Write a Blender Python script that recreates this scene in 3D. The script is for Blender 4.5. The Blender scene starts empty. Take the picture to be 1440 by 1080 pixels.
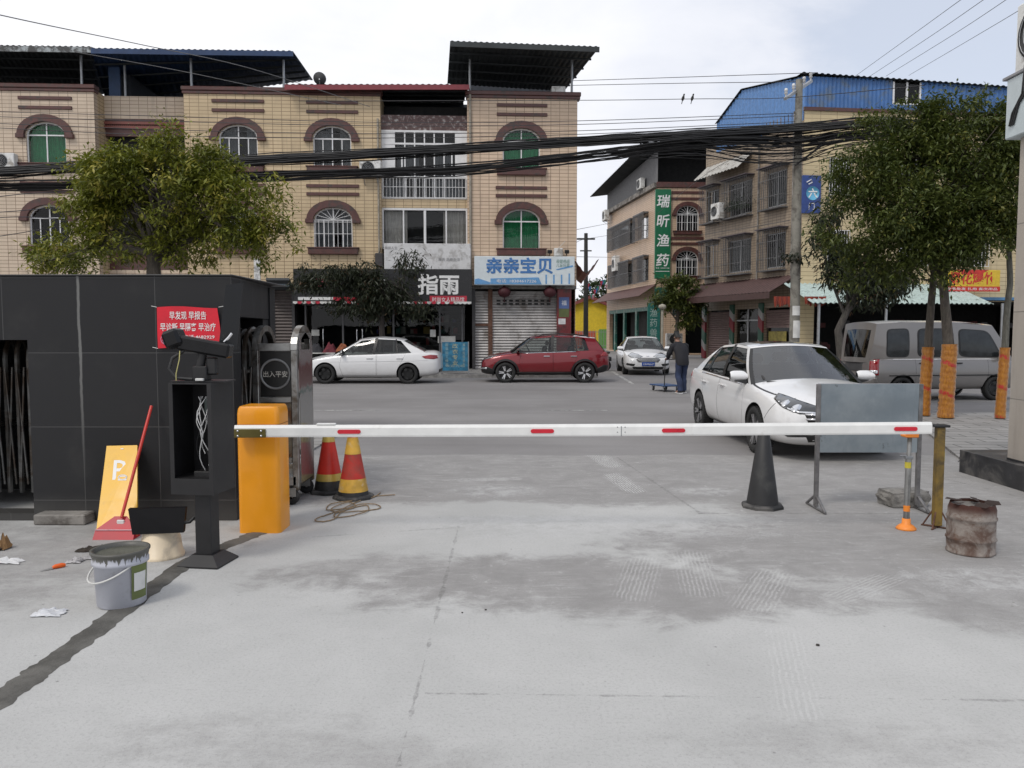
import bpy, bmesh, math, random
from mathutils import Vector, Matrix, noise
from mathutils.bvhtree import BVHTree
from mathutils.geometry import tessellate_polygon
R = math.radians
pi = math.pi
random.seed(7)
SC = bpy.context.scene
COL = SC.collection

# ---------------------------------------------------------------- camera
F = 1100.0                       # focal length in pixels of the 1440 px wide photograph
TH = math.atan(72 / F)           # pitch down
EYE = 1.62
cd = bpy.data.cameras.new('camera')
cam = bpy.data.objects.new('camera', cd)
COL.objects.link(cam)
cam.location = (0, 0, EYE)
cam.rotation_euler = (pi / 2 - TH, 0, 0)
cd.sensor_width = 36
cd.lens = 36 * F / 1440
cd.clip_start = .05
cd.clip_end = 1500
SC.camera = cam

# ---------------------------------------------------------------- node helpers
def nd(nt, typ, ins=None, **kw):
    n = nt.nodes.new(typ)
    for k, v in kw.items():
        setattr(n, k, v)
    for k, v in (ins or {}).items():
        s = n.inputs[k]
        if isinstance(v, bpy.types.NodeSocket):
            nt.links.new(v, s)
        else:
            s.default_value = v
    return n

def mth(nt, op, a, b=0.0, c=0.0, clamp=False):
    n = nd(nt, 'ShaderNodeMath', {0: a, 1: b, 2: c}, operation=op, use_clamp=clamp)
    return n.outputs[0]

def mixc(nt, f, a, b, blend='MIX'):
    n = nd(nt, 'ShaderNodeMix', None, data_type='RGBA', blend_type=blend, clamp_factor=True)
    for i, v in ((0, f), (6, a), (7, b)):
        if isinstance(v, bpy.types.NodeSocket):
            nt.links.new(v, n.inputs[i])
        elif i and len(v) == 3:
            n.inputs[i].default_value = (*v, 1)
        else:
            n.inputs[i].default_value = v
    return n.outputs[2]

def ramp(nt, f, lo, hi):
    return nd(nt, 'ShaderNodeMapRange', {0: f, 1: lo, 2: hi, 3: 0.0, 4: 1.0}, clamp=True, interpolation_type='SMOOTHSTEP').outputs[0]

def noi(nt, vec, scale, detail=4, rough=.55, dist=0.0):
    return nd(nt, 'ShaderNodeTexNoise', {'Vector': vec, 'Scale': scale, 'Detail': detail, 'Roughness': rough, 'Distortion': dist}).outputs[0]

# ---------------------------------------------------------------- sky, sun, exposure
w = bpy.data.worlds.new('World')
SC.world = w
w.use_nodes = True
nt = w.node_tree
nt.nodes.clear()
SUN_EL, SUN_AZ = R(52), R(215)     # azimuth clockwise from +Y: behind the camera, to the left
sky = nd(nt, 'ShaderNodeTexSky', None, sky_type='NISHITA', sun_disc=False, sun_elevation=SUN_EL, sun_rotation=SUN_AZ,
         air_density=1.0, dust_density=2.0, ozone_density=1.0)
bg1 = nd(nt, 'ShaderNodeBackground', {'Color': sky.outputs[0], 'Strength': .15})
tc = nd(nt, 'ShaderNodeTexCoord')
mp = nd(nt, 'ShaderNodeMapping', {'Vector': tc.outputs['Generated'], 'Scale': (1, 1, 2.4), 'Location': (.3, 0, .2)})
n1 = noi(nt, mp.outputs[0], 2.1, 7, .55, .3)
n2 = noi(nt, mp.outputs[0], 5.5, 6, .5, .2)
sep = nd(nt, 'ShaderNodeSeparateXYZ', {0: tc.outputs['Generated']})
bright = mth(nt, 'ADD', mth(nt, 'MULTIPLY', n1, .5), mth(nt, 'MULTIPLY', sep.outputs[0], -.20))
cloud = mixc(nt, ramp(nt, bright, .12, .38), (.70, .73, .81), (.95, .948, .97))
cloud = mixc(nt, mth(nt, 'MULTIPLY', ramp(nt, n2, .5, .75), .35), cloud, (.76, .78, .84))
bg2 = nd(nt, 'ShaderNodeBackground', {'Color': cloud, 'Strength': 1.15})
thin = mth(nt, 'MULTIPLY', ramp(nt, mth(nt, 'ADD', mth(nt, 'MULTIPLY', n1, -1.0), mth(nt, 'MULTIPLY', sep.outputs[0], .5)), -.38, -.2), .32)
cover = mth(nt, 'SUBTRACT', 1.0, thin)
mx = nd(nt, 'ShaderNodeMixShader', {0: cover, 1: bg1.outputs[0], 2: bg2.outputs[0]})
nd(nt, 'ShaderNodeOutputWorld', {0: mx.outputs[0]})
sd = bpy.data.lights.new('sun', 'SUN')
sd.energy = 1.3
sd.angle = R(14)
sd.color = (1, .95, .88)
sun = bpy.data.objects.new('sun', sd)
COL.objects.link(sun)
sun.rotation_euler = Vector((-math.sin(SUN_AZ) * math.cos(SUN_EL), -math.cos(SUN_AZ) * math.cos(SUN_EL), -math.sin(SUN_EL))).to_track_quat('-Z', 'Y').to_euler()
SC.view_settings.view_transform = 'Standard'
SC.view_settings.look = 'None'
SC.view_settings.exposure = 0.0
SC.view_settings.gamma = 1.0
SC.render.engine = 'CYCLES'
SC.cycles.max_bounces = 6
SC.cycles.transparent_max_bounces = 12
SC.cycles.use_denoising = True

# ---------------------------------------------------------------- picture <-> place
def ray(px, py):
    a, b = (px - 720) / F, (540 - py) / F
    return Vector((a, math.cos(TH) + b * math.sin(TH), -math.sin(TH) + b * math.cos(TH)))

def at(px, py, Y):
    d = ray(px, py)
    return Vector((0, 0, EYE)) + d * (Y / d.y)

def gnd(px, py, z=0.0):
    d = ray(px, py)
    return Vector((0, 0, EYE)) + d * ((z - EYE) / d.z)

def zat(py, Y, px=720):
    return at(px, py, Y).z

def xat(px, Y, py=468):
    return at(px, py, Y).x

class Face:
    """an upright plane: origin, angle about z; local x runs along it, local y away from the viewer, z up"""
    def __init__(s, o, ang):
        s.o = Vector((o[0], o[1], 0)); s.a = ang
        s.M = Matrix.Translation(s.o) @ Matrix.Rotation(ang, 4, 'Z')
        s.Mi = s.M.inverted()
    def p(s, px, py, y=0.0):
        o = s.Mi @ Vector((0, 0, EYE)); d = s.Mi.to_3x3() @ ray(px, py)
        q = o + d * ((y - o.y) / d.y)
        return q.x, q.z
    def x(s, px, y=0.0):
        return s.p(px, 468, y)[0]
    def w(s, x, y, z):
        return s.M @ Vector((x, y, z))

# ---------------------------------------------------------------- materials
MATS = {}
def lin(r, g, b):
    return tuple(((c / 255) / 12.92 if c / 255 < .04045 else ((c / 255 + .055) / 1.055) ** 2.4) for c in (r, g, b))

def base_mat(name):
    m = bpy.data.materials.new(name)
    m.use_nodes = True
    m.node_tree.nodes.clear()
    MATS[name] = m
    return m, m.node_tree

def out(nt, sh, bump=None):
    nd(nt, 'ShaderNodeOutputMaterial', {0: sh})

def coords(nt, rnd=True):
    tc = nd(nt, 'ShaderNodeTexCoord')
    if not rnd:
        return tc.outputs['Object']
    oi = nd(nt, 'ShaderNodeObjectInfo')
    off = mth(nt, 'MULTIPLY', oi.outputs['Random'], 40.0)
    return nd(nt, 'ShaderNodeVectorMath', {0: tc.outputs['Object'], 1: nd(nt, 'ShaderNodeCombineXYZ', {0: off, 1: off, 2: off}).outputs[0]}, operation='ADD').outputs[0]

def mat(name, rgb, rough=.6, metal=0.0, var=.12, scale=6.0, bump=0.0, bscale=40.0, spec=.5, coat=0.0, dirt=None, damt=.0, dscale=3.0, emit=0):
    """one painted / plastic / metal / cloth surface: colour that wanders a little, optional dirt patches and bump"""
    if name in MATS:
        return MATS[name]
    m, nt = base_mat(name)
    v = coords(nt)
    n = noi(nt, v, scale, 5, .6)
    dark = tuple(c * (1 - var) for c in rgb); lite = tuple(min(1, c * (1 + var)) for c in rgb)
    c = mixc(nt, ramp(nt, n, .3, .7), dark, lite)
    rg = nd(nt, 'ShaderNodeMapRange', {0: n, 1: .3, 2: .7, 3: max(.02, rough - .07), 4: min(1, rough + .07)}).outputs[0]
    if dirt:
        dm = noi(nt, v, dscale, 8, .65, .4)
        c = mixc(nt, ramp(nt, dm, .62 - damt * .35, .78 - damt * .3), c, dirt)
    p = nd(nt, 'ShaderNodeBsdfPrincipled', {'Base Color': c, 'Roughness': rg, 'Metallic': metal, 'Specular IOR Level': spec, 'Coat Weight': coat, 'Coat Roughness': .05})
    if bump:
        b = nd(nt, 'ShaderNodeBump', {'Height': noi(nt, v, bscale, 5, .6), 'Strength': bump, 'Distance': .02})
        nt.links.new(b.outputs[0], p.inputs['Normal'])
    out(nt, p.outputs[0])
    return m

def tile_mat(name, c1, c2, grout, tw, th, ms=.012, offset=0.0, dirt=(.12, .1, .08), dirtamt=.35, rough=.45):
    if name in MATS:
        return MATS[name]
    m, nt = base_mat(name)
    v = coords(nt, False)
    s = nd(nt, 'ShaderNodeSeparateXYZ', {0: v})
    uv = nd(nt, 'ShaderNodeCombineXYZ', {0: mth(nt, 'ADD', s.outputs[0], s.outputs[1]), 1: s.outputs[2], 2: 0.0}).outputs[0]
    b = nd(nt, 'ShaderNodeTexBrick', {'Vector': uv, 'Color1': (*c1, 1), 'Color2': (*c2, 1), 'Mortar': (*grout, 1), 'Scale': 1.0, 'Mortar Size': ms, 'Mortar Smooth': .2,
                                     'Bias': 0.0, 'Brick Width': tw, 'Row Height': th}, offset=offset, squash=1.0)
    big = noi(nt, v, .35, 5, .6)
    c = mixc(nt, mth(nt, 'MULTIPLY', ramp(nt, big, .35, .7), .45), b.outputs[0], tuple(x * .72 for x in c1))
    # rain streaks: noise stretched down the wall
    st = nd(nt, 'ShaderNodeMapping', {'Vector': uv, 'Scale': (3.2, .28, 1)}).outputs[0]
    sn = noi(nt, st, 1.0, 6, .65)
    c = mixc(nt, mth(nt, 'MULTIPLY', ramp(nt, sn, .5, .78), dirtamt), c, dirt)
    c = mixc(nt, mth(nt, 'MULTIPLY', ramp(nt, noi(nt, v, 1.7, 8, .7, .4), .5, .72), dirtamt * .8), c, tuple(q * .6 for q in c2))
    p = nd(nt, 'ShaderNodeBsdfPrincipled', {'Base Color': c, 'Roughness': rough, 'Specular IOR Level': .35})
    bp = nd(nt, 'ShaderNodeBump', {'Height': b.outputs[1], 'Strength': .25, 'Distance': .01}, invert=True)
    nt.links.new(bp.outputs[0], p.inputs['Normal'])
    out(nt, p.outputs[0])
    return m

def glass_mat(name, tint=(.95, .97, .97), clear=.95, rough=.02, refl=1.0):
    """window glass: mostly see-through with a mirror sheen that grows at grazing angles"""
    if name in MATS:
        return MATS[name]
    m, nt = base_mat(name)
    fr = nd(nt, 'ShaderNodeFresnel', {'IOR': 1.5})
    t = nd(nt, 'ShaderNodeBsdfTransparent', {'Color': (*[c * clear for c in tint], 1)})
    v = coords(nt)
    bp = nd(nt, 'ShaderNodeBump', {'Height': noi(nt, v, 1.2, 2), 'Strength': .05, 'Distance': .05})
    g = nd(nt, 'ShaderNodeBsdfGlossy', {'Color': (1, 1, 1, 1), 'Roughness': rough, 'Normal': bp.outputs[0]})
    mx = nd(nt, 'ShaderNodeMixShader', {0: mth(nt, 'ADD', mth(nt, 'MULTIPLY', fr.outputs[0], refl), .0, clamp=True), 1: t.outputs[0], 2: g.outputs[0]})
    out(nt, mx.outputs[0])
    return m

def car_paint(name, rgb, flake=.1, spec=.5, dusty=.38):
    if name in MATS:
        return MATS[name]
    m, nt = base_mat(name)
    v = coords(nt)
    tc = nd(nt, 'ShaderNodeTexCoord')
    z = nd(nt, 'ShaderNodeSeparateXYZ', {0: tc.outputs['Object']}).outputs[2]
    n = noi(nt, v, 3.0, 6, .65)
    dust = mth(nt, 'MULTIPLY', ramp(nt, mth(nt, 'ADD', mth(nt, 'MULTIPLY', z, -1.0), mth(nt, 'MULTIPLY', n, .35)), -.42, .0), dusty)
    c = mixc(nt, dust, rgb, (.27, .25, .22))
    p = nd(nt, 'ShaderNodeBsdfPrincipled', {'Base Color': c, 'Roughness': mth(nt, 'ADD', .28, mth(nt, 'MULTIPLY', dust, .9)), 'Metallic': flake, 'Coat Weight': .8, 'Coat Roughness': .04, 'Specular IOR Level': spec})
    bp = nd(nt, 'ShaderNodeBump', {'Height': noi(nt, v, 1.5, 3), 'Strength': .03, 'Distance': .05})
    nt.links.new(bp.outputs[0], p.inputs['Coat Normal'])
    out(nt, p.outputs[0])
    return m

# ---------------------------------------------------------------- mesh building
class MB:
    """collects shapes and links them as one mesh object"""
    def __init__(s, M=None):
        s.v = []; s.f = []; s.mi = []; s.sm = []; s.M = M
    def add(s, vs, fs, mi=0, sm=False, M=None):
        k = len(s.v)
        if M is not None:
            vs = [M @ Vector(p) for p in vs]
        if s.M is not None:
            vs = [s.M @ Vector(p) for p in vs]
        s.v += [tuple(p) for p in vs]
        s.f += [tuple(i + k for i in f) for f in fs]
        s.mi += [mi] * len(fs); s.sm += [sm] * len(fs)
        return s
    def box(s, x0, x1, y0, y1, z0, z1, b=0.0, mi=0, M=None):
        hx, hy, hz = abs(x1 - x0) / 2, abs(y1 - y0) / 2, abs(z1 - z0) / 2
        T = Matrix.Translation(((x0 + x1) / 2, (y0 + y1) / 2, (z0 + z1) / 2))
        if M is not None:
            T = M @ T
        b = min(b, hx * .9, hy * .9, hz * .9)
        if b <= 0:
            vs = [(a * hx, c * hy, d * hz) for a in (-1, 1) for c in (-1, 1) for d in (-1, 1)]
            fs = [(0, 1, 3, 2), (4, 6, 7, 5), (0, 4, 5, 1), (2, 3, 7, 6), (0, 2, 6, 4), (1, 5, 7, 3)]
            return s.add(vs, fs, mi, False, T)
        vs = []; ix = {}
        for a in (-1, 1):
            for c in (-1, 1):
                for d in (-1, 1):
                    for k in range(3):
                        ix[(a, c, d, k)] = len(vs)
                        vs.append((a * (hx - (b if k != 0 else 0)), c * (hy - (b if k != 1 else 0)), d * (hz - (b if k != 2 else 0))))
        fs = []
        cyc = [(-1, -1), (1, -1), (1, 1), (-1, 1)]
        for sgn in (-1, 1):
            for k in range(3):
                q = []
                for (u, t) in cyc:
                    sg = [0, 0, 0]; sg[k] = sgn; sg[(k + 1) % 3] = u; sg[(k + 2) % 3] = t
                    q.append(ix[(*sg, k)])
                fs.append(tuple(q if sgn > 0 else q[::-1]))
        for k in range(3):
            i, j = (k + 1) % 3, (k + 2) % 3
            for u in (-1, 1):
                for t in (-1, 1):
                    q = []
                    for (ax, e) in ((i, -1), (i, 1), (j, 1), (j, -1)):
                        sg = [0, 0, 0]; sg[k] = e; sg[i] = u; sg[j] = t
                        q.append(ix[(*sg, ax)])
                    fs.append(tuple(q if u * t > 0 else q[::-1]))
        for a in (-1, 1):
            for c in (-1, 1):
                for d in (-1, 1):
                    q = [ix[(a, c, d, k)] for k in range(3)]
                    fs.append(tuple(q if a * c * d > 0 else q[::-1]))
        return s.add(vs, fs, mi, False, T)
    def tube(s, pts, r, n=8, mi=0, caps=True, M=None, sm=True):
        pts = [Vector(p) for p in pts]
        rs = r if isinstance(r, (list, tuple)) else [r] * len(pts)
        vs = []; up = None
        for i, p in enumerate(pts):
            d = (pts[min(i + 1, len(pts) - 1)] - pts[max(i - 1, 0)]).normalized()
            if up is None:
                up = Vector((0, 0, 1)) if abs(d.z) < .9 else Vector((1, 0, 0))
            a = d.cross(up).normalized(); up = a.cross(d).normalized()
            for k in range(n):
                t = 2 * pi * k / n + pi / n
                vs.append(p + (a * math.cos(t) + up * math.sin(t)) * rs[i])
        fs = [(i * n + k, i * n + (k + 1) % n, (i + 1) * n + (k + 1) % n, (i + 1) * n + k) for i in range(len(pts) - 1) for k in range(n)]
        s.add(vs, fs, mi, sm, M)
        if caps:
            s.add(vs[:n], [tuple(range(n - 1, -1, -1))], mi, False, M)
            s.add(vs[-n:], [tuple(range(n))], mi, False, M)
        return s
    def lathe(s, prof, n=24, mi=0, M=None, sm=True, arc=2 * pi):
        full = abs(arc - 2 * pi) < 1e-6
        m = n if full else n + 1
        vs = [(r * math.cos(arc * k / n), r * math.sin(arc * k / n), z) for (r, z) in prof for k in range(m)]
        fs = [(i * m + k, i * m + (k + 1) % m, (i + 1) * m + (k + 1) % m, (i + 1) * m + k) for i in range(len(prof) - 1) for k in range(n)]
        return s.add(vs, fs, mi, sm, M)
    def prism(s, poly, z0, z1, mi=0, M=None, sm=False):
        """poly (x, y) extruded along z"""
        n = len(poly)
        vs = [(x, y, z0) for x, y in poly] + [(x, y, z1) for x, y in poly]
        fs = [tuple(range(n - 1, -1, -1)), tuple(range(n, 2 * n))]
        s.add(vs, fs, mi, False, M)
        s.add(vs, [(i, (i + 1) % n, n + (i + 1) % n, n + i) for i in range(n)], mi, sm, M)
        return s
    def plate(s, poly, y0, y1, mi=0, M=None):
        """poly (x, z) upright, extruded along y"""
        n = len(poly)
        vs = [(x, y0, z) for x, z in poly] + [(x, y1, z) for x, z in poly]
        tri = tessellate_polygon([[Vector((x, z, 0)) for x, z in poly]])
        s.add(vs, [tuple(t) for t in tri] + [tuple(i + n for i in t[::-1]) for t in tri] + [(i, (i + 1) % n, n + (i + 1) % n, n + i) for i in range(n)], mi, False, M)
        return s
    def wall(s, outer, holes, y0, y1, mi=0, M=None):
        """upright wall in (x, z) with openings, thickness y0..y1"""
        loops = [[Vector((x, z, 0)) for x, z in outer]] + [[Vector((x, z, 0)) for x, z in h] for h in holes]
        flat = [q for l in loops for q in l]; n = len(flat)
        tri = tessellate_polygon(loops)
        vs = [(q.x, y0, q.y) for q in flat] + [(q.x, y1, q.y) for q in flat]
        fs = [tuple(t) for t in tri] + [tuple(i + n for i in t[::-1]) for t in tri]
        k = 0
        for l in loops:
            m = len(l)
            fs += [(k + i, k + (i + 1) % m, n + k + (i + 1) % m, n + k + i) for i in range(m)]
            k += m
        return s.add(vs, fs, mi, False, M)
    def grid(s, fn, nu, nv, mi=0, sm=True, M=None):
        vs = [fn(i / nu, j / nv) for i in range(nu + 1) for j in range(nv + 1)]
        fs = [(i * (nv + 1) + j, (i + 1) * (nv + 1) + j, (i + 1) * (nv + 1) + j + 1, i * (nv + 1) + j + 1) for i in range(nu) for j in range(nv)]
        return s.add(vs, fs, mi, sm, M)
    def text(s, body, h, x=0, y=0, z=0, mi=0, M=None, width=None, align='CENTER', depth=.0, vertical=False, bold=0.0, shear=0.0):
        """lettering standing upright in the x-z plane, facing -y, its centre at (x, z)"""
        vs, fs = letters(body, bold, shear, vertical)
        xs = [p[0] for p in vs]; ys = [p[1] for p in vs]
        k = h / (max(ys) - min(ys)); kx = k
        if width:
            kx = width / (max(xs) - min(xs))
        cx = (max(xs) + min(xs)) / 2 if align == 'CENTER' else min(xs)
        cy = (max(ys) + min(ys)) / 2
        return s.add([(x + (a - cx) * kx, y, z + (b - cy) * k) for a, b in vs], fs, mi, False, M)
    def build(s, name, mats, parent=None, loc=(0, 0, 0), rz=0.0, normals=True, auto=None):
        me = bpy.data.meshes.new(name)
        me.from_pydata(s.v, [], s.f)
        for m in (mats if isinstance(mats, (list, tuple)) else [mats]):
            me.materials.append(m)
        me.polygons.foreach_set('material_index', s.mi)
        me.polygons.foreach_set('use_smooth', s.sm)
        if normals:
            bm = bmesh.new(); bm.from_mesh(me)
            bmesh.ops.recalc_face_normals(bm, faces=bm.faces)
            bm.to_mesh(me); bm.free()
        me.update()
        if name in SPLIT and len(s.v) > 8:
            par = list(range(len(s.v)))
            def root(i):
                while par[i] != i:
                    par[i] = par[par[i]]; i = par[i]
                return i
            for f in s.f:
                for i in f[1:]:
                    par[root(i)] = root(f[0])
            isl = {}
            for j, f in enumerate(s.f):
                isl.setdefault(root(f[0]), []).append(j)
            if len(isl) > 1:
                SPLIT.discard(name)
                for js in isl.values():
                    q = MB(); ids = sorted({i for j in js for i in s.f[j]}); mp_ = {i: k for k, i in enumerate(ids)}
                    q.v = [s.v[i] for i in ids]; q.f = [tuple(mp_[i] for i in s.f[j]) for j in js]; q.mi = [s.mi[j] for j in js]; q.sm = [s.sm[j] for j in js]
                    last = q.build(name, mats, parent, loc, rz, normals)
                SPLIT.add(name); bpy.data.meshes.remove(me)
                return last
        o = bpy.data.objects.new(name, me)
        COL.objects.link(o)
        o.location = loc; o.rotation_euler = (0, 0, rz)
        if parent:
            o.parent = parent
        return o

SPLIT = set('trim_band balcony_parapet return_wall recess_wall red_strip pier canopy_post drain_pipe notice shop_column terrace_wall shop_goods shop_shelf shop_front floor_slab side_frame white_wires black_wires room_back cross_beam blue_band shutter_slot eave_ornament lower_panel'.split())
LET = {}
def letters(body, bold=0.0, shear=0.0, vertical=False):
    key = (body, bold, shear, vertical)
    if key not in LET:
        c = bpy.data.curves.new('lettering', 'FONT')
        c.body = '\n'.join(body) if vertical else body
        c.offset = bold; c.shear = shear; c.resolution_u = 2
        if vertical:
            c.align_x = 'CENTER'; c.space_line = 1.12
        o = bpy.data.objects.new('lettering', c)
        COL.objects.link(o)
        dg = bpy.context.evaluated_depsgraph_get()
        me = bpy.data.meshes.new_from_object(o.evaluated_get(dg))
        LET[key] = ([(v.co.x, v.co.y) for v in me.vertices], [tuple(p.vertices) for p in me.polygons])
        bpy.data.objects.remove(o); bpy.data.curves.remove(c); bpy.data.meshes.remove(me)
    return LET[key]

def tag(o, label=None, cat=None, group=None, kind=None):
    for k, v in (('label', label), ('category', cat), ('group', group), ('kind', kind)):
        if v:
            o[k] = v
    return o

def thing(name, label, cat, loc=(0, 0, 0), rz=0.0, group=None):
    o = bpy.data.objects.new(name, None)
    COL.objects.link(o)
    o.location = loc; o.rotation_euler = (0, 0, rz)
    o.empty_display_size = .2
    return tag(o, label, cat, group)

def copy_tree(o, parent=None):
    c = o.copy()
    COL.objects.link(c)
    if parent:
        c.parent = parent
    for ch in list(o.children):
        copy_tree(ch, c)
    return c

def arch(xc, z0, w, hr, rise, n=10):
    """outline of an arched opening: (x, z) from bottom left, clockwise seen from the front"""
    return [(xc - w / 2, z0), (xc - w / 2, z0 + hr)] + [(xc - w / 2 * math.cos(pi * k / n), z0 + hr + rise * math.sin(pi * k / n)) for k in range(1, n)] + [(xc + w / 2, z0 + hr), (xc + w / 2, z0)]

def rect(x0, x1, z0, z1):
    return [(x0, z0), (x0, z1), (x1, z1), (x1, z0)]

# ================================================================ ground
def wxy(nt):
    tc = nd(nt, 'ShaderNodeTexCoord')
    s = nd(nt, 'ShaderNodeSeparateXYZ', {0: tc.outputs['Object']})
    return tc.outputs['Object'], s.outputs[0], s.outputs[1]

def blob(nt, x, y, wob, cx, cy, rx, ry, soft=.6, amt=.9):
    a = mth(nt, 'MULTIPLY', mth(nt, 'SUBTRACT', x, cx), 1 / rx); b = mth(nt, 'MULTIPLY', mth(nt, 'SUBTRACT', y, cy), 1 / ry)
    d = mth(nt, 'SQRT', mth(nt, 'ADD', mth(nt, 'MULTIPLY', a, a), mth(nt, 'MULTIPLY', b, b)))
    d = mth(nt, 'ADD', d, mth(nt, 'MULTIPLY', mth(nt, 'SUBTRACT', wob, .5), amt * 2))
    return mth(nt, 'SUBTRACT', 1.0, ramp(nt, d, 1 - soft, 1 + soft))

def segm(nt, x, y, wob, a, b, wd, amp=.04):
    dx, dy = b[0] - a[0], b[1] - a[1]; L2 = dx * dx + dy * dy
    px_ = mth(nt, 'SUBTRACT', x, a[0]); py_ = mth(nt, 'SUBTRACT', y, a[1])
    t = mth(nt, 'MULTIPLY', mth(nt, 'ADD', mth(nt, 'MULTIPLY', px_, dx), mth(nt, 'MULTIPLY', py_, dy)), 1 / L2, clamp=True)
    ex = mth(nt, 'SUBTRACT', px_, mth(nt, 'MULTIPLY', t, dx)); ey = mth(nt, 'SUBTRACT', py_, mth(nt, 'MULTIPLY', t, dy))
    d = mth(nt, 'SQRT', mth(nt, 'ADD', mth(nt, 'MULTIPLY', ex, ex), mth(nt, 'MULTIPLY', ey, ey)))
    d = mth(nt, 'ADD', d, mth(nt, 'MULTIPLY', mth(nt, 'SUBTRACT', wob, .5), amp))
    return mth(nt, 'SUBTRACT', 1.0, ramp(nt, d, wd * .5, wd))

def g2(px, py):
    q = gnd(px, py)
    return (q.x, q.y)

def concrete():
    m, nt = base_mat('dusty_concrete')
    v, x, y = wxy(nt)
    big = noi(nt, v, .8, 8, .66, .3)
    mid = noi(nt, v, 3.2, 8, .7, .5)
    fine = noi(nt, v, 60, 4, .7)
    grain = noi(nt, v, 230, 3, .7)
    wob = mth(nt, 'ADD', mth(nt, 'MULTIPLY', big, .55), mth(nt, 'MULTIPLY', mid, .45))
    # worn bare slab: dark; cement dust lies over it in sheets
    dust = .9
    bare = None
    def uni(a, b):
        return b if a is None else mth(nt, 'MAXIMUM', a, b)
    for (px, py, rx, ry, am) in ((760, 815, 1.6, .55, .75), (950, 838, 1.3, .42, .7), (560, 800, .8, .35, .55), (1250, 770, 1.9, 1.2, .75), (1180, 830, 1.0, .4, .5),
                                 (1330, 760, 1.3, 1.0, .6), (330, 1040, .8, .28, .36), (480, 1060, .6, .2, .4), (1250, 1050, .9, .25, .34), (60, 780, 1.2, 1.4, .5), (1400, 850, .6, .5, .6)):
        c = g2(px, py)
        bare = uni(bare, mth(nt, 'MULTIPLY', blob(nt, x, y, wob, c[0], c[1], rx, ry, .55, 1.5), am))
    hi = noi(nt, v, 7.0, 12, .82, .6); streak = noi(nt, nd(nt, 'ShaderNodeMapping', {'Vector': v, 'Rotation': (0, 0, R(12)), 'Scale': (1.0, 3.4, 1)}).outputs[0], 2.4, 12, .78, .4)
    ye = mth(nt, 'ADD', y, mth(nt, 'MULTIPLY', mth(nt, 'SUBTRACT', wob, .5), 1.7))
    far = mth(nt, 'MULTIPLY', ramp(nt, ye, 6.95, 7.75), .95)
    rgt = mth(nt, 'MULTIPLY', ramp(nt, mth(nt, 'ADD', mth(nt, 'ADD', x, mth(nt, 'MULTIPLY', y, .55)), mth(nt, 'MULTIPLY', mth(nt, 'SUBTRACT', wob, .5), 2.2)), 5.4, 6.4), mth(nt, 'MULTIPLY', ramp(nt, ye, 4.3, 4.75), .9))
    bare = uni(uni(bare, far), rgt)
    bare = mth(nt, 'ADD', bare, mth(nt, 'ADD', mth(nt, 'MULTIPLY', mth(nt, 'SUBTRACT', hi, .5), .62), mth(nt, 'MULTIPLY', mth(nt, 'SUBTRACT', streak, .5), .75)))
    bare = ramp(nt, bare, .16, .74)
    lightc = mixc(nt, ramp(nt, big, .3, .7), (.40, .40, .39), (.475, .474, .463))
    darkc = mixc(nt, ramp(nt, mid, .3, .7), (.235, .228, .222), (.295, .286, .279))
    c = mixc(nt, bare, lightc, darkc)
    c = mixc(nt, mth(nt, 'MULTIPLY', ramp(nt, streak, .5, .75), .3), c, (.47, .468, .458))
    blot = noi(nt, v, 16, 10, .82, .8)
    c = mixc(nt, mth(nt, 'MULTIPLY', ramp(nt, blot, .54, .66), mth(nt, 'ADD', .10, mth(nt, 'MULTIPLY', bare, .28))), c, (.18, .176, .172))
    c = mixc(nt, mth(nt, 'MULTIPLY', ramp(nt, noi(nt, v, 13, 12, .85, .5), .55, .63), mth(nt, 'ADD', .10, mth(nt, 'MULTIPLY', bare, mth(nt, 'MULTIPLY', ramp(nt, mid, .42, .6), .6)))), c, (.5, .5, .49))
    sm2 = nd(nt, 'ShaderNodeMapping', {'Vector': v, 'Rotation': (0, 0, R(-38)), 'Scale': (.8, 7, 1)}).outputs[0]
    c = mixc(nt, mth(nt, 'MULTIPLY', ramp(nt, noi(nt, sm2, 2.6, 12, .8, .5), .52, .68), mth(nt, 'MULTIPLY', mth(nt, 'MULTIPLY', bare, ramp(nt, big, .4, .6)), .75)), c, (.49, .488, .478))
    # tyre prints: rows of short pale bars
    for (a, b, wd, dirn) in (((890, 835), (905, 790), .11, 0), ((985, 830), (972, 782), .11, 0), ((1060, 850), (1085, 810), .12, 0), ((655, 675), (722, 673), .09, 1), ((862, 668), (892, 690), .10, 1), ((835, 637), (862, 655), .12, 1), ((1125, 1000), (1100, 890), .09, 0), ((1190, 838), (1245, 815), .1, 1)):
        A, B = g2(*a), g2(*b)
        ang = math.atan2(B[1] - A[1], B[0] - A[0])
        wv = nd(nt, 'ShaderNodeTexWave', {'Vector': nd(nt, 'ShaderNodeMapping', {'Vector': v, 'Rotation': (0, 0, -ang + pi / 2)}).outputs[0], 'Scale': 11.0, 'Distortion': 3.0, 'Detail': 4.0}).outputs[1]
        k = mth(nt, 'MULTIPLY', segm(nt, x, y, hi, A, B, wd * 1.5, .35), mth(nt, 'MULTIPLY', ramp(nt, wv, .45, .8), mth(nt, 'MULTIPLY', ramp(nt, blot, .36, .56), ramp(nt, hi, .34, .52))))
        c = mixc(nt, mth(nt, 'MULTIPLY', k, .95 if dirn and a[1] < 700 else .42), c, (.56, .56, .55))
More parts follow.
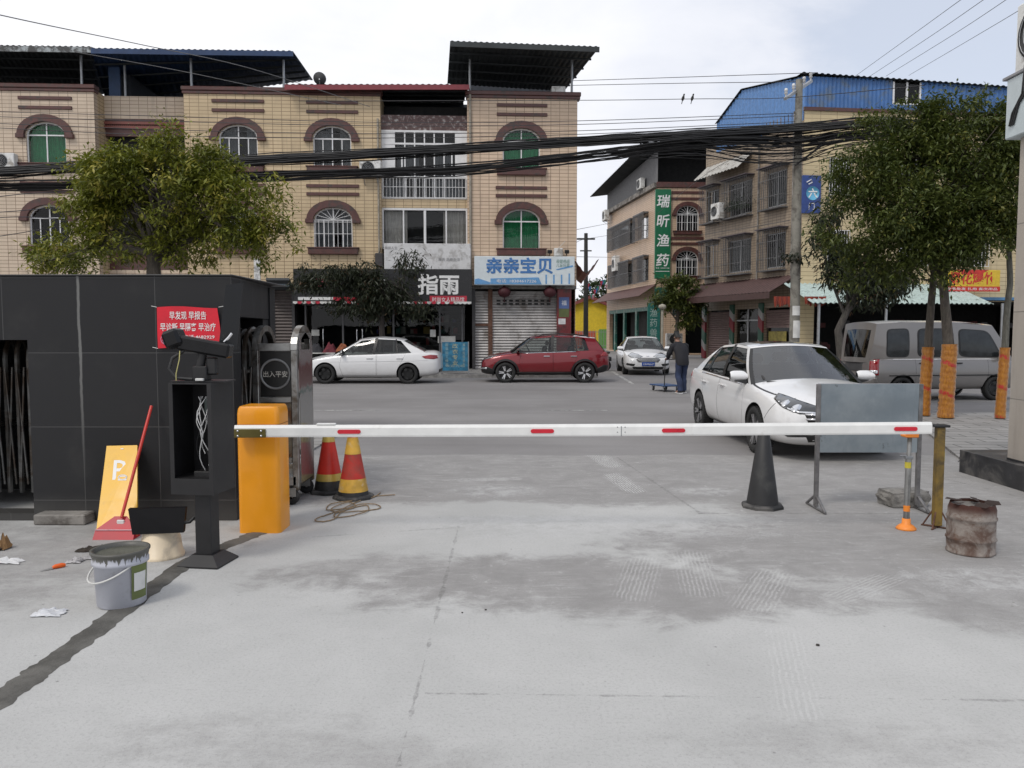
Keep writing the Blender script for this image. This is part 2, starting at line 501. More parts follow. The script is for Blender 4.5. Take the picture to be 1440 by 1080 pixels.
    # spilled white cement
    for (px, py, rx, ry) in ((700, 690, .45, .3), (740, 735, 1.2, .25), (990, 690, .3, .2), (1225, 835, .08, .12), (1130, 628, .1, .06), (1395, 815, .5, .25), (860, 740, 1.4, .4)):
        q = g2(px, py)
        c = mixc(nt, mth(nt, 'MULTIPLY', blob(nt, x, y, mth(nt, 'ADD', mth(nt, 'MULTIPLY', mid, .7), mth(nt, 'MULTIPLY', fine, .3)), q[0], q[1], rx, ry, .4, 1.6), mth(nt, 'MULTIPLY', ramp(nt, hi, .4, .6), .6)), c, (.5, .5, .495))
    # joints and cracks
    for (a, b, wd) in (((868, 643), (985, 722), .016), ((985, 722), (1300, 722), .014), ((645, 740), (612, 870), .014), ((612, 870), (560, 1075), .009), ((600, 975), (1440, 985), .005), ((440, 755), (640, 742), .01), ((1190, 640), (1440, 700), .012)):
        c = mixc(nt, mth(nt, 'MULTIPLY', segm(nt, x, y, mid, g2(*a), g2(*b), wd, .09), mth(nt, 'MULTIPLY', ramp(nt, noi(nt, v, 19, 5, .75), .36, .6), .45)), c, (.09, .087, .083))
    # specks and pits
    vo = nd(nt, 'ShaderNodeTexVoronoi', {'Vector': v, 'Scale': 7.0, 'Randomness': 1.0}, feature='F1').outputs[0]
    c = mixc(nt, mth(nt, 'MULTIPLY', mth(nt, 'SUBTRACT', 1.0, ramp(nt, vo, .03, .075)), mth(nt, 'MULTIPLY', ramp(nt, mid, .48, .58), .6)), c, (.09, .085, .08))
    c = mixc(nt, mth(nt, 'MULTIPLY', ramp(nt, fine, .48, .72), .34), c, (.2, .196, .19))
    c = mixc(nt, mth(nt, 'MULTIPLY', ramp(nt, grain, .45, .7), .3), c, (.56, .56, .55))
    c = mixc(nt, mth(nt, 'MULTIPLY', ramp(nt, noi(nt, v, 120, 3, .8), .58, .7), .24), c, (.16, .156, .15))
    p = nd(nt, 'ShaderNodeBsdfPrincipled', {'Base Color': c, 'Roughness': .93, 'Specular IOR Level': .2})
    h = mth(nt, 'ADD', mth(nt, 'MULTIPLY', fine, .5), mth(nt, 'ADD', mth(nt, 'MULTIPLY', grain, .25), mth(nt, 'MULTIPLY', mid, .5)))
    b = nd(nt, 'ShaderNodeBump', {'Height': h, 'Strength': .35, 'Distance': .012})
    nt.links.new(b.outputs[0], p.inputs['Normal'])
    out(nt, p.outputs[0])
    return m

def asphalt(name, a, b):
    m, nt = base_mat(name)
    v, x, y = wxy(nt)
    big = noi(nt, v, .25, 7, .6)
    st = nd(nt, 'ShaderNodeMapping', {'Vector': v, 'Scale': (.08, 1.1, 1)}).outputs[0]
    lane = noi(nt, st, 1.0, 5, .6)
    fine = noi(nt, v, 45, 4, .7)
    c = mixc(nt, ramp(nt, big, .3, .7), a, b)
    c = mixc(nt, mth(nt, 'MULTIPLY', ramp(nt, lane, .45, .75), .4), c, tuple(q * .72 for q in a))
    c = mixc(nt, mth(nt, 'MULTIPLY', ramp(nt, fine, .5, .8), .35), c, tuple(q * .55 for q in a))
    c = mixc(nt, mth(nt, 'MULTIPLY', ramp(nt, noi(nt, v, .9, 8, .7), .58, .75), .35), c, tuple(min(1, q * 1.35) for q in b))
    p = nd(nt, 'ShaderNodeBsdfPrincipled', {'Base Color': c, 'Roughness': .88, 'Specular IOR Level': .3})
    bp = nd(nt, 'ShaderNodeBump', {'Height': fine, 'Strength': .4, 'Distance': .01})
    nt.links.new(bp.outputs[0], p.inputs['Normal'])
    out(nt, p.outputs[0])
    return m

def sheet(name, poly, z, m, kind='structure', thick=0.0):
    b = MB()
    if thick:
        b.prism(poly, z - thick, z)
    else:
        b.add([(x, y, z) for x, y in poly], [tuple(range(len(poly)))])
    return tag(b.build(name, m, normals=bool(thick)), kind=kind)

M_ASPH = asphalt('worn_asphalt', (.20, .192, .19), (.265, .257, .254))
M_EARTH = asphalt('far_ground', (.2, .193, .183), (.24, .23, .22))
sheet('ground', [(-700, -60), (700, -60), (700, 900), (-700, 900)], -.012, M_EARTH)
sheet('road', [(-90, 10.25), (90, 10.25), (90, 29.2), (-90, 29.2)], -.006, M_ASPH)
sheet('side_street', [(3.1, 29.2), (14.5, 29.2), (9.4, 110), (6.0, 110)], -.005, M_ASPH)
rnd = random.Random(3)
edge = [(-40 + 46 * i / 120, 10.3 + rnd.uniform(-.05, .05) - .1 * math.sin(i * .9) * .4) for i in range(121)]
sheet('concrete_apron', [(-40, -8), (14, -8), (14, 9.1), (5.6, 9.75)] + edge[::-1], 0.0, concrete())

def paving(name, tw, th, c1, c2, off=.5):
    m, nt = base_mat(name)
    v, x, y = wxy(nt)
    rot = nd(nt, 'ShaderNodeMapping', {'Vector': v, 'Rotation': (0, 0, R(6))}).outputs[0]
    b = nd(nt, 'ShaderNodeTexBrick', {'Vector': rot, 'Color1': (*c1, 1), 'Color2': (*c2, 1), 'Mortar': (.06, .058, .055, 1), 'Scale': 1.0, 'Mortar Size': .012, 'Brick Width': tw, 'Row Height': th}, offset=off)
    c = mixc(nt, mth(nt, 'MULTIPLY', ramp(nt, noi(nt, v, .7, 7, .65), .4, .7), .5), b.outputs[0], (.13, .125, .118))
    p = nd(nt, 'ShaderNodeBsdfPrincipled', {'Base Color': c, 'Roughness': .85})
    bp = nd(nt, 'ShaderNodeBump', {'Height': b.outputs[1], 'Strength': .4, 'Distance': .01}, invert=True)
    nt.links.new(bp.outputs[0], p.inputs['Normal'])
    out(nt, p.outputs[0])
    return m
M_PAVE = paving('pavement_slabs', .6, .3, (.27, .262, .25), (.33, .32, .305))
M_KERB = mat('kerb_stone', (.3, .29, .275), .85, var=.25, bump=.2)
sheet('pavement', [(5.7, 9.85), (16, 8.4), (16, 16.2), (7.75, 15.4)], .03, M_PAVE, thick=.05)
sheet('far_pavement', [(-60, 28.45), (3.0, 28.45), (3.0, 36), (-60, 36)], .115, M_PAVE, thick=.13)
sheet('far_kerb', [(-60, 28.3), (3.1, 28.3), (3.1, 28.447), (-60, 28.447)], .12, M_KERB, thick=.13)
sheet('shop_forecourt', [(14.0, 26), (60, 26), (60, 41), (14.9, 40.5)], .08, M_PAVE, thick=.1)
sheet('near_pavement', [(-40, 8.45), (-2.75, 8.45), (-2.75, 12.6), (-40, 12.6)], .02, M_PAVE, thick=.03)

# lane marks, each a worn painted dash
M_PAINT = mat('worn_road_paint', (.5, .5, .48), .8, var=.3, scale=3, dirt=(.17, .165, .16), damt=.6, dscale=5)
for k, x0 in enumerate((-16.6, -10.6, -4.35, .75, 6.9, 13.0)):
    L_ = (2.0, 2.0, 1.55, 1.25, 2.0, 2.0)[k]
    sheet('lane_marking', [(x0, 16.3), (x0 + L_, 16.3), (x0 + L_, 16.39), (x0, 16.39)], -.002, M_PAINT)
a, b = gnd(858, 522), gnd(890, 540)
sheet('edge_marking', [(a.x, a.y), (a.x + .14, a.y), (b.x + .06, b.y), (b.x - .06, b.y)], -.001, M_PAINT)

# wet mortar smoothed over the cable trench
def mortar():
    path = [(-140, 1085), (0, 984), (60, 941), (130, 890), (200, 836), (262, 792), (310, 770), (345, 757), (372, 745)]
    pts = [gnd(*p) for p in path]
    rn = random.Random(11)
    L, Rr, Mi = [], [], []
    for i in range(len(pts) - 1):
        for k in range(14):
            p = pts[i].lerp(pts[i + 1], k / 14); d = (pts[i + 1] - pts[i]).normalized(); nn = Vector((-d.y, d.x, 0))
            wd = .074 + .014 * noise.noise(p * 3.0)
            L.append(p + nn * (wd + .02 * noise.noise(p * 14.0) + rn.uniform(-.007, .007)))
            Rr.append(p - nn * (wd + .02 * noise.noise(p * 14.0 + Vector((9, 0, 0))) + rn.uniform(-.007, .007)))
            Mi.append(p)
    n = len(L)
    vs = [(*p.xy, .001) for p in L] + [(*(p.lerp(q, .35)).xy, .009) for p, q in zip(L, Rr)] + [(*(p.lerp(q, .68)).xy, .008) for p, q in zip(L, Rr)] + [(*p.xy, .001) for p in Rr]
    fs = [(r * n + i, r * n + i + 1, (r + 1) * n + i + 1, (r + 1) * n + i) for r in range(3) for i in range(n - 1)]
    m, nt = base_mat('wet_mortar')
    v, x, y = wxy(nt)
    f = noi(nt, v, 35, 6, .7); g = noi(nt, v, 4, 6, .65)
    c = mixc(nt, ramp(nt, g, .35, .65), (.065, .062, .055), (.125, .12, .108))
    c = mixc(nt, mth(nt, 'MULTIPLY', ramp(nt, f, .55, .8), .4), c, (.25, .245, .23))
    p = nd(nt, 'ShaderNodeBsdfPrincipled', {'Base Color': c, 'Roughness': .75})
    bp = nd(nt, 'ShaderNodeBump', {'Height': f, 'Strength': .7, 'Distance': .012})
    nt.links.new(bp.outputs[0], p.inputs['Normal'])
    out(nt, p.outputs[0])
    b = MB(); b.add(vs, fs, 0, True)
    tag(b.build('mortar_strip', m), kind='structure')
mortar()

# ================================================================ shared materials for the houses
M_BROWN = mat('brown_glazed_trim', (.095, .036, .03), .4, var=.25, scale=3, dirt=(.05, .035, .03), damt=.4)
M_WHITEFRAME = mat('white_window_frame', (.7, .7, .7), .4, var=.06)
M_GREYMETAL = mat('grey_metal', (.33, .34, .35), .45, .6, var=.15)
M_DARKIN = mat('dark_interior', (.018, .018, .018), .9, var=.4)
M_GLASS = glass_mat('window_glass', refl=.75)
M_GLASSD = glass_mat('dim_window_glass', (.75, .8, .8), .75, refl=.6)
M_GREENCUR = mat('green_curtain', (.018, .22, .085), .8, var=.2)
M_WHITECUR = mat('pale_curtain', (.42, .4, .375), .9, var=.12)
M_GREYCUR = mat('grey_curtain', (.10, .11, .12), .9, var=.2)
M_ROOFD = mat('dark_roof_sheet', (.035, .04, .042), .6, .2, var=.3, scale=1.2)
M_ROOFB = mat('blue_roof_sheet', (.02, .045, .11), .5, .2, var=.25, scale=1.5)
M_ROOFP = mat('pale_roof_gutter', (.42, .46, .47), .6, var=.2, scale=4, dirt=(.06, .06, .06), damt=.75, dscale=4)
M_CONC = mat('bare_concrete', (.25, .235, .215), .9, var=.25, scale=2, bump=.2, dirt=(.09, .08, .07), damt=.5)
M_RUST = mat('rusty_iron', (.12, .06, .04), .8, .2, var=.35, scale=10)
M_CAGE = mat('window_cage_bars', (.15, .15, .155), .6, .4, var=.3)
M_BLACK = mat('black_plastic', (.014, .014, .015), .45, var=.3)
M_WHITEP = mat('white_plastic', (.66, .66, .64), .45, var=.1, dirt=(.3, .28, .25), damt=.4)

def curtain(b, x0, x1, z0, z1, y, mi=0, amp=.03, per=.16, ph=0.0):
    n = max(6, int((x1 - x0) / .03))
    b.grid(lambda u, v: (x0 + (x1 - x0) * u, y + amp * math.sin((x0 + (x1 - x0) * u) / per * 2 * pi + ph), z0 + (z1 - z0) * v), n, 1, mi)

def arch_window(parent, face, x, z, w, hr, rise, cur='green', y=.12, grille=False, base=Vector((0, 0, 0)), hood=True):
    """glass pane with frame, brown hood, sill and curtain as its sub-parts; placed by its own origin at the sill's middle"""
    pane = MB(); pane.add([(a_, y, c_) for a_, c_ in arch(0, 0, w, hr, rise)], [tuple(range(len(arch(0, 0, w, hr, rise))))])
    o = pane.build('window', M_GLASS if cur != 'dark' else M_GLASSD, parent, face.w(x, 0, z) - base, face.a)
    f = MB(); t = .045
    pts = arch(0, 0, w - t, hr, rise - t / 2)
    pts = [(px_, y - .03, pz_) for px_, pz_ in pts]
    f.tube(pts + [pts[0]], t * .75, 4, sm=False)
    f.box(-.022, .022, y - .05, y - .008, 0, hr + rise - .03); f.box(-w / 2, w / 2, y - .055, y - .01, hr - .025, hr + .025)
    f.box(-w / 2, w / 2, y - .05, y - .005, 0, .05)
    if cur != 'green':
        for sx in (-.5, .5):
            f.box(sx * w * .5 - .018, sx * w * .5 + .018, y - .045, y - .012, .05, hr - .025)
    f.build('frame', M_WHITEFRAME, o)
    if hood:
        h = MB(); n = 12; ro, ri = w / 2 + .30, w / 2 + .03
        outer = [(-ro * math.cos(pi * k / n), hr - .02 + (rise + .30) * math.sin(pi * k / n)) for k in range(n + 1)]
        inner = [(-ri * math.cos(pi * k / n), hr - .02 + (rise + .02) * math.sin(pi * k / n)) for k in range(n + 1)]
        for k in range(n):
            h.plate([outer[k], outer[k + 1], inner[k + 1], inner[k]], -.14, .03)
        for sx in (-1, 1):
            h.box(sx * (w / 2 + .015), sx * (w / 2 + .34), -.16, .02, hr - .14, hr + .03, .015)
        h.build('arch_hood', M_BROWN, o)
        s = MB(); s.box(-w / 2 - .24, w / 2 + .24, -.17, .03, -.27, -.02, .02); s.box(-w / 2 - .28, w / 2 + .28, -.2, .03, -.03, .02, .01)
        s.build('sill', M_BROWN, o)
    if cur != 'dark':
        c = MB()
        m = {'green': M_GREENCUR, 'grey': M_GREYCUR, 'white': M_WHITECUR}[cur]
        top = hr + rise * .9
        if cur == 'green':
            curtain(c, -w / 2 + .02, w / 2 - .02, 0, top, y + .16, ph=x)
        else:
            curtain(c, -w / 2 + .02, -.06, 0, top, y + .16, ph=x); curtain(c, w * .18, w / 2 - .02, 0, top, y + .18, ph=x)
        c.build('curtain', m, o, normals=False)
    if grille:
        g = MB(); n = 9
        for k in range(n):
            gx = -w / 2 + w * k / (n - 1)
            g.tube([(gx, -.05, 0), (gx, -.05, hr)], .011, 5)
        for gz in (.0, hr * .5, hr * .92, hr):
            g.tube([(-w / 2, -.05, gz), (w / 2, -.05, gz)], .012, 5)
        for k in range(1, 8):
            a_ = pi * k / 8
            g.tube([(0, -.05, hr), (-w / 2 * math.cos(a_), -.05, hr + rise * math.sin(a_))], .011, 5)
        g.build('grille', M_WHITEFRAME, o)
    return o

def corrugated(b, fn, nu, nv=1, amp=.02, mi=0, thick=.02):
    """ribbed sheet over fn(u, v) -> (x, y, z); ribs run along v"""
    def f(u, v, dz=0):
        p = Vector(fn(u, v)); i = round(u * nu * 4)
        p.z += amp * (0, 1, 1, 0)[i % 4] + dz
        return p
    b.grid(lambda u, v: f(u, v), nu * 4, nv, mi, False)
    b.grid(lambda u, v: f(u, v, -thick), nu * 4, nv, mi, False)

def ribbed_wall(b, face_pts, n, amp=.03, mi=0):
    """upright ribbed cladding: face_pts(u) -> (x, z0, z1) in the face's plane, ribs upright"""
    vs = []
    for i in range(n * 4 + 1):
        x, z0, z1 = face_pts(i / (n * 4)); y = -amp * (0, 1, 1, 0)[i % 4]
        vs += [(x, y, z0), (x, y, z1)]
    b.add(vs, [(2 * i, 2 * i + 2, 2 * i + 3, 2 * i + 1) for i in range(n * 4)], mi)

def shutter(name, x0, x1, z0, z1, y, m, parent, face, base, slat=.1, dark=None):
    b = MB(); n = int((z1 - z0) / slat)
    for k in range(n):
        za = z0 + k * slat
        b.add([(x0, y, za + .015), (x1, y, za + .015), (x1, y - .03, za + slat * .5), (x0, y - .03, za + slat * .5), (x0, y, za + slat), (x1, y, za + slat), (x0, y + .012, za + .002), (x1, y + .012, za + .002)],
              [(6, 7, 1, 0), (0, 1, 2, 3), (3, 2, 5, 4)])
    b.box(x0, x1, y - .03, y + .03, z0 - .0, z0 + .06)
    return b.build(name, m, parent, face.w(0, 0, 0) - base, face.a, normals=False)

# ---------------------------------------------------------------- things fixed to houses
def ac_unit(loc, rz, label, w=.85, h=.62, d=.3, fans=1, group='air conditioner units', bracket=True):
    t = thing('air_conditioner', label, 'air conditioner', loc, rz, group)
    b = MB(); b.box(-w / 2, w / 2, -d / 2, d / 2, 0, h, .02)
    b.build('casing', M_WHITEP, t)
    for k in range(fans):
        cz = h * (k + .5) / fans; r = min(w * .33, h / fans * .42)
        g = MB(); M = Matrix.Translation((-w * .1 if fans == 1 else 0, -d / 2 - .004, cz)) @ Matrix.Rotation(pi / 2, 4, 'X')
        g.lathe([(0, 0), (r, 0), (r, .012), (r * .96, .012)], 24, 0, M)
        g.build('fan_guard', M_BLACK, t)
        rg = MB()
        for q in range(1, 5):
            rr = r * q / 4.4
            rg.tube([((-w * .1 if fans == 1 else 0) + rr * math.cos(2 * pi * i / 20), -d / 2 - .014, cz + rr * math.sin(2 * pi * i / 20)) for i in range(21)], .006, 4, caps=False)
        rg.build('fan_rings', M_GREYMETAL, t)
    if bracket:
        k = MB()
        for sx in (-.3, .3):
            k.box(sx * w - .02, sx * w + .02, -d / 2, d / 2 + .12, -.045, -.002); k.tube([(sx * w, d / 2 + .11, -.35), (sx * w, -d / 2 + .03, -.03)], .015, 5)
        k.build('bracket', M_GREYMETAL, t)
    return t

# ================================================================ the long tiled house across the road
def tiled_house():
    O = (2.66, 32.5); A = R(3.0)
    f = Face(O, A); base = Vector((O[0], O[1], 0))
    t = thing('apartment_building', 'long beige tiled three storey shophouse row with brown arched window hoods', 'building', base)
    def loc(): return f.w(0, 0, 0) - base
    ta = tile_mat('pinkish_beige_tiles', (.65, .53, .405), (.585, .475, .36), (.17, .105, .07), .36, .145, ms=.010)
    tb = tile_mat('ochre_beige_tiles', (.62, .485, .305), (.555, .43, .27), (.15, .09, .05), .36, .145, ms=.010)
    tcm = tile_mat('peach_beige_tiles', (.67, .515, .375), (.60, .46, .335), (.17, .10, .065), .36, .145, ms=.010)
    Z2, Z3, W, HR, RI, TOP = 5.05, 8.28, 1.52, 1.12, .5, 11.2
    xA1 = f.x(143); xB0, xB1 = f.x(267), f.x(538); xC0 = f.x(658)
    def bay(x0, x1, wins, m, z0=3.55, y=0.0, zt=TOP):
        holes = []
        for (wx, zz) in wins:
            holes.append(arch(wx, zz, W, HR, RI)[::-1])
        b = MB(); b.wall(rect(x0, x1, z0, zt), holes, y, y + .3)
        b.build('wall', m, t, loc(), A)
    def two(cx): return [(cx, Z2), (cx, Z3)]
    cA = f.x(75); cB1, cB2 = f.x(341), f.x(471); cC = f.x(733)
    bay(-30, xA1, two(cA) + two(cA - 4.0), ta)
    bay(xB0, xB1, two(cB1) + two(cB2), tb)
    bay(xC0, 0, two(cC), tcm)
    # returns where the bays stand forward of the recesses
    r = MB()
    for (xx, sgn) in ((xA1, -1), (xB0, 1), (xB1, -1), (xC0, 1)):
        r.box(xx, xx + sgn * .3, .302, 1.6, 3.55, TOP)
    r.build('return_wall', tb, t, loc(), A)
    # body of the house behind the front, and its right flank
    c = MB(); c.box(-30, -.02, 1.25, 11, 3.5, TOP - .15); c.box(-30, -.02, 4.4, 11, 0, 3.48)
    c.build('room_back', M_DARKIN, t, loc(), A)
    s = MB(); s.box(-.018, 0, .302, 11, 0, TOP)
    s.build('side_wall', tcm, t, loc(), A)
    # brown caps, bars between the storeys
    tr = MB()
    for (x0, x1) in ((-30, xA1), (xB0, xB1), (xC0, .06)):
        tr.box(x0 - .08, x1 + .08, -.1, .34, TOP, TOP + .16, .02); tr.box(x0 - .05, x1 + .05, -.06, .32, TOP - .12, TOP - .004, .015)
    for cx in (cA, cA - 4, cB1, cB2, cC):
        for z in (10.45, 10.82, 7.2, 7.52):
            tr.box(cx - 1.05 + (.0 if z < 8 else .05), cx + 1.05, -.055, -.001, z - .065, z + .065, .01)
    tr.build('trim_band', M_BROWN, t, loc(), A)
    for cx, cu in ((cA, 'green'), (cB1, 'grey'), (cB2, 'grey'), (cC, 'green')):
        arch_window(t, f, cx, Z3, W, HR, RI, cu, base=base)
    for cx, cu, gr in ((cA, 'dark', 0), (cB1, 'grey', 0), (cB2, 'grey', 1), (cC, 'green', 0)):
        arch_window(t, f, cx, Z2, W, HR, RI, cu, grille=bool(gr), base=base)
    # left recess: brown lattice balconies
    b = MB(); yb = .9
    for (z0, z1) in ((4.2, 5.3), (7.45, 8.6), (9.6, 10.7)):
        b.box(xA1, xB0, yb, yb + .15, z0, z1)
    b.build('balcony_parapet', M_BROWN, t, loc(), A)
    b = MB()
    b.box(xA1, xB0, yb - .01, yb + .18, 10.3, TOP); b.box(xA1, xB0, yb - .02, yb + .18, 3.55, 4.2)
    b.build('recess_wall', ta, t, loc(), A)
    b = MB()
    for z in (9.95, 10.12):
        b.box(xA1, xB0, yb - .08, yb - .012, z - .05, z + .05)
    for k in range(22):
        xx = xA1 + (xB0 - xA1) * (k + .5) / 22
        b.tube([(xx - .06, yb - .05, 9.98), (xx, yb - .05, 10.1), (xx + .06, yb - .05, 9.98)], .015, 4)
    b.build('eave_ornament', mat('red_glazed_tile', (.2, .06, .045), .4), t, loc(), A)
    # right recess: white glazed-in balconies
    x0, x1 = xB1, xC0; ym = .25
    b = MB(); b.box(x0, x1, .3, .5, 9.75, 10.45); b.build('brown_panel', mat('stained_brown_panel', (.11, .065, .06), .6, var=.3, dirt=(.4, .38, .36), damt=.3, dscale=6), t, loc(), A)
    for (z0, z1, kind) in ((5.12, 6.62, 2), (7.15, 9.75, 3)):
        p = MB(); p.add([(x0 + .05, ym + .06, z0), (x1 - .05, ym + .06, z0), (x1 - .05, ym + .06, z1), (x0 + .05, ym + .06, z1)], [(0, 1, 2, 3)])
        o = p.build('window', M_GLASS, t, loc(), A)
        fr = MB()
        fr.box(x0, x1, ym, ym + .12, z0 - .07, z0, .01); fr.box(x0, x1, ym, ym + .12, z1, z1 + .09, .01)
        for xx in (x0, x1 - .07):
            fr.box(xx, xx + .07, ym, ym + .12, z0, z1, .01)
        if kind == 2:
            for k in (1, 2, 3):
                xx = x0 + (x1 - x0) * k / 4; fr.box(xx - (.05 if k == 2 else .03), xx + (.05 if k == 2 else .03), ym + .005, ym + .11, z0, z1, .008)
        else:
            for k in range(1, 6):
                xx = x0 + .55 + (x1 - x0 - 1.1) * k / 6; fr.box(xx - .025, xx + .025, ym + .01, ym + .1, z0, z1)
            for zz in (7.95, 9.3):
                fr.box(x0, x1, ym + .004, ym + .11, zz - .035, zz + .035)
            fr.box(x0 + .07, x0 + .55, ym + .02, ym + .1, 8.0, z1); fr.box(x1 - .5, x1 - .07, ym + .02, ym + .1, 8.0, z1)
            fr.box(x0 + .8, x1 - .6, ym - .03, ym + .003, 8.98, 9.06); fr.box(x0 + .8, x0 + .86, ym - .03, ym + .003, 7.98, 9.0); fr.box(x1 - .66, x1 - .6, ym - .03, ym + .003, 7.98, 9.0)
        fr.build('frame', M_WHITEFRAME, o)
        cu = MB()
        if kind == 2:
            curtain(cu, x0 + .1, x0 + 1.0, z0, z1, ym + .3); curtain(cu, x1 - 1.0, x1 - .1, z0, z1, ym + .3)
        else:
            curtain(cu, x0 + .6, x0 + 1.5, 8.0, z1 - .4, ym + .35); curtain(cu, x0 + 2.1, x1 - .7, 8.0, z1 - .3, ym + .38, amp=.02)
            curtain(cu, x0 + .1, x0 + 1.0, z0, 7.9, ym + .35); curtain(cu, x0 + 2.0, x1 - .2, z0, 7.9, ym + .35)
        cu.build('curtain', M_WHITECUR if kind == 2 else M_GREYCUR, o, normals=False)
        if kind == 3:
            g = MB()
            for k in range(26):
                gx = x0 + .08 + (x1 - x0 - .16) * k / 25; g.tube([(gx, ym - .06, 7.13), (gx, ym - .06, 7.95)], .012, 4)
            for gz in (7.13, 7.55, 7.95):
                g.tube([(x0 + .05, ym - .06, gz), (x1 - .05, ym - .06, gz)], .015, 4)
            g.build('grille', M_WHITEFRAME, o)
    b = MB(); b.box(x0, x1, ym, ym + .3, 6.72, 7.07); b.build('spandrel', tb, t, loc(), A)
    # metal roofs over the terrace
    def roof(name_m, c4, nu, edge_m, edge_h=.14, posts=(), amp=.03):
        """c4: front-left, front-right, back-left, back-right in local x, y, z"""
        fl, fr_, bl, br = [Vector(q) for q in c4]
        b = MB(); corrugated(b, lambda u, v: fl.lerp(fr_, u).lerp(bl.lerp(br, u), v), nu, 1, amp)
        o = b.build('roof', name_m, t, loc(), A, normals=False)
        e = MB()
        L = fr_ - fl; ang = math.atan2(L.z, L.x)
        e.box(0, L.xz.length, -.03, .03, -edge_h, -.005, M=Matrix.Translation(fl) @ Matrix.Rotation(-ang, 4, 'Y'))
        e.build('gutter', edge_m, o)
        u = MB()
        for k in range(1, 5):
            q0 = fl.lerp(bl, k / 5); q1 = fr_.lerp(br, k / 5)
            u.tube([q0 - Vector((0, 0, .09)), q1 - Vector((0, 0, .09))], .045, 4, sm=False)
        u.build('purlin', M_ROOFD, o)
        for (px_, y_, zb) in posts:
            p = MB(); q = fl.z; p.tube([(px_, y_, zb), (px_, y_, q - .06)], .05, 8)
            p.build('post', M_GREYMETAL, o)
        return o
    def P(px, py, y): 
        x, z = f.p(px, py, y); return (x, y, z)
    roof(M_ROOFD, (P(-200, 61, -.5), P(130, 66, -.5), (-30, 6, 12.95), (P(150, 90, 6)[0], 6, 12.75)), 40, M_ROOFP, .22, [(f.x(124), .2, TOP), (f.x(-10), .2, TOP)])
    roof(M_ROOFB, (P(128, 68, -.55), P(412, 72, -.55), (f.p(150, 100, 7)[0], 7, 12.4), P(440, 112, 4.5)), 34, M_ROOFB, .2, [(f.x(172), 1.0, TOP - .8), (f.x(276), .2, TOP), (f.x(404), .2, TOP)])
    roof(M_ROOFD, (P(400, 119, -.45), P(660, 119, -.45), (f.p(420, 100, 5)[0], 5, 12.2), (f.p(650, 100, 5)[0], 5, 12.2)), 30, mat('dark_red_fascia', (.2, .03, .04), .5), .2)
    roof(M_ROOFD, (P(633, 58, -1.5), P(843, 66, -1.5), P(629, 118, 2.8), P(793, 128, 5)), 26, M_ROOFD, .2, [(f.x(662), .15, TOP + .1), (f.x(803), .15, TOP + .1)])
    b = MB(); b.box(-30, f.x(440), 6.5, 6.7, TOP - .2, 12.6); b.box(f.x(660), -.1, 4.8, 5, TOP - .2, 13.2); b.box(f.x(145), f.x(165), 2.0, 6, TOP - .2, 12.4); b.box(f.x(440), f.x(660), 4.5, 4.7, TOP - .2, 12.1)
    b.build('terrace_wall', mat('dark_terrace_wall', (.03, .034, .042), .8, var=.3), t, loc(), A)
    b = MB(); b.box(f.x(144), f.x(160), 1.3, 1.4, TOP - .2, 12.5)
    b.build('blue_panel', mat('blue_terrace_panel', (.03, .06, .13), .6), t, loc(), A)
    b = MB(); M = Matrix.Translation((f.x(452), .4, 11.85)) @ Matrix.Rotation(R(-60), 4, 'X')
    b.lathe([(.02, 0), (.16, .04), (.26, .11)], 20, 0, M); b.tube([(f.x(452), .5, 11.4), (f.x(452), .45, 11.85)], .03, 6)
    b.build('dish_antenna', mat('dark_dish', (.07, .07, .072), .6), t, loc(), A)
    # flat box left on the terrace edge by the right-hand roof post, drain pipe on the seam
    b = MB(); b.box(f.x(775), f.x(794), .05, .4, TOP + .165, TOP + .42, .01); b.build('planter_box', M_WHITEP, t, loc(), A)
    b = MB(); b.tube([(xC0 + .12, -.07, 3.6), (xC0 + .12, -.07, TOP)], .05, 8); b.tube([(xB1 - .1, -.07, 3.6), (xB1 - .1, -.07, TOP - 1)], .04, 8)
    b.build('drain_pipe', mat('aged_drain_pipe', (.3, .27, .22), .7, var=.2), t, loc(), A)

    # ---------------- ground floor
    b = MB(); b.box(-30, 0, .0, 4.4, 3.42, 3.56); b.build('floor_slab', M_CONC, t, loc(), A)
    xs0, xs1 = f.x(415), f.x(664)
    piers = MB()
    for (a_, b_) in ((-30, -29.6), (f.x(376), f.x(383)), (f.x(411), xs0), (xs1, f.x(668.5)), (f.x(270), f.x(276))):
        piers.box(a_, b_, -.02, .5, 0, 3.42)
    for xx in (f.x(383) - .1, xs0 - .12, xs1 + .02, f.x(276), -25.0):
        piers.box(xx, xx + .1, .5, 4.4, 0, 3.42)
    piers.build('pier', mat('dark_shop_pier', (.035, .033, .035), .5, var=.3), t, loc(), A)
    M_SH_D = mat('dark_brown_shutter', (.085, .07, .066), .55, .3, var=.2)
    M_SH_L = mat('silver_roller_shutter', (.40, .385, .375), .45, .45, var=.2, scale=2, dirt=(.2, .18, .165), damt=.25, dscale=1.5)
    shutter('roller_shutter', f.x(383), f.x(411), .12, 3.4, .12, M_SH_D, t, f, base, .13)
    shutter('roller_shutter', f.x(276), f.x(376), .12, 3.4, .12, M_SH_D, t, f, base, .13)
    shutter('roller_shutter', -29.6, f.x(270), .12, 3.4, .12, M_SH_L, t, f, base, .13)
    xm = f.x(690); xe = f.x(783)
    shutter('roller_shutter', xs1 + .12, xm - .1, .12, 3.42, .2, M_SH_L, t, f, base, .115)
    shutter('roller_shutter', xm + .08, xe, .12, 3.42, .2, M_SH_L, t, f, base, .115)
    b = MB(); b.box(xm - .1, xm + .08, .1, .3, .1, 3.42); b.box(xs1 + .12, xm - .1, .13, .17, 1.9, 2.0); b.build('shutter_rail', M_RUST, t, loc(), A)
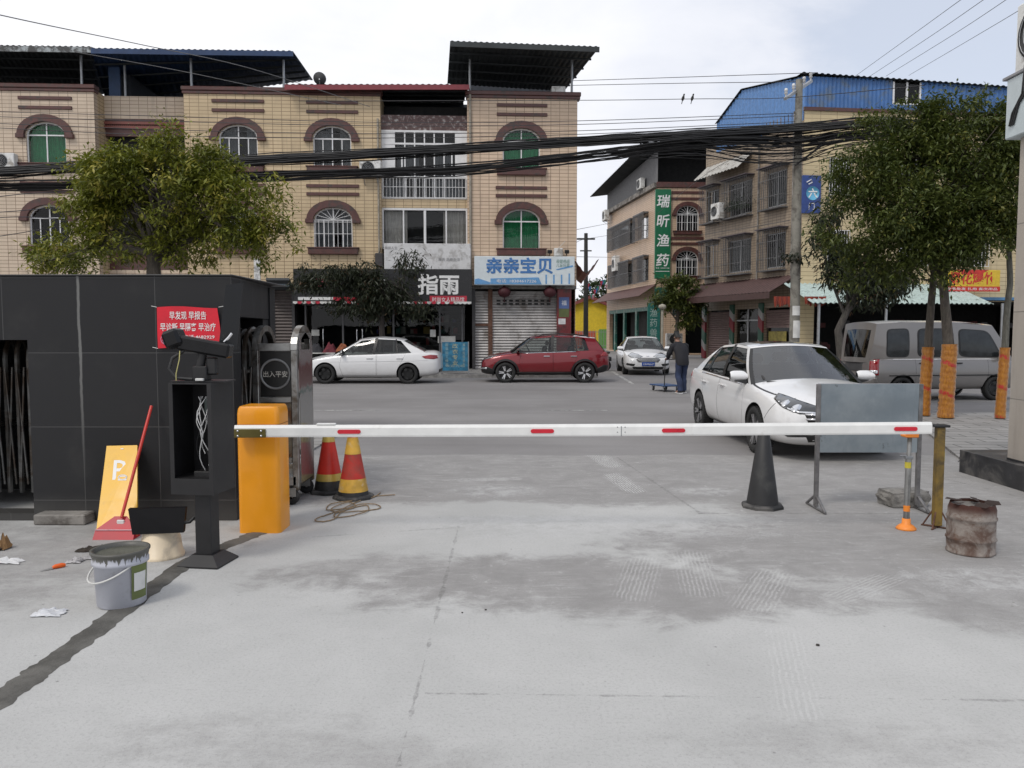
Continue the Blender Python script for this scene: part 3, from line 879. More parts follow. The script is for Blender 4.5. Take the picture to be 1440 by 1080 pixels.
    b = MB(); b.box(xe, f.x(803), -.05, .5, .0, 3.42, .02)
    b.build('red_pillar', mat('dark_red_tiles', (.16, .02, .022), .35, var=.3, scale=4, dirt=(.06, .02, .02), damt=.4), t, loc(), A)
    # lattice openings punched through the top of the shutter
    b = MB()
    for k in range(9):
        for r_ in range(2):
            b.box(xm + .25 + k * .26, xm + .41 + k * .26, .158, .166, 2.78 + r_ * .13, 2.85 + r_ * .13)
    b.build('shutter_slot', M_DARKIN, t, loc(), A)
    # black dress shop: glazing, interior, shelves
    yg = .45
    g = MB(); g.add([(xs0 + .3, yg, .12), (xs1 - .3, yg, .12), (xs1 - .3, yg, 2.75), (xs0 + .3, yg, 2.75)], [(0, 1, 2, 3)]); o = g.build('shop_window', M_GLASSD, t, loc(), A)
    fr = MB()
    for px in (427, 480, 533, 552, 618, 650):
        xx = f.x(px); fr.box(xx - .035, xx + .035, yg - .04, yg - .002, .12, 2.8)
    fr.box(xs0 + .2, xs1 - .2, yg - .05, yg - .003, 2.75, 2.83); fr.box(xs0 + .2, xs1 - .2, yg - .05, yg - .003, .1, .2)
    fr.build('frame', mat('dim_shop_frame', (.12, .12, .125), .5, .4), o)
    h = MB()
    for px in (452, 500, 508):
        xx = f.x(px); h.tube([(xx, yg - .03, .9), (xx, yg - .1, .95), (xx, yg - .1, 1.75), (xx, yg - .03, 1.8)], .022, 8)
    h.build('handle', mat('steel', (.55, .55, .56), .25, 1.0), o)
    b = MB(); b.box(xs0, xs1, 3.6, 3.7, .1, 3.4); b.box(xs0, xs1, .5, 3.6, .08, .12)
    b.build('shop_interior', M_DARKIN, t, loc(), A)
    b = MB(); rn = random.Random(5)
    for k in range(5):
        b.box(f.x(500), xs1 - .4, 2.9, 3.55, .55 + k * .5, .58 + k * .5)
    b.box(xs0 + .5, f.x(480), 2.6, 3.4, .1, 1.0)
    b.build('shop_shelf', mat('dim_shelf', (.08, .075, .07), .7), t, loc(), A)
    cols = [(.25, .05, .05), (.1, .1, .3), (.3, .28, .25), (.05, .12, .1), (.3, .2, .05)]
    b = MB()
    for k in range(44):
        xx = rn.uniform(f.x(505), xs1 - .7); zz = .58 + .5 * rn.randrange(4); hh = rn.uniform(.12, .36); ww = rn.uniform(.1, .3)
        b.box(xx, xx + ww, 2.95, 3.3, zz, zz + hh, .01, mi=rn.randrange(5))
    b.build('shop_goods', [mat('goods_%s' % n_, c_, .7) for n_, c_ in zip(('red', 'blue', 'cream', 'green', 'ochre'), cols)], t, loc(), A)
    b = MB(); b.box(f.x(604), f.x(612), yg - .012, yg - .004, 1.45, 1.75); b.box(f.x(615), f.x(640), yg - .012, yg - .004, 1.2, 1.48); b.box(f.x(435), f.x(446), yg - .012, yg - .004, 1.5, 1.75)
    b.build('notice', mat('paper', (.5, .5, .48), .9), t, loc(), A)
    b = MB(); b.box(xs0 + .1, xs1 - .02, -.35, .05, 2.84, 3.03, .01); b.build('awning_rail', mat('pale_awning_rail', (.42, .42, .4), .6, var=.15), t, loc(), A)
    b = MB(); b.box(f.x(376), f.x(412), -.55, .0, 3.46, 3.58, M=None); b.build('eave', mat('blue_grey_eave', (.16, .2, .23), .6), t, loc(), A)
    b = MB(); b.plate([(0, 0), (.9, .0), (.9, .1), (0, .1)], -.9, 0, M=Matrix.Translation((f.x(383), -.02, 3.35)) @ Matrix.Rotation(R(-22), 4, 'X')); b.build('awning', mat('dark_awning', (.05, .055, .06), .8), t, loc(), A)
    # tiled eave that juts from the flank
    b = MB(); q = f.x(806)
    corrugated(b, lambda u, v: (q + .05 + 1.0 * u, -.1 + v * 1.6, 4.15 - .35 * (1 - abs(2 * u - 1)) + .55 * abs(u - .4) - .3 * v + .2), 6, 1, .03)
    b.build('flank_eave', mat('red_glazed_tile', (.2, .06, .045), .4), t, loc(), A, normals=False)

    # ---------------- signs, each its own thing
    def sign(name, label, px0, py0, px1, py1, y, depth, m, cat='sign'):
        x0_, z1_ = f.p(px0, py0, y); x1_, z0_ = f.p(px1, py1, y)
        th = thing(name, label, cat, f.w((x0_ + x1_) / 2, y, (z0_ + z1_) / 2), A)
        w_, h_ = x1_ - x0_, z1_ - z0_
        b_ = MB(); b_.box(-w_ / 2, w_ / 2, 0, depth, -h_ / 2, h_ / 2, .015)
        b_.build('board', m, th)
        return th, w_, h_
    WHT = mat('white_lettering', (.75, .75, .74), .5, var=.04)
    th, w_, h_ = sign('shop_sign', 'wide black shop fascia with white characters behind the dark tree', 412, 378, 664, 428, -.42, .38, mat('black_sign_board', (.012, .012, .013), .3, var=.3))
    b = MB(); b.text('指雨', .82, w_ * .31, -.012, .1, bold=.025); b.text('衣', .6, -.2, -.012, .1, bold=.02); b.build('lettering', WHT, th)
    RED = mat('red_sign_strip', (.45, .02, .045), .4)
    b = MB(); b.box(w_ * .26, w_ * .47, -.01, .0, -h_ / 2 + .04, -h_ / 2 + .34); b.box(-w_ * .28, w_ * .0, -.01, 0, -h_ / 2 + .14, -h_ / 2 + .28); b.build('red_strip', RED, th)
    b = MB(); b.box(-w_ * .475, -w_ * .28, -.01, 0, -h_ / 2 + .16, -h_ / 2 + .28); b.text('时尚女人精品馆', .2, w_ * .365, -.016, -h_ / 2 + .19, width=w_ * .18); b.build('strip_lettering', WHT, th)
    b = MB()
    for k in range(3):
        a0 = 2.2 * k + .4
        b.tube([(-w_ * .36 + .28 * math.cos(a0 + i * .4) * (1 - .06 * i), -.015, .16 + .15 * math.sin(a0 + i * .4)) for i in range(7)], .022, 5)
    b.tube([(-w_ * .38, -.015, -.1), (-w_ * .37, -.015, .1), (-w_ * .33, -.015, .22), (-w_ * .26, -.015, .25)], .02, 5)
    b.build('emblem', mat('pink_emblem', (.55, .12, .16), .5), th)
    # red and white bunting hem under the fascia
    th2 = thing('bunting', 'red and white scalloped strip hanging under the black fascia', 'bunting', f.w(0, -.44, f.p(500, 430)[1]), A)
    b = MB()
    xa, xb = f.x(416), f.x(663); n = 40
    for k in range(n):
        xk = xa + (xb - xa) * k / n; dk = (xb - xa) / n
        b.add([(xk, 0, .16), (xk + dk, 0, .16), (xk + dk, 0, .09), (xk + dk * .5, 0, .05), (xk, 0, .09)], [(0, 1, 2, 3, 4)], 0 if (k * 7 // 5) % 3 == 1 else 1)
    b.build('cloth_strip', [RED, M_WHITEP], th2, normals=False)
    th, w_, h_ = sign('shop_sign', 'blank white board above the black fascia with faint grey print', 540, 342, 662, 379, -.3, .28, mat('white_sign_board', (.62, .62, .62), .5, var=.06, dirt=(.4, .39, .38), damt=.4))
    b = MB(); b.text('服务 品质生活', .13, w_ * .25, -.01, -.12); b.text('美丽人生', .12, -w_ * .42, -.01, h_ * .32); b.build('lettering', mat('grey_print', (.22, .22, .23), .6), th)
    th, w_, h_ = sign('shop_sign', 'white and blue baby shop sign above the silver roller shutter', 667, 360, 808, 401, -.5, .48, mat('pale_blue_sign_board', (.62, .68, .7), .4, var=.05))
    BLU = mat('blue_lettering', (.05, .17, .42), .4)
    b = MB(); b.text('亲亲宝贝', .66, -w_ * .02 - .12, -.012, .2, width=2.7, bold=.03)
    b.build('lettering', BLU, th)
    b = MB(); b.plate([(-w_ * .34, -h_ / 2 + .03), (-w_ * .34, -h_ / 2 + .26), (w_ * .14, -h_ / 2 + .31), (w_ * .17, -h_ / 2 + .03)], -.008, 0)
    b.plate([(-w_ / 2 + .01, -h_ / 2 + .02), (-w_ / 2 + .01, -h_ / 2 + .22), (-w_ * .46, -h_ / 2 + .26), (-w_ * .34, -h_ / 2 + .1), (-w_ * .345, -h_ / 2 + .02)], -.009, 0)
    for k in range(4):
        xx = w_ * .215 + k * w_ * .077; b.box(xx - .03, xx + .03, -.008, 0, -h_ / 2 + .05, -h_ / 2 + .42 + .05 * (k == 3))
    b.plate([(w_ * .31, h_ * .05), (w_ * .48, h_ * .2), (w_ * .485, h_ * .14), (w_ * .33, h_ * .02)], -.008, 0)
    b.build('blue_band', mat('sky_blue_print', (.12, .3, .55), .4), th)
    b = MB(); b.text('电话: 18384617226', .14, -w_ * .08, -.014, -h_ / 2 + .16, width=1.6); b.build('phone_lettering', WHT, th)
    b = MB(); b.text('母婴用品\n儿童玩具', .3, w_ * .38, -.012, .3, width=.55, shear=.2); b.build('small_lettering', mat('green_print', (.12, .25, .2), .5), th)
    # posters on the red pillar
    for (px0, py0, px1, py1, c_, lb) in ((786, 418, 800, 434, (.08, .13, .3), 'blue and green poster high on the red pillar'), (785, 448, 795, 456, (.6, .6, .6), 'small white paper notice pasted on the red pillar')):
        x0_, z1_ = f.p(px0, py0); x1_, z0_ = f.p(px1, py1)
        b = MB(); b.box(x0_, x1_, -.06, -.052, z0_, z1_)
        if 'blue' in lb:
            b.box(x0_, x1_, -.06, -.052, z0_ - .35, z0_ - .004, mi=1)
            b.text('福', .2, (x0_ + x1_) / 2, -.064, (z0_ + z1_) / 2, mi=2)
        tag(b.build('poster', [mat('poster_%s' % lb[:4], c_, .6), mat('poster_green', (.1, .12, .04), .6), WHT], None, f.w(0, 0, 0), A), lb, 'poster')
    # two red shop lanterns behind the shutter's top
    for px, lb in ((709, 'dark red paper lantern at the left of the baby shop shutter'), (773, 'dark red paper lantern at the right of the baby shop shutter')):
        x_, z_ = f.p(px, 411, -.1)
        b = MB(); b.lathe([(.02, -.22), (.2, -.16), (.28, 0), (.2, .16), (.06, .22), (.02, .3)], 16); b.tube([(0, 0, -.22), (0, 0, -.42)], .02, 5)
        tag(b.build('lantern', mat('shade_darkened_red_paper', (.055, .008, .012), .7), None, f.w(x_, -.2, z_), A), lb, 'lantern')  # paper red darkened to stand in for the shade the lanterns hang in
    # floodlights and a box above the baby shop sign
    for px, lb in ((773, 'small black floodlight on the left of the white box above the baby shop sign'), (797, 'small black floodlight on the right of the white box above the baby shop sign')):
        x_, z_ = f.p(px, 356, -.2)
        b = MB(); b.box(-.09, .09, -.1, .05, 0, .14, .02, M=Matrix.Rotation(R(20), 4, 'X')); b.tube([(0, 0, 0), (0, .2, -.1)], .02, 5)
        tag(b.build('floodlight', M_BLACK, None, f.w(x_, -.2, z_), A), lb, 'light')
    x_, z_ = f.p(785, 356, -.15)
    b = MB(); b.box(-.18, .18, -.1, .1, -.12, .2, .02); b.tube([(0, 0, .2), (.3, .05, .5)], .01, 5)
    tag(b.build('junction_box', M_WHITEP, None, f.w(x_, -.15, z_), A), 'white junction box above the baby shop sign', 'box')
    # air conditioners on the front
    x_, z_ = f.p(516, 248, -.2); ac_unit(f.w(x_ + .15, -.22, z_), A, 'white air conditioner with dark fan beside the upper grey arched window', .85, .6)
    x_, z_ = f.p(8, 238, -.2); ac_unit(f.w(x_, -.22, z_), A, 'white air conditioner at the far left of the tiled front', .85, .6)
    x_, z_ = f.p(533, 375, -.2)
    b = MB(); b.box(-.16, .16, -.22, .0, 0, .55, .03); b.tube([(0, -.1, .55), (.05, -.05, .75)], .025, 6)
    tag(b.build('meter_box', mat('dark_meter_box', (.05, .045, .045), .6), None, f.w(x_, 0, z_), A), 'dark meter box on the wall left of the white board', 'box')
tiled_house()

# ================================================================ house with the tall green sign
def green_house():
    O = (10.65, 58.0); base = Vector((O[0], O[1], 0))
    ff = Face(O, R(1.5)); fl = Face(O, math.atan2(-14.0, 2.0))
    t = thing('apartment_building', 'narrow tiled house down the side street with grey clad top storey', 'building', base)
    tm = tile_mat('cream_pink_tiles', (.60, .44, .31), (.54, .39, .27), (.18, .1, .065), .36, .145, ms=.010)
    loc = Vector((0, 0, 0))
    Z2, Z3 = ff.p(960, 388)[1], ff.p(960, 325)[1]
    cx = ff.x(964.5); ZT = ff.p(950, 264)[1]; LEN = 14.0
    b = MB(); b.wall(rect(0, 9, 0, ZT), [arch(cx, Z2, 1.6, 1.25, .6)[::-1], arch(cx, Z3, 1.6, 1.25, .6)[::-1], rect(2.2, 8, .1, 3.8)[::-1]], 0, .3); b.build('wall', tm, t, loc, ff.a)
    for z, gr in ((Z2, True), (Z3, True)):
        arch_window(t, ff, cx, z, 1.6, 1.25, .6, 'dark', grille=gr, base=base)
    tr = MB()
    tr.box(-.1, 9.1, -.1, .32, ZT, ZT + .4, .02)
    for z in (Z2 + 2.35, Z2 + 2.75, Z3 + 2.35, Z3 + 2.8):
        tr.box(cx - 1.2, cx + 1.2, -.06, -.001, z - .09, z + .09)
    tr.build('trim_band', M_BROWN, t, loc, ff.a)
    # flank: caged windows
    holes = []
    wl = []
    for (px0, py0, px1, py1) in ((860, 305, 893, 345), (897, 285, 912, 333), (861, 365, 890, 400), (896, 357, 912, 395)):
        x0, za = fl.p(px0, (py0 + py1) / 2); x1, _ = fl.p(px1, (py0 + py1) / 2)
        zz = Z3 - .2 if py0 < 340 else Z2 - .2
        wl.append((x0, x1, zz, zz + 1.75)); holes.append(rect(x0, x1, zz, zz + 1.75)[::-1])
    b = MB(); b.wall(rect(-LEN, -.001, 0, ZT), holes + [rect(-13, -1.2, .1, 3.6)[::-1]], 0, .3); b.build('side_wall', tm, t, loc, fl.a)
    for (x0, x1, z0, z1) in wl:
        p = MB(); p.add([(x0, .15, z0), (x1, .15, z0), (x1, .15, z1), (x0, .15, z1)], [(0, 1, 2, 3)]); o = p.build('window', M_GLASSD, t, loc, fl.a)
        c = MB(); n = max(4, int((x1 - x0) / .16))
        for k in range(n + 1):
            xx = x0 + (x1 - x0) * k / n; c.tube([(xx, -.42, z0 - .1), (xx, -.42, z1 + .1)], .022, 4, sm=False)
        for zz in (z0 - .1, (z0 + z1) / 2, z1 + .1):
            c.tube([(x0, 0, zz), (x0, -.42, zz), (x1, -.42, zz), (x1, 0, zz)], .03, 4, sm=False)
        c.box(x0, x1, -.45, 0, z1 + .13, z1 + .19)
        c.build('grille', M_CAGE, o)
    b = MB(); b.box(-LEN - .05, 0.05, -.3, .05, ZT + .02, ZT + .35); b.build('ledge', M_CONC, t, loc, fl.a)
    b = MB(); top = lambda x: 14.9 - .75 * (-x / LEN)
    ribbed_wall(b, lambda u: (-LEN + LEN * u, ZT + .36, top(-LEN + LEN * u)), 46, .05)
    b.build('cladding', mat('grey_cladding', (.15, .15, .155), .6, .2, var=.15), t, loc, fl.a)
    M1 = fl.M; rb = MB()
    a0, a1 = fl.w(.6, -1.3, 15.2), fl.w(-LEN - 1.0, -1.4, 14.05); c0, c1 = Vector((19, 57.0, 15.5)), Vector((19, 73, 15.5))
    corrugated(rb, lambda u, v: (a0.lerp(a1, u).lerp(c0.lerp(c1, u), v)) - base, 40, 1, .04); rb.build('roof', M_ROOFD, t, loc, 0, normals=False)
    b = MB(); b.box(.3, 9, 2.5, 2.7, ZT, 15.1); b.box(.02, 9, .31, 12.5, 3.8, ZT - .02); b.build('room_back', M_DARKIN, t, loc, ff.a)
    b = MB(); b.box(-LEN + .2, -.4, 2.2, 2.4, 0, 3.7); b.box(-LEN + .01, -LEN + .2, .31, 8, 0, 11); b.build('shop_partition', M_DARKIN, t, loc, fl.a)
    b = MB(); b.box(.25, 9, 4, 12, 0, 3.78); b.build('shop_interior', M_DARKIN, t, loc, ff.a)
    # green shop front along the flank
    g = MB()
    for px in (865, 878, 895):
        xx = fl.x(px); g.box(xx - .22, xx + .22, -.06, .12, 0, 3.6)
    g.box(-13, -1.2, -.05, .1, 3.3, 3.6); g.box(-1.2, 0, -.05, .05, 0, 4.0)
    g.build('shop_front', mat('green_shop_front', (.02, .12, .095), .5, var=.3, dirt=(.2, .25, .22), damt=.35), t, loc, fl.a)
    g = MB()
    corrugated(g, lambda u, v: (-LEN + LEN * u, -1.4 + 1.4 * v, 4.3 + .9 * v), 30, 1, .04); g.build('awning', mat('maroon_tile_awning', (.1, .05, .045), .6, var=.25), t, loc, fl.a, normals=False)
    # tall green sign on the corner
    x0, z1 = ff.p(922, 266, -.25); x1, z0 = ff.p(942.5, 392, -.25)
    th = thing('shop_sign', 'tall green vertical sign with white characters on the house corner', 'sign', ff.w((x0 + x1) / 2, -.25, (z0 + z1) / 2), ff.a)
    w_, h_ = x1 - x0, z1 - z0
    b = MB(); b.box(-w_ / 2, w_ / 2, 0, .2, -h_ / 2, h_ / 2, .02); b.build('board', mat('green_sign_board', (.006, .13, .055), .4, var=.1), th)
    b = MB()
    for k, ch in enumerate('瑞昕渔药'):
        b.text(ch, .92, 0, -.02, h_ / 2 - .85 - k * 1.42, shear=.12, bold=.015)
    b.box(-w_ / 2 + .06, w_ / 2 - .06, -.02, -.012, -h_ / 2 + .52, -h_ / 2 + .56); b.text('电话: 13890471268', .13, 0, -.02, -h_ / 2 + .78, width=w_ * .85)
    b.build('lettering', mat('white_lettering', (.75, .75, .74), .5, var=.04), th)
    x0, z1 = ff.p(921, 400, -.2)
    th = thing('shop_sign', 'small green hanging sign at the foot of the tall green sign', 'sign', ff.w(x0 + .5, -.2, z1 - .9), ff.a)
    b = MB(); b.box(-.5, .9, 0, .15, -.9, .7, .02); b.build('board', mat('dark_green_board', (.01, .07, .045), .5), th)
    th = thing('shop_sign', 'teal upright board with pale characters beside the green shop front', 'sign', ff.w(-.25, -.3, 2.1), ff.a)
    b = MB(); b.box(-.45, .5, 0, .12, -1.9, 1.7, .02); b.build('board', mat('teal_board', (.015, .13, .11), .5, var=.2), th)
    b = MB(); b.text('渔药兽药', 2.8, 0, -.01, -.1, width=.55, vertical=True); b.build('lettering', mat('pale_print', (.35, .45, .42), .6), th)
    ac_unit(fl.w(fl.x(905), -.35, ZT + .4), fl.a, 'white air conditioner on the ledge under the grey cladding', 1.0, .8, .35)
    ac_unit(fl.w(fl.x(858), -.5, ZT - .6), fl.a, 'white air conditioner at the far end of the ledge', 1.0, .9, .4)
    ac_unit(fl.w(fl.x(872), -.45, Z3 - 2.2), fl.a, 'tall white air conditioner between the caged side windows', 1.1, 1.3, .4)
green_house()

# ================================================================ house with the blue top storey
def blue_house():
    N = (15.2, 41.5); base = Vector((N[0], N[1], 0))
    ff = Face(N, R(6.3)); fl = Face(N, math.atan2(-8.5, 3.0)); LEN = 9.0
    t = thing('apartment_building', 'brown tiled corner house with bright blue metal top storey', 'building', base)
    loc = Vector((0, 0, 0))
    tl = tile_mat('drab_brown_tiles', (.34, .27, .195), (.29, .23, .17), (.1, .07, .05), .34, .15, dirt=(.07, .06, .05), dirtamt=.6)
    tf = tile_mat('pale_yellow_tiles', (.60, .49, .30), (.55, .45, .27), (.22, .15, .09), .9, .22, dirtamt=.3)
    ZB = ff.p(1125, 152)[1]; ZT = ff.p(1125, 107)[1]
    # caged flank windows: rows by the photograph's near column
    rows = [fl.p(1090, 369)[1], fl.p(1090, 287)[1]]
    z2 = fl.p(1092, 372)[1]; z3 = fl.p(1092, 265)[1]
    z2, z3 = 5.2, 8.55
    colsx = [(fl.x(991), fl.x(1008)), (fl.x(1022), fl.x(1054)), (fl.x(1074), fl.x(1102))]
    wins = [(a, b, z, z + 1.9) for z in (z2, z3) for a, b in colsx]
    b = MB(); b.wall(rect(-LEN, -.001, 0, ZB), [rect(*q)[::-1] for q in wins] + [rect(-8.6, -6.2, .1, 3.0)[::-1], rect(-5.6, -3.4, .1, 3.0)[::-1], rect(-2.9, -.4, .1, 3.0)[::-1]], 0, .3)
    b.build('side_wall', tl, t, loc, fl.a)
    for i, (x0, x1, z0, z1) in enumerate(wins):
        p = MB(); p.add([(x0, .15, z0), (x1, .15, z0), (x1, .15, z1), (x0, .15, z1)], [(0, 1, 2, 3)]); o = p.build('window', M_GLASSD, t, loc, fl.a)
        fr = MB(); xm = (x0 + x1) / 2
        for xx in (x0 + .03, xm, x1 - .03):
            fr.box(xx - .03, xx + .03, .1, .148, z0, z1)
        fr.box(x0, x1, .1, .148, z1 - .06, z1); fr.box(x0, x1, .1, .148, z0, z0 + .06)
        fr.build('frame', M_GREYMETAL, o)
        c = MB(); n = max(6, int((x1 - x0) / .14)); d = .5
        for k in range(n + 1):
            xx = x0 - .1 + (x1 - x0 + .2) * k / n; c.tube([(xx, -d, z0 - .15), (xx, -d, z1 + .15)], .014, 4, sm=False)
        for zz in (z0 - .15, z0 + .5, z1 - .5, z1 + .15):
            c.tube([(x0 - .1, 0, zz), (x0 - .1, -d, zz), (x1 + .1, -d, zz), (x1 + .1, 0, zz)], .018, 4, sm=False)
        for k in range(1, 4):
            for xx in (x0 - .1, x1 + .1):
                c.tube([(xx, -d * k / 4, z0 - .15), (xx, -d * k / 4, z1 + .15)], .014, 4, sm=False)
        c.box(x0 - .12, x1 + .12, -d, 0, z0 - .2, z0 - .16)
        c.build('grille', M_CAGE, o)
        h = MB(); h.box(x0 - .2, x1 + .2, -.62, 0, z1 + .2, z1 + .25); h.build('canopy', mat('dull_purple_canopy', (.09, .075, .085), .7), o)
        if i in (1, 3, 5):
            q = MB(); curtain(q, x0 + .05, x1 - .4, z0, z1, .35); q.build('curtain', M_GREYCUR, o, normals=False)
    sh = MB()
    corrugated(sh, lambda u, v: (-LEN + .1 + 4.6 * u, -1.0 + 1.0 * v, z3 + 2.4 + .1 + .9 * v), 14, 1, .04)
    sh.build('awning', mat('pale_sheet_awning', (.4, .39, .36), .6, var=.15, dirt=(.15, .13, .11), damt=.4), t, loc, fl.a, normals=False)
    pipe = MB()
    for px in (1064, 1112):
        pipe.tube([(fl.x(px), -.08, 3.8), (fl.x(px), -.08, ZB)], .05, 6)
    pipe.build('drain_pipe', M_CONC, t, loc, fl.a)
    # front
    wf = [(ff.x(1160), ff.x(1190), z3 + .3, z3 + 2.2), (ff.x(1160), ff.x(1190), z2, z2 + 1.8), (ff.x(1260), ff.x(1300), z3 + .3, z3 + 2.2), (ff.x(1260), ff.x(1300), z2, z2 + 1.8), (ff.x(1345), ff.x(1385), z3 + .3, z3 + 2.2), (ff.x(1345), ff.x(1385), z2, z2 + 1.8)]
    b = MB(); b.wall(rect(0, 17, 0, ZB), [rect(*q)[::-1] for q in wf] + [rect(.8, 16.6, .1, 3.3)[::-1]], 0, .3); b.build('wall', tf, t, loc, ff.a)
    for (x0, x1, z0, z1) in wf:
        p = MB(); p.add([(x0, .15, z0), (x1, .15, z0), (x1, .15, z1), (x0, .15, z1)], [(0, 1, 2, 3)]); o = p.build('window', M_GLASSD, t, loc, ff.a)
        c = MB(); n = 8
        for k in range(n + 1):
            xx = x0 + (x1 - x0) * k / n; c.tube([(xx, -.08, z0), (xx, -.08, z1)], .016, 4, sm=False)
        for zz in (z0, (z0 + z1) / 2, z1):
            c.tube([(x0, -.08, zz), (x1, -.08, zz)], .02, 4, sm=False)
        c.build('grille', M_WHITEFRAME, o)
    bl = mat('blue_metal_cladding', (.055, .145, .35), .5, .1, var=.18, scale=1.5, dirt=(.1, .14, .2), damt=.35, dscale=1.2)
    xw0, xw1 = ff.x(1246), ff.x(1283)
    b = MB()
    ribbed_wall(b, lambda u: (.0 + xw0 * u, ZB, ZT), 22, .04); ribbed_wall(b, lambda u: (xw1 + (15.5 - xw1) * u, ZB, ZT - .35 * u), 34, .04)
    ribbed_wall(b, lambda u: (xw0 + (xw1 - xw0) * u, ZB, ZB + .35), 8, .04)
    b.build('front_cladding', bl, t, loc, ff.a, normals=False)
    b = MB(); g0 = fl.x(1003); g1 = fl.x(1038)
    zg = lambda x: ZT if x > g1 * .55 else ZT
    xs_ = [(fl.x(1003), fl.p(1003, 178)[1]), (fl.x(1038), fl.p(1038, 130)[1]), (-.0, ZT)]
    def gz(x):
        for (xa, za), (xb, zb) in zip(xs_, xs_[1:]):
            if x <= xb:
                return za + (zb - za) * max(0, (x - xa)) / (xb - xa)
        return ZT
    xg = xs_[0][0]
    ribbed_wall(b, lambda u: (xg * (1 - u), ZB - .6, max(ZB - .55, gz(xg * (1 - u)))), 26, .04)
    b.build('gable_cladding', mat('pale_blue_cladding', (.1, .22, .46), .45, .1, var=.14), t, loc, fl.a, normals=False)
    b = MB()
    q = [fl.w(x, -.15, z + .05) - base for x, z in xs_]
    dirf = (ff.w(1, 0, 0) - ff.w(0, 0, 0)) * 16
    for k in range(2):
        corrugated(b, lambda u, v, k=k: q[k].lerp(q[k + 1], v) + dirf * u + Vector((0, 0, -.55 * u)), 40, 1, .05)
    e0 = ff.w(-.3, -.25, ZT + .1) - base
    corrugated(b, lambda u, v: e0 + dirf * (u * 1.02) + Vector((0, 0, -.45 * u + .1 * v)) + (ff.w(0, 1, 0) - ff.w(0, 0, 0)) * (v * 6), 50, 1, .05)
    b.build('roof', M_ROOFD, t, loc, 0, normals=False)
    p = MB(); p.add([(xw0 + .05, .05, ZB + .4), (xw1 - .05, .05, ZB + .4), (xw1 - .05, .05, ZT - .1), (xw0 + .05, .05, ZT - .1)], [(0, 1, 2, 3)]); o = p.build('window', M_GLASSD, t, loc, ff.a)
    fr = MB()
    for k in range(3):
        xx = xw0 + (xw1 - xw0) * k / 2; fr.box(xx - .05, xx + .05, -.02, .048, ZB + .36, ZT - .1)
    fr.box(xw0, xw1, -.02, .045, ZB + .34, ZB + .42); fr.build('frame', M_WHITEFRAME, o)
    tr = MB(); tr.box(-.06, 17, -.1, .0, ZB - .12, ZB + .06); tr.box(1.5, 5, -.05, -.001, ZB - .75, ZB - .6); tr.build('trim_band', M_BROWN, t, loc, ff.a)
    # dark core
    c = MB(); c.box(.35, 16.8, 1.2, 8.5, 3.4, ZT - .7); c.box(.35, 16.8, 7.0, 8.5, 0, 3.38); c.box(16.7, 17, .3, 8.5, 0, ZT - .7); c.box(0.6, 16.8, .3, 7, 3.25, 3.4)
    c.build('room_back', M_DARKIN, t, loc, ff.a)
    c = MB(); c.box(-LEN + .2, -.5, .9, 1.4, 0, ZB - .2); c.build('room_partition', M_DARKIN, t, loc, fl.a)
    # flank shops
    aw = mat('maroon_awning', (.075, .04, .037), .7, var=.2)
    b = MB(); corrugated(b, lambda u, v: (-LEN - .4 + (LEN + .2) * u, -1.8 + 1.8 * v, 3.75 + .95 * v), 30, 1, .03); b.box(-LEN - .4, -.2, -1.82, -1.78, 3.42, 3.74)
    b.build('awning', aw, t, loc, fl.a, normals=False)
    msh = mat('pinkish_shutter', (.2, .14, .13), .6, .2, var=.15)
    b0 = base
    shutter('roller_shutter', -8.6, -6.2, .1, 3.0, .1, msh, t, fl, b0, .14)
    shutter('roller_shutter', -2.9, -.4, 1.9, 3.0, .1, msh, t, fl, b0, .14)
    g = MB(); g.add([(-5.6, .12, .1), (-3.4, .12, .1), (-3.4, .12, 3), (-5.6, .12, 3)], [(0, 1, 2, 3)]); g.add([(-2.9, .2, .1), (-.4, .2, .1), (-.4, .2, 1.9), (-2.9, .2, 1.9)], [(0, 1, 2, 3)]); o = g.build('shop_window', M_GLASSD, t, loc, fl.a)
    fr = MB(); fr.box(-4.55, -4.45, .06, .118, .1, 3.0); fr.box(-5.6, -3.4, .06, .118, 2.3, 2.38); fr.build('frame', M_GREYMETAL, o)
    pst = MB(); pst.box(-2.7, -1.2, .14, .155, .2, 1.7); pst.text('MOON', .55, -1.95, .13, .8, width=1.2, mi=1); pst.build('window_poster', [mat('yellow_poster', (.3, .25, .06), .6, var=.3), M_BLACK], t, loc, fl.a)
    # barber-striped columns
    m, nt = base_mat('striped_column_wrap'); v = coords(nt, False); s = nd(nt, 'ShaderNodeSeparateXYZ', {0: v})
    ph = mth(nt, 'FRACT', mth(nt, 'ADD', mth(nt, 'MULTIPLY', s.outputs[2], .55), mth(nt, 'MULTIPLY', s.outputs[0], .5)))
    cc = mixc(nt, mth(nt, 'GREATER_THAN', ph, .36), (.2, .02, .028), (.33, .33, .325)); cc = mixc(nt, mth(nt, 'GREATER_THAN', ph, .6), cc, (.025, .09, .06))
    out(nt, nd(nt, 'ShaderNodeBsdfPrincipled', {'Base Color': cc, 'Roughness': .5}).outputs[0])
    for xx in (-8.85, -5.9, -3.15):
        b = MB(); b.box(-.2, .2, -.12, .24, 0, 3.3, .02)
        b.build('shop_column', m, t, fl.w(xx, 0, 0) - base, fl.a)
    # low sheet canopy round the corner
    b = MB(); cm = mat('pale_green_canopy', (.42, .52, .5), .5, var=.12, dirt=(.2, .25, .24), damt=.3)
    corrugated(b, lambda u, v: (-.9 + 9.5 * u, -3.2 + 3.2 * v, 3.05 + 1.15 * v), 36, 1, .05)
    b.build('canopy', cm, t, loc, ff.a, normals=False)
    b = MB()
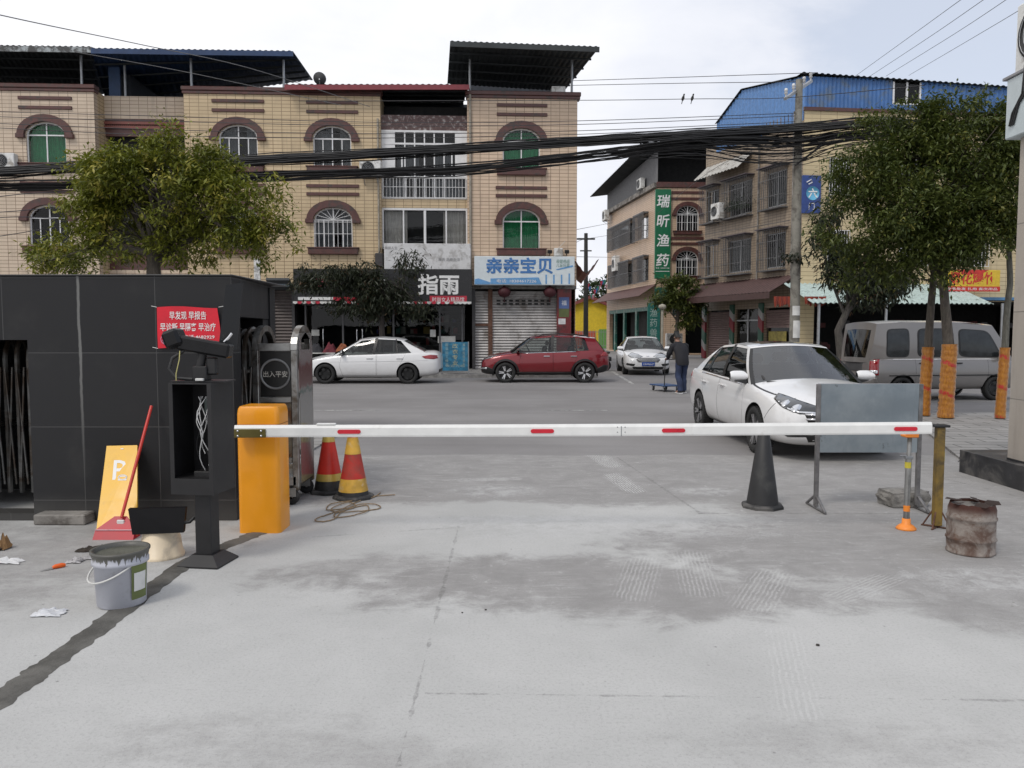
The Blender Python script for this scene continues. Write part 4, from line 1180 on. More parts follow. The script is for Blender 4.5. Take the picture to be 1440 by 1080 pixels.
    for xx in (-.5, 3.0, 6.2, 9.2, 13):
        b.tube([(xx, -3.0, .08), (xx, -3.0, 3.1)], .07, 8)
    b.build('canopy_post', M_GREYMETAL, t, loc, ff.a)
    b = MB(); b.box(9.0, 16.8, -1.0, 0, 3.35, 3.5); b.build('shop_eave', mat('blue_eave_edge', (.08, .2, .36), .5), t, loc, ff.a)
    b = MB(); rn = random.Random(8)
    for k in range(30):
        x = rn.uniform(1, 15); z = rn.choice((.1, .7, 1.3, 1.9)); b.box(x, x + rn.uniform(.3, .7), 3, 3.6, z, z + rn.uniform(.25, .5), .02, mi=rn.randrange(3))
    b.build('shop_goods', [mat('dim_goods_grey', (.07, .07, .075), .7), mat('dim_goods_red', (.09, .02, .02), .7), mat('dim_goods_brown', (.06, .05, .035), .7)], t, loc, ff.a)
    # fireworks sign
    x0, z1 = ff.p(1328, 379, -1.3); x1, z0 = ff.p(1406, 410, -1.3)
    th = thing('shop_sign', 'yellow and red fireworks shop sign above a blue eave', 'sign', ff.w((x0 + x1) / 2, -1.3, (z0 + z1) / 2), ff.a)
    w_, h_ = x1 - x0, z1 - z0
    b = MB(); b.box(-w_ / 2, w_ / 2, 0, .15, -h_ / 2, h_ / 2, .02); b.build('board', mat('yellow_sign_board', (.62, .42, .03), .45, var=.1), th)
    b = MB(); b.text('烟花爆竹', .66, 0, -.012, .12, width=w_ * .82, bold=.02); b.plate([(-.9, h_ / 2), (-.5, h_ / 2 - .22), (.5, h_ / 2 - .22), (.9, h_ / 2)], -.01, 0); b.box(-w_ / 2, w_ / 2, -.008, 0, -h_ / 2, -h_ / 2 + .26)
    b.build('lettering', mat('red_lettering', (.5, .03, .02), .45), th)
    b = MB(); b.text('零售批发 礼炮 喜庆用品', .14, 0, -.014, -h_ / 2 + .13, width=w_ * .9); b.build('small_lettering', mat('white_lettering', (.75, .75, .74), .5, var=.04), th)
    # blue upright sign on the corner
    x0, z1 = ff.p(1129, 246, -.2); x1, z0 = ff.p(1154, 300, -.2)
    th = thing('shop_sign', 'dark blue upright sign with white character beside the utility pole', 'sign', ff.w((x0 + x1) / 2, -.2, (z0 + z1) / 2), ff.a)
    w_, h_ = x1 - x0, z1 - z0
    b = MB(); b.box(-w_ / 2, w_ / 2, 0, .15, -h_ / 2, h_ / 2, .02); b.build('board', mat('deep_blue_board', (.02, .05, .2), .4, var=.15), th)
    b = MB(); b.lathe([(0, 0), (.36, 0), (.36, .012)], 20, 0, Matrix.Translation((.05, -.002, .05)) @ Matrix.Rotation(pi / 2, 4, 'X')); b.build('disc', mat('light_blue_disc', (.12, .4, .6), .4), th)
    b = MB(); b.text('六', .5, .05, -.02, .05, bold=.02); b.text('门', .35, 0, -.02, -.62); b.tube([(-.3, -.015, .6), (-.05, -.015, .75), (.0, -.015, .6), (-.2, -.015, .5)], .03, 5); b.build('lettering', mat('white_lettering', (.75, .75, .74), .5, var=.04), th)
    # little white sign at the end of the awning
    th = thing('shop_sign', 'small dark sign with a white letter at the far end of the maroon awning', 'sign', fl.w(-LEN - .3, -1.9, 3.0), fl.a + pi / 2 + .6)
    b = MB(); b.box(-.3, .3, 0, .06, -.3, .3, .02); b.build('board', mat('dark_green_board', (.01, .07, .045), .5), th)
    b = MB(); b.text('U', .36, 0, -.01, 0, bold=.03); b.build('lettering', mat('white_lettering', (.75, .75, .74), .5, var=.04), th)
    # orange red valance under the canopy corner
    for k, lb in enumerate(('orange red fringed valance under the canopy left of the utility pole', 'orange red fringed valance under the canopy right of the utility pole')):
        b = MB(); rn = random.Random(k)
        for j in range(9):
            x = -.55 + .122 * j; h = .42 + rn.uniform(-.1, .1); b.add([(x, rn.uniform(-.03, .03), .25), (x + .13, rn.uniform(-.03, .03), .25), (x + .12, -.05, .25 - h), (x + .06, -.02, .2 - h), (x + .01, -.05, .25 - h)], [(0, 1, 2, 3, 4)], j % 2)
        p = at((1103, 1146)[k], 424, 38.9); tag(b.build('valance', [mat('orange_red_cloth', (.22, .03, .012), .8), mat('dark_red_cloth', (.14, .02, .012), .8)], None, p, ff.a, normals=False), lb, 'valance')
    ac_unit(fl.w(fl.x(1017), -.55, z3 - .1), fl.a + .0, 'grey air conditioner on the brown flank by the plants', .9, .95, .4)
    t2 = ac_unit(fl.w(-LEN - 1.4, -1.3, .08), fl.a + pi / 2 * 0 + 1.2, 'white twin fan air conditioner standing at the street corner', 1.05, 1.5, .4, fans=2, bracket=False)
    # potted plants on the middle upper cage
    rn = random.Random(21); b = MB()
    cx = (colsx[1][0] + colsx[1][1]) / 2
    for k in range(900):
        p = Vector((cx + rn.gauss(0, .55), -.3 + rn.gauss(0, .16), z3 + .25 + abs(rn.gauss(0, .3)))); d = Vector((rn.uniform(-1, 1), rn.uniform(-1, 1), rn.uniform(-.6, .8))).normalized() * .1; e = d.cross(Vector((rn.uniform(-1, 1), rn.uniform(-1, 1), .3))).normalized() * .035
        b.add([p - e, p + d * .5, p + e, p + d], [(0, 1, 2), (1, 3, 2)])
    q = b.build('potted_plant', mat('dark_balcony_leaves', (.02, .035, .018), .6, var=.4), None, fl.w(0, 0, 0), fl.a, normals=False)
    tag(q, 'dark green plants crowding a caged upper window', 'plant')
blue_house()

# ================================================================ little yellow house at the end of the street
def yellow_house():
    t = thing('nursery_house', 'small bright yellow house with a red gabled roof at the street end', 'building', (8.1, 82, 0))
    b = MB(); b.plate([(-4.2, 0), (-4.2, 3.4), (0, 5.2), (4.2, 3.4), (4.2, 0)], 0, .3); b.build('wall', mat('bright_yellow_wall', (.72, .52, .03), .7, var=.1), t)
    b = MB()
    for s in (-1, 1):
        b.plate([(0, 5.5), (s * 5.2, 3.3), (s * 5.2, 3.0), (0, 5.15)], -.5, 7)
    b.build('roof', mat('red_tile_roof', (.22, .06, .05), .6, var=.2), t)
    b = MB(); b.box(1.0, 4, -.04, -.002, 0, 2.0); b.build('green_dado', mat('leaf_green_wall', (.14, .33, .08), .7), t)
    b = MB(); b.box(-4, .6, -.04, -.002, 0, 1.8); b.build('red_dado', mat('poster_red', (.5, .1, .05), .7), t)
    th = thing('playground_fence', 'thin grey bar fence in front of the yellow house', 'fence', (8.1, 79.5, 0))
    b = MB()
    for k in range(40):
        b.tube([(-5 + .27 * k, 0, 0), (-5 + .27 * k, 0, 1.9)], .03, 4, sm=False)
    for z in (.3, 1.7):
        b.tube([(-5, 0, z), (5.6, 0, z)], .04, 4, sm=False)
    b.build('bars', M_GREYMETAL, th)
    b = MB(); b.box(-4.2, -1.6, -.04, 0, .9, 1.9); b.text('幼儿园', .7, -2.9, -.06, 1.4, mi=1); tag(b.build('banner', [mat('poster_red', (.5, .1, .05), .7), mat('white_lettering', (.75, .75, .74), .5)], None, (8.1, 79.4, 0)), 'red banner tied on the fence of the yellow house', 'banner')
    b = MB(); rn = random.Random(2)
    for k in range(60):
        x = -1 + 10 * k / 60; z = 6.3 - .6 * math.sin(k * .5) + rn.uniform(-.3, .3); b.add([(x, 0, z), (x + .3, 0, z + .05), (x + .15, .05, z - .5)], [(0, 1, 2)], k % 4)
    q = b.build('pennants', [mat('pen_red', (.4, .04, .08), .6), mat('pen_blue', (.05, .15, .35), .6), mat('pen_green', (.03, .2, .15), .6), mat('pen_pink', (.4, .2, .25), .6)], None, (8.6, 80, 0), normals=False)
    tag(q, 'strings of coloured pennants hung by the yellow house', 'pennant string')
yellow_house()

# ================================================================ vehicles
M_TYRE = mat('tyre_rubber', (.018, .018, .018), .85, var=.3, bump=.15, dirt=(.05, .048, .044), damt=.2)
M_RIM = mat('alloy_rim', (.45, .45, .46), .3, .85, var=.1)
M_RIMD = mat('black_wheel_cover', (.02, .02, .021), .4, var=.2)
M_TRIM = mat('black_trim', (.012, .012, .012), .4, var=.2)
M_CHROME = mat('chrome', (.7, .7, .72), .12, 1.0, var=.05)
M_CARGLASS = glass_mat('car_window_glass', (.5, .56, .55), .42)
M_CARGLASSL = glass_mat('car_light_glass', (.75, .8, .78), .75)
M_CARGLASSR = glass_mat('windscreen_glass', (.5, .56, .58), .42, refl=2.3)
M_LAMP = mat('lamp_cluster', (.035, .037, .04), .08, .3, var=.3, coat=1.0)
M_LENS = mat('lamp_reflector', (.75, .76, .78), .1, .8, var=.1)
M_TAIL = mat('red_tail_lamp', (.26, .005, .009), .2, var=.2, coat=.8)
M_SEAT = mat('car_seat_cloth', (.045, .043, .042), .9, var=.2)
M_PLATE = mat('blue_number_plate', (.01, .06, .3), .4, var=.1)
M_UNDER = mat('car_underside', (.01, .01, .01), .9)

def apply_mods(o):
    dg = bpy.context.evaluated_depsgraph_get()
    me = bpy.data.meshes.new_from_object(o.evaluated_get(dg), preserve_all_data_layers=False, depsgraph=dg)
    o.modifiers.clear()
    old = o.data; o.data = me; bpy.data.meshes.remove(old)

def boolean(o, cutter, op):
    m = o.modifiers.new('b', 'BOOLEAN'); m.operation = op; m.solver = 'EXACT'; m.object = cutter
    apply_mods(o)

def interp(tab, x):
    """tab sorted by descending x: (x, a, b, ...)"""
    if x >= tab[0][0]:
        return tab[0][1:]
    for p, q in zip(tab, tab[1:]):
        if x >= q[0]:
            t = (p[0] - x) / (p[0] - q[0]); t2 = t
            return tuple(a + (b - a) * t2 for a, b in zip(p[1:], q[1:]))
    return tab[-1][1:]

def conform(name, bvh, pts, O, U, V, D, mats, parent, off=.006, thick=.012, cuts=3, mi=0, sm=True):
    """a thin skin laid on the body: outline pts (u, v) thrown along D onto the surface"""
    O, U, V, D = Vector(O), Vector(U).normalized(), Vector(V).normalized(), Vector(D).normalized()
    bm = bmesh.new()
    tri = tessellate_polygon([[Vector((a, b, 0)) for a, b in pts]])
    vv = [bm.verts.new((a, b, 0)) for a, b in pts]
    for t in tri:
        try:
            bm.faces.new([vv[i] for i in t])
        except ValueError:
            pass
    for _ in range(cuts):
        es = [e for e in bm.edges if e.calc_length() > .05]
        if es:
            bmesh.ops.subdivide_edges(bm, edges=es, cuts=1)
            bmesh.ops.triangulate(bm, faces=[f for f in bm.faces if len(f.verts) > 3])
    miss = []
    for v in bm.verts:
        o = O + U * v.co.x + V * v.co.y
        h, n, i, d = bvh.ray_cast(o - D * 3, D)
        if h is None:
            h, n, i, d = bvh.find_nearest(o)
        if n.dot(D) > 0:
            n = -n
        v.co = h - D * off * .5 + n * off * .5
    bm.normal_update()
    bd = [e for e in bm.edges if e.is_boundary]
    r = bmesh.ops.extrude_edge_only(bm, edges=bd)
    for g in r['geom']:
        if isinstance(g, bmesh.types.BMVert):
            g.co += D * (thick + off)
    me = bpy.data.meshes.new(name)
    bmesh.ops.recalc_face_normals(bm, faces=bm.faces)
    bm.to_mesh(me); bm.free()
    for m in (mats if isinstance(mats, (list, tuple)) else [mats]):
        me.materials.append(m)
    me.polygons.foreach_set('use_smooth', [sm] * len(me.polygons))
    o = bpy.data.objects.new(name, me)
    COL.objects.link(o); o.parent = parent
    return o

def wheel_proto(r, wd, style, nsp=5):
    tb = MB(); M = Matrix.Rotation(pi / 2, 4, 'X')
    rr = r * .68
    tb.lathe([(rr, -wd / 2 + .012), (r * .86, -wd / 2), (r * .96, -wd / 2 + .012), (r, -wd / 2 + .035), (r, wd / 2 - .035), (r * .96, wd / 2 - .012), (r * .86, wd / 2), (rr, wd / 2 - .012), (rr, -wd / 2 + .012)], 40, 0, M)
    for k in range(44):
        a = 2 * pi * k / 44
        for sx in (-1, 1):
            tb.box(-.008, .008, sx * wd * .28 - wd * .17, sx * wd * .28 + wd * .17, r - .004, r + .004, M=Matrix.Rotation(a, 4, 'Y'))
    rb = MB()
    rb.lathe([(rr + .004, -wd / 2 + .004), (rr - .012, -wd / 2 + .002), (rr - .022, -wd / 2 + .05), (rr - .03, wd / 2 - .02)], 40, 0, M)
    rb.lathe([(0, -.0), (rr - .02, -.0)], 30, 1, M)
    rb.lathe([(0, -wd / 2 + .02), (.05, -wd / 2 + .02), (.062, -wd / 2 + .03), (.062, 0)], 18, 0, M)
    if style == 'spoke':
        for k in range(nsp):
            a = 2 * pi * k / nsp
            for tw in (-.14, .14):
                R_ = Matrix.Rotation(a + tw, 4, 'Y')
                rb.add([(-.017, -wd / 2 + .022, .05), (.017, -wd / 2 + .022, .05), (.03, -wd / 2 + .008, rr - .005), (.0, -wd / 2 + .008, rr - .005),
                        (-.017, -wd / 2 + .06, .05), (.017, -wd / 2 + .06, .05), (.03, -wd / 2 + .045, rr - .005), (.0, -wd / 2 + .045, rr - .005)],
                       [(0, 1, 2, 3), (0, 3, 7, 4), (1, 5, 6, 2), (3, 2, 6, 7), (4, 7, 6, 5)], 0, False, R_)
    elif style == 'cover':
        rb.lathe([(.06, -wd / 2 + .018), (rr * .5, -wd / 2 + .004), (rr - .01, -wd / 2 + .006)], 30, 0, M)
        for k in range(nsp):
            R_ = Matrix.Rotation(2 * pi * k / nsp, 4, 'Y')
            rb.box(-.045, .045, -wd / 2 - .004, -wd / 2 + .003, rr * .48, rr * .84, .01, 1, R_)
    return tb, rb

def make_car(s):
    """lofted body, boolean wheel wells and doors, shell of pillars and roof, panes, lamps laid onto the body, wheels. Nose towards +x."""
    t = thing(s['name'], s['label'], s['cat'], s['loc'], s['rz'], s.get('group'))
    paint = s['paint']
    st = s['st']
    vs, fs = [], []
    for (x, w_, zb, zs, zc) in st:
        h = zs - zb
        half = [(0, zb), (.72 * w_, zb), (.93 * w_, zb + .045), (.985 * w_, zb + .26 * h), (1.0 * w_, zb + .55 * h), (.975 * w_, zb + .84 * h), (.915 * w_, zs), (.5 * w_, zs + (zc - zs) * .8), (0, zc)]
        ring = half + [(-y, z) for y, z in half[-2:0:-1]]
        vs += [(x, y, z) for y, z in ring]
    n = 16
    for i in range(len(st) - 1):
        for k in range(n):
            fs.append((i * n + k, i * n + (k + 1) % n, (i + 1) * n + (k + 1) % n, (i + 1) * n + k))
    fs.append(tuple(range(n))); fs.append(tuple(range(len(vs) - n, len(vs)))[::-1])
    b = MB(); b.add(vs, fs, 0, True)
    body = b.build('body', [paint, M_UNDER], t)
    at_ = body.data.attributes.new('crease_edge', 'FLOAT', 'EDGE')
    for e in body.data.edges:
        a, c = e.vertices
        if a % n == c % n and a % n in (6, 10):
            at_.data[e.index].value = s.get('crease', .5)
        elif a % n == c % n and a % n in (4, 12):
            at_.data[e.index].value = .25
    m = body.modifiers.new('s', 'SUBSURF'); m.levels = m.render_levels = 2
    apply_mods(body)
    me = body.data
    bvh = BVHTree.FromPolygons([v.co.copy() for v in me.vertices], [tuple(p.vertices) for p in me.polygons])
    wr, wd, ax, tr = s['wr'], s.get('wd', .2), s['axles'], s['track']
    # wheel wells
    c = MB()
    for x in ax:
        for sy in (-1, 1):
            M = Matrix.Translation((x, sy * (tr + .12), wr)) @ Matrix.Rotation(pi / 2, 4, 'X')
            rr = wr + s.get('gap', .055)
            c.prism([(rr * math.cos(2 * pi * k / 40), rr * math.sin(2 * pi * k / 40)) for k in range(40)], -.3, .3, 1, M)
    cut = c.build('cutter', [paint, M_UNDER], t)
    boolean(body, cut, 'DIFFERENCE')
    bpy.data.objects.remove(cut)
    # doors of the lower body
    for (pts, nm) in s['doors']:
        for sy in (-1, 1):
            dm = body.data.copy()
            d = bpy.data.objects.new('door', dm); COL.objects.link(d); d.parent = t
            def inset(e):
                cx = sum(p[0] for p in pts) / len(pts); cz = sum(p[1] for p in pts) / len(pts)
                return [(x + (e if x < cx else -e), z + (e if z < cz else -e)) for x, z in pts]
            c1 = MB(); c1.plate(inset(.005), sy * .62, sy * 1.4); q1 = c1.build('cutter', M_UNDER, t)
            c2 = MB(); c2.plate(pts, sy * .66, sy * 1.4); q2 = c2.build('cutter', M_UNDER, t)
            c1b = MB(); c1b.plate(inset(.005), sy * .67, sy * 1.4); q3 = c1b.build('cutter', M_UNDER, t)
            boolean(d, q3, 'INTERSECT'); boolean(body, q2, 'DIFFERENCE')
            for q in (q1, q2, q3):
                bpy.data.objects.remove(q)
            if s.get('handles', True):
                hx, hz = min(p[0] for p in pts) + .2, s['handle_z']
                h, nn, _, _ = bvh.ray_cast(Vector((hx, sy * 3, hz)), Vector((0, -sy, 0)))
                hb = MB(); y = h.y
                hb.box(-.1, .1, -.014, .014, -.013, .013, .008, M=Matrix.Translation((hx, y + sy * .03, hz)))
                for k in (-.085, .085):
                    hb.box(hx + k - .015, hx + k + .015, y - sy * .01, y + sy * .025, hz - .012, hz + .012)
                hb.build('handle', s.get('handle_mat', paint), d)
    for o in [body] + [q for q in t.children if q.name.startswith('door')]:
        o.data.polygons.foreach_set('use_smooth', [True] * len(o.data.polygons))
        o.data.set_sharp_from_angle(angle=R(32))
    # ---- greenhouse
    cols, rail, gl = s['cols'], s['rail'], s['glass']          # cols (xb, xt); rail (x, z, half width); glass flag per gap
    cr = s.get('crown', .05)
    def belt(x):
        w_, zb, zs, zc = interp(st, x); return .915 * w_ - .012, zs - .012
    def S(i, v, sy):
        xb, xt = cols[i]; yb, zb = belt(xb); zr, yr = interp(rail, xt)
        e = s.get('bulge', .028) * math.sin(pi * v)
        return Vector((xb + (xt - xb) * v, sy * (yb + (yr - yb) * v + e), zb + (zr - zb) * v))
    shell = MB(); v0, v1 = s.get('vwin', (.05, .93))
    nc = len(cols)
    for i in range(nc - 1):
        for sy in (-1, 1):
            def P(u, v, a, c, lo, hi):
                vv = lo + (hi - lo) * v
                return S(a, vv, sy).lerp(S(c, vv, sy), u)
            if gl[i]:
                shell.grid(lambda u, v: P(u, v, i, i + 1, 0, v0), 4, 1, 1); shell.grid(lambda u, v: P(u, v, i, i + 1, v1, 1), 4, 1, 0)
                g = MB(); nrm = Vector((0, sy, .25)).normalized() * -.012
                g.grid(lambda u, v: P(u, v, i, i + 1, v0 - .01, v1 + .01) + nrm, 4, 8)
                g.build('side_window', s.get('side_glass', M_CARGLASS), t)
                continue
            if s.get('round_win') and i in s['round_win']:
                nrm = Vector((0, sy, .12)).normalized()
                for k_, (e_, o_, m_, nm_) in enumerate(((.5, .004, M_TRIM, 'window_seal'), (.46, .009, s['pane_mat'], 'side_window'))):
                    g = MB()
                    def SE(r_, a_, e_=e_, o_=o_):
                        t_ = 2 * pi * a_; c_, d_ = math.cos(t_), math.sin(t_)
                        u_ = .5 + r_ * e_ * math.copysign(abs(c_) ** .32, c_); v_ = v0 + (v1 - v0) * (.5 + r_ * e_ * math.copysign(abs(d_) ** .32, d_))
                        return P(u_, v_, i, i + 1, 0, 1) + nrm * o_
                    g.grid(SE, 5, 48); g.build(nm_, m_, t, normals=False)
            if True:
                shell.grid(lambda u, v: P(u, v, i, i + 1, 0, 1), 2, 10, s.get('pillar_mi', {}).get(i, 0))
    def quad_across(i, bb, bt):
        def f(sv, v):
            L, R_ = S(i, v, 1), S(i, v, -1); q = 1 - (2 * sv - 1) ** 2
            p = L.lerp(R_, sv); p.x += (bb + (bt - bb) * v) * q; p.z += cr * v * q
            return p
        return f
    fr_, re_ = quad_across(0, s['ws'][0], s['ws'][1]), quad_across(nc - 1, -s['rw'][0], -s['rw'][1])
    lo, hi = s.get('rw_v', (.08, .94))
    for nm, f, (a, c), side in (('windscreen', fr_, (.03, .965), .035), ('rear_window', re_, (lo, hi), s.get('rw_side', .06))):
        g = MB(); g.grid(lambda u, v: f(side + (1 - 2 * side) * u, a + (c - a) * v) - Vector((0, 0, .004)), 14, 8); g.build(nm, s.get('screen_glass', M_CARGLASS), t)
        mi = 0 if nm == 'rear_window' else 1
        shell.grid(lambda u, v: f(u, a * v), 14, 2, mi); shell.grid(lambda u, v: f(u, c + (1 - c) * v), 14, 1, 0)
        for q in (0, 1 - side):
            shell.grid(lambda u, v: f(q + side * u, a + (c - a) * v), 1, 8, mi)
    shell.build('pillars', [paint, M_TRIM], t, normals=False)
    rf = MB()
    xf, xr = cols[0][1], cols[-1][1]
    def roof(u, v):
        q = 1 - (2 * v - 1) ** 2; x = xf + (xr - xf) * u
        zr, yr = interp(rail, x)
        return Vector((x + s['ws'][1] * q * (1 - u) - s['rw'][1] * q * u, yr * (1 - 2 * v), zr + cr * q))
    rf.grid(roof, 24, 16)
    rf.grid(lambda u, v: roof(u, v) - Vector((0, 0, .03)), 24, 16, 1)
    rf.build('roof', [s.get('roof_mat', paint), M_TRIM], t, normals=False)
    if s.get('sunroof'):
        sr = MB(); a, c = s['sunroof']; sr.grid(lambda u, v: roof(a + (c - a) * u, .17 + .66 * v) + Vector((0, 0, .004)), 12, 10); sr.build('sunroof', mat('sunroof_glass', (.012, .013, .015), .06, coat=1), t, normals=False)
    if s.get('rails'):
        for sy in (-1, 1):
            rb = MB(); pts = []
            for k in range(12):
                u = .12 + .8 * k / 11; x = xf + (xr - xf) * u; zr, yr = interp(rail, x)
                pts.append((x, sy * (yr - .05), zr + .03 + (.035 if 0 < k < 11 else .0)))
            rb.tube(pts, .018, 6); rb.build('roof_rail', s.get('rail_mat', M_TRIM), t)
    if s.get('antenna'):
        ab = MB(); p = roof(.93, .5); ab.add([p + Vector((.1, -.03, 0)), p + Vector((.1, .03, 0)), p + Vector((-.06, .03, 0)), p + Vector((-.06, -.03, 0)), p + Vector((-.07, 0, .07))], [(0, 1, 4), (1, 2, 4), (2, 3, 4), (3, 0, 4)]); ab.build('antenna', M_TRIM, t)
    # ---- cabin
    ib = MB(); z0 = belt((cols[0][0] + cols[-1][0]) / 2)[1]
    xa, xz = cols[0][0] - .1, cols[-1][0] + .12
    ws = [(x, interp(st, x)[0] * .86, interp(st, x)[2] + .0) for x in [xa + (xz - xa) * k / 12 for k in range(13)]]
    ib.add([(x, sy * y, z + .012) for x, y, z in ws for sy in (-1, 1)], [(2 * k, 2 * k + 1, 2 * k + 3, 2 * k + 2) for k in range(12)])
    ib.grid(lambda u, v: (xa + .06 - .32 * v, (-.62 + 1.24 * u), z0 + .03 + .07 * math.sin(pi * v)), 6, 5)
    for x0, ys in s['seats']:
        for y in ys:
            ib.box(-.06, .06, -.22, .22, -.05, s.get('seat_h', .2), .05, M=Matrix.Translation((x0, y, z0)) @ Matrix.Rotation(R(-14), 4, 'Y'))
            ib.box(-.045, .045, -.12, .12, s.get('seat_h', .2) + .02, s.get('seat_h', .2) + .17, .04, M=Matrix.Translation((x0 - .03, y, z0)) @ Matrix.Rotation(R(-14), 4, 'Y'))
    ib.build('interior', M_SEAT, t, normals=False)
    sb = MB(); M = Matrix.Translation((s['seats'][0][0] + .52, .36, z0 + .06)) @ Matrix.Rotation(R(-65), 4, 'Y')
    sb.tube([(.18 * math.cos(2 * pi * k / 20), .18 * math.sin(2 * pi * k / 20), 0) for k in range(21)], .016, 6, M=M); sb.box(-.17, .17, -.02, .02, -.01, .01, M=M)
    sb.build('steering_wheel', M_TRIM, t)
    mb = MB(); zr, yr = interp(rail, xf); mb.box(xf - .02 + .06, xf + .09, -.11, .11, zr - .14, zr - .07, .015); mb.tube([(xf + .07, 0, zr - .08), (xf + .05, 0, zr + .01)], .012, 5); mb.build('rear_view_mirror', M_TRIM, t)
    # ---- mirrors
    for sy in (-1, 1):
        yb, zb = belt(s['mirror_x'])
        m_ = MB(); M = Matrix.Translation((s['mirror_x'], sy * (yb + .115), zb + .10))
        prof = [(-.0, 0)]
        m_.grid(lambda u, v: M @ Vector((.085 * math.cos(pi * (v - .5)) ** .8 if True else 0, .125 * (2 * u - 1) * (1 - .12 * (2 * v - 1) ** 2), .078 * (2 * v - 1) * (1 - .25 * (2 * u - 1) ** 4))), 10, 8)
        m_.build('side_mirror', [s.get('mirror_mat', paint)], t, normals=False)
        mm = [q for q in t.children if q.name.startswith('side_mirror')][-1]
        g = MB(); g.box(-.012, .0, -.115, .115, -.066, .066, .005, M=M); g.add([M @ Vector(p) for p in ((.0, -sy * .1, -.07), (.0, sy * .06, -.07), (.02, -sy * .17, -.125), (.08, -sy * .17, -.125), (.07, -sy * .1, -.05), (.07, sy * .05, -.06))], [(0, 1, 5, 4), (0, 4, 3, 2), (0, 2, 1), (4, 5, 3), (1, 2, 3, 5)])
        g.build('mirror_foot', M_TRIM, mm)
    # ---- wheels
    tb, rb = wheel_proto(wr, wd, s.get('wheel', 'spoke'), s.get('nsp', 5))
    w0 = tb.build('wheel', M_TYRE, t); r0 = rb.build('rim', [s.get('rim_mat', M_RIM), M_TRIM], w0)
    first = True
    for x in ax:
        for sy in (-1, 1):
            if first:
                w_ = w0; first = False
            else:
                w_ = copy_tree(w0, t)
            w_.location = (x, sy * tr, wr); w_.rotation_euler = (0, R(13 + 31 * x), 0 if sy < 0 else pi)
    # ---- lamps, grille and the like, thrown onto the body
    def skin(name, view, pts, mats, off=.006, parent=None, mirror=False, thick=.012):
        r_ = []
        for sy in ((1, -1) if mirror else (1,)):
            if view == 'front':
                O, U, V, D = (s['st'][0][0], 0, 0), (0, sy, 0), (0, 0, 1), (-1, 0, 0)
            elif view == 'rear':
                O, U, V, D = (s['st'][-1][0], 0, 0), (0, sy, 0), (0, 0, 1), (1, 0, 0)
            elif view == 'side':
                O, U, V, D = (0, sy, 0), (1, 0, 0), (0, 0, 1), (0, -sy, 0)
            elif view == 'corner':      # front corner at 45 degrees
                O, U, V, D = (s['st'][0][0] - .25, sy * .6, 0), (-1, sy, 0), (0, 0, 1), (-1, -sy, 0)
            elif view == 'rcorner':
                O, U, V, D = (s['st'][-1][0] + .25, sy * .6, 0), (1, sy, 0), (0, 0, 1), (1, -sy, 0)
            elif view == 'top':
                O, U, V, D = (0, 0, 2), (1, 0, 0), (0, sy, 0), (0, 0, -1)
            r_.append(conform(name, bvh, pts, O, U, V, D, mats, parent or t, off, thick))
        return r_
    s['skins'](t, skin, dict(bvh=bvh, roof=roof, ws=fr_, rw=re_, belt=belt))
    return t

def wipers(t, ws, mat_=None):
    for (a, b_) in ((.12, .52), (.5, .88)):
        b = MB(); pts = [ws(a + (b_ - a) * k / 8, .035 + .02 * k / 8 * 2) + Vector((.015, 0, .018)) for k in range(9)]
        b.tube(pts, .011, 5); b.build('wiper', M_TRIM, t)

WHITE = car_paint('white_car_paint', (.72, .72, .72), 0.0)
WHITE2 = car_paint('white_car_paint_far', (.70, .70, .70), 0.0)
RED = car_paint('dark_red_car_paint', (.18, .002, .008), .3, dusty=.08)
SILVER = car_paint('silver_van_paint', (.20, .19, .183), .3)

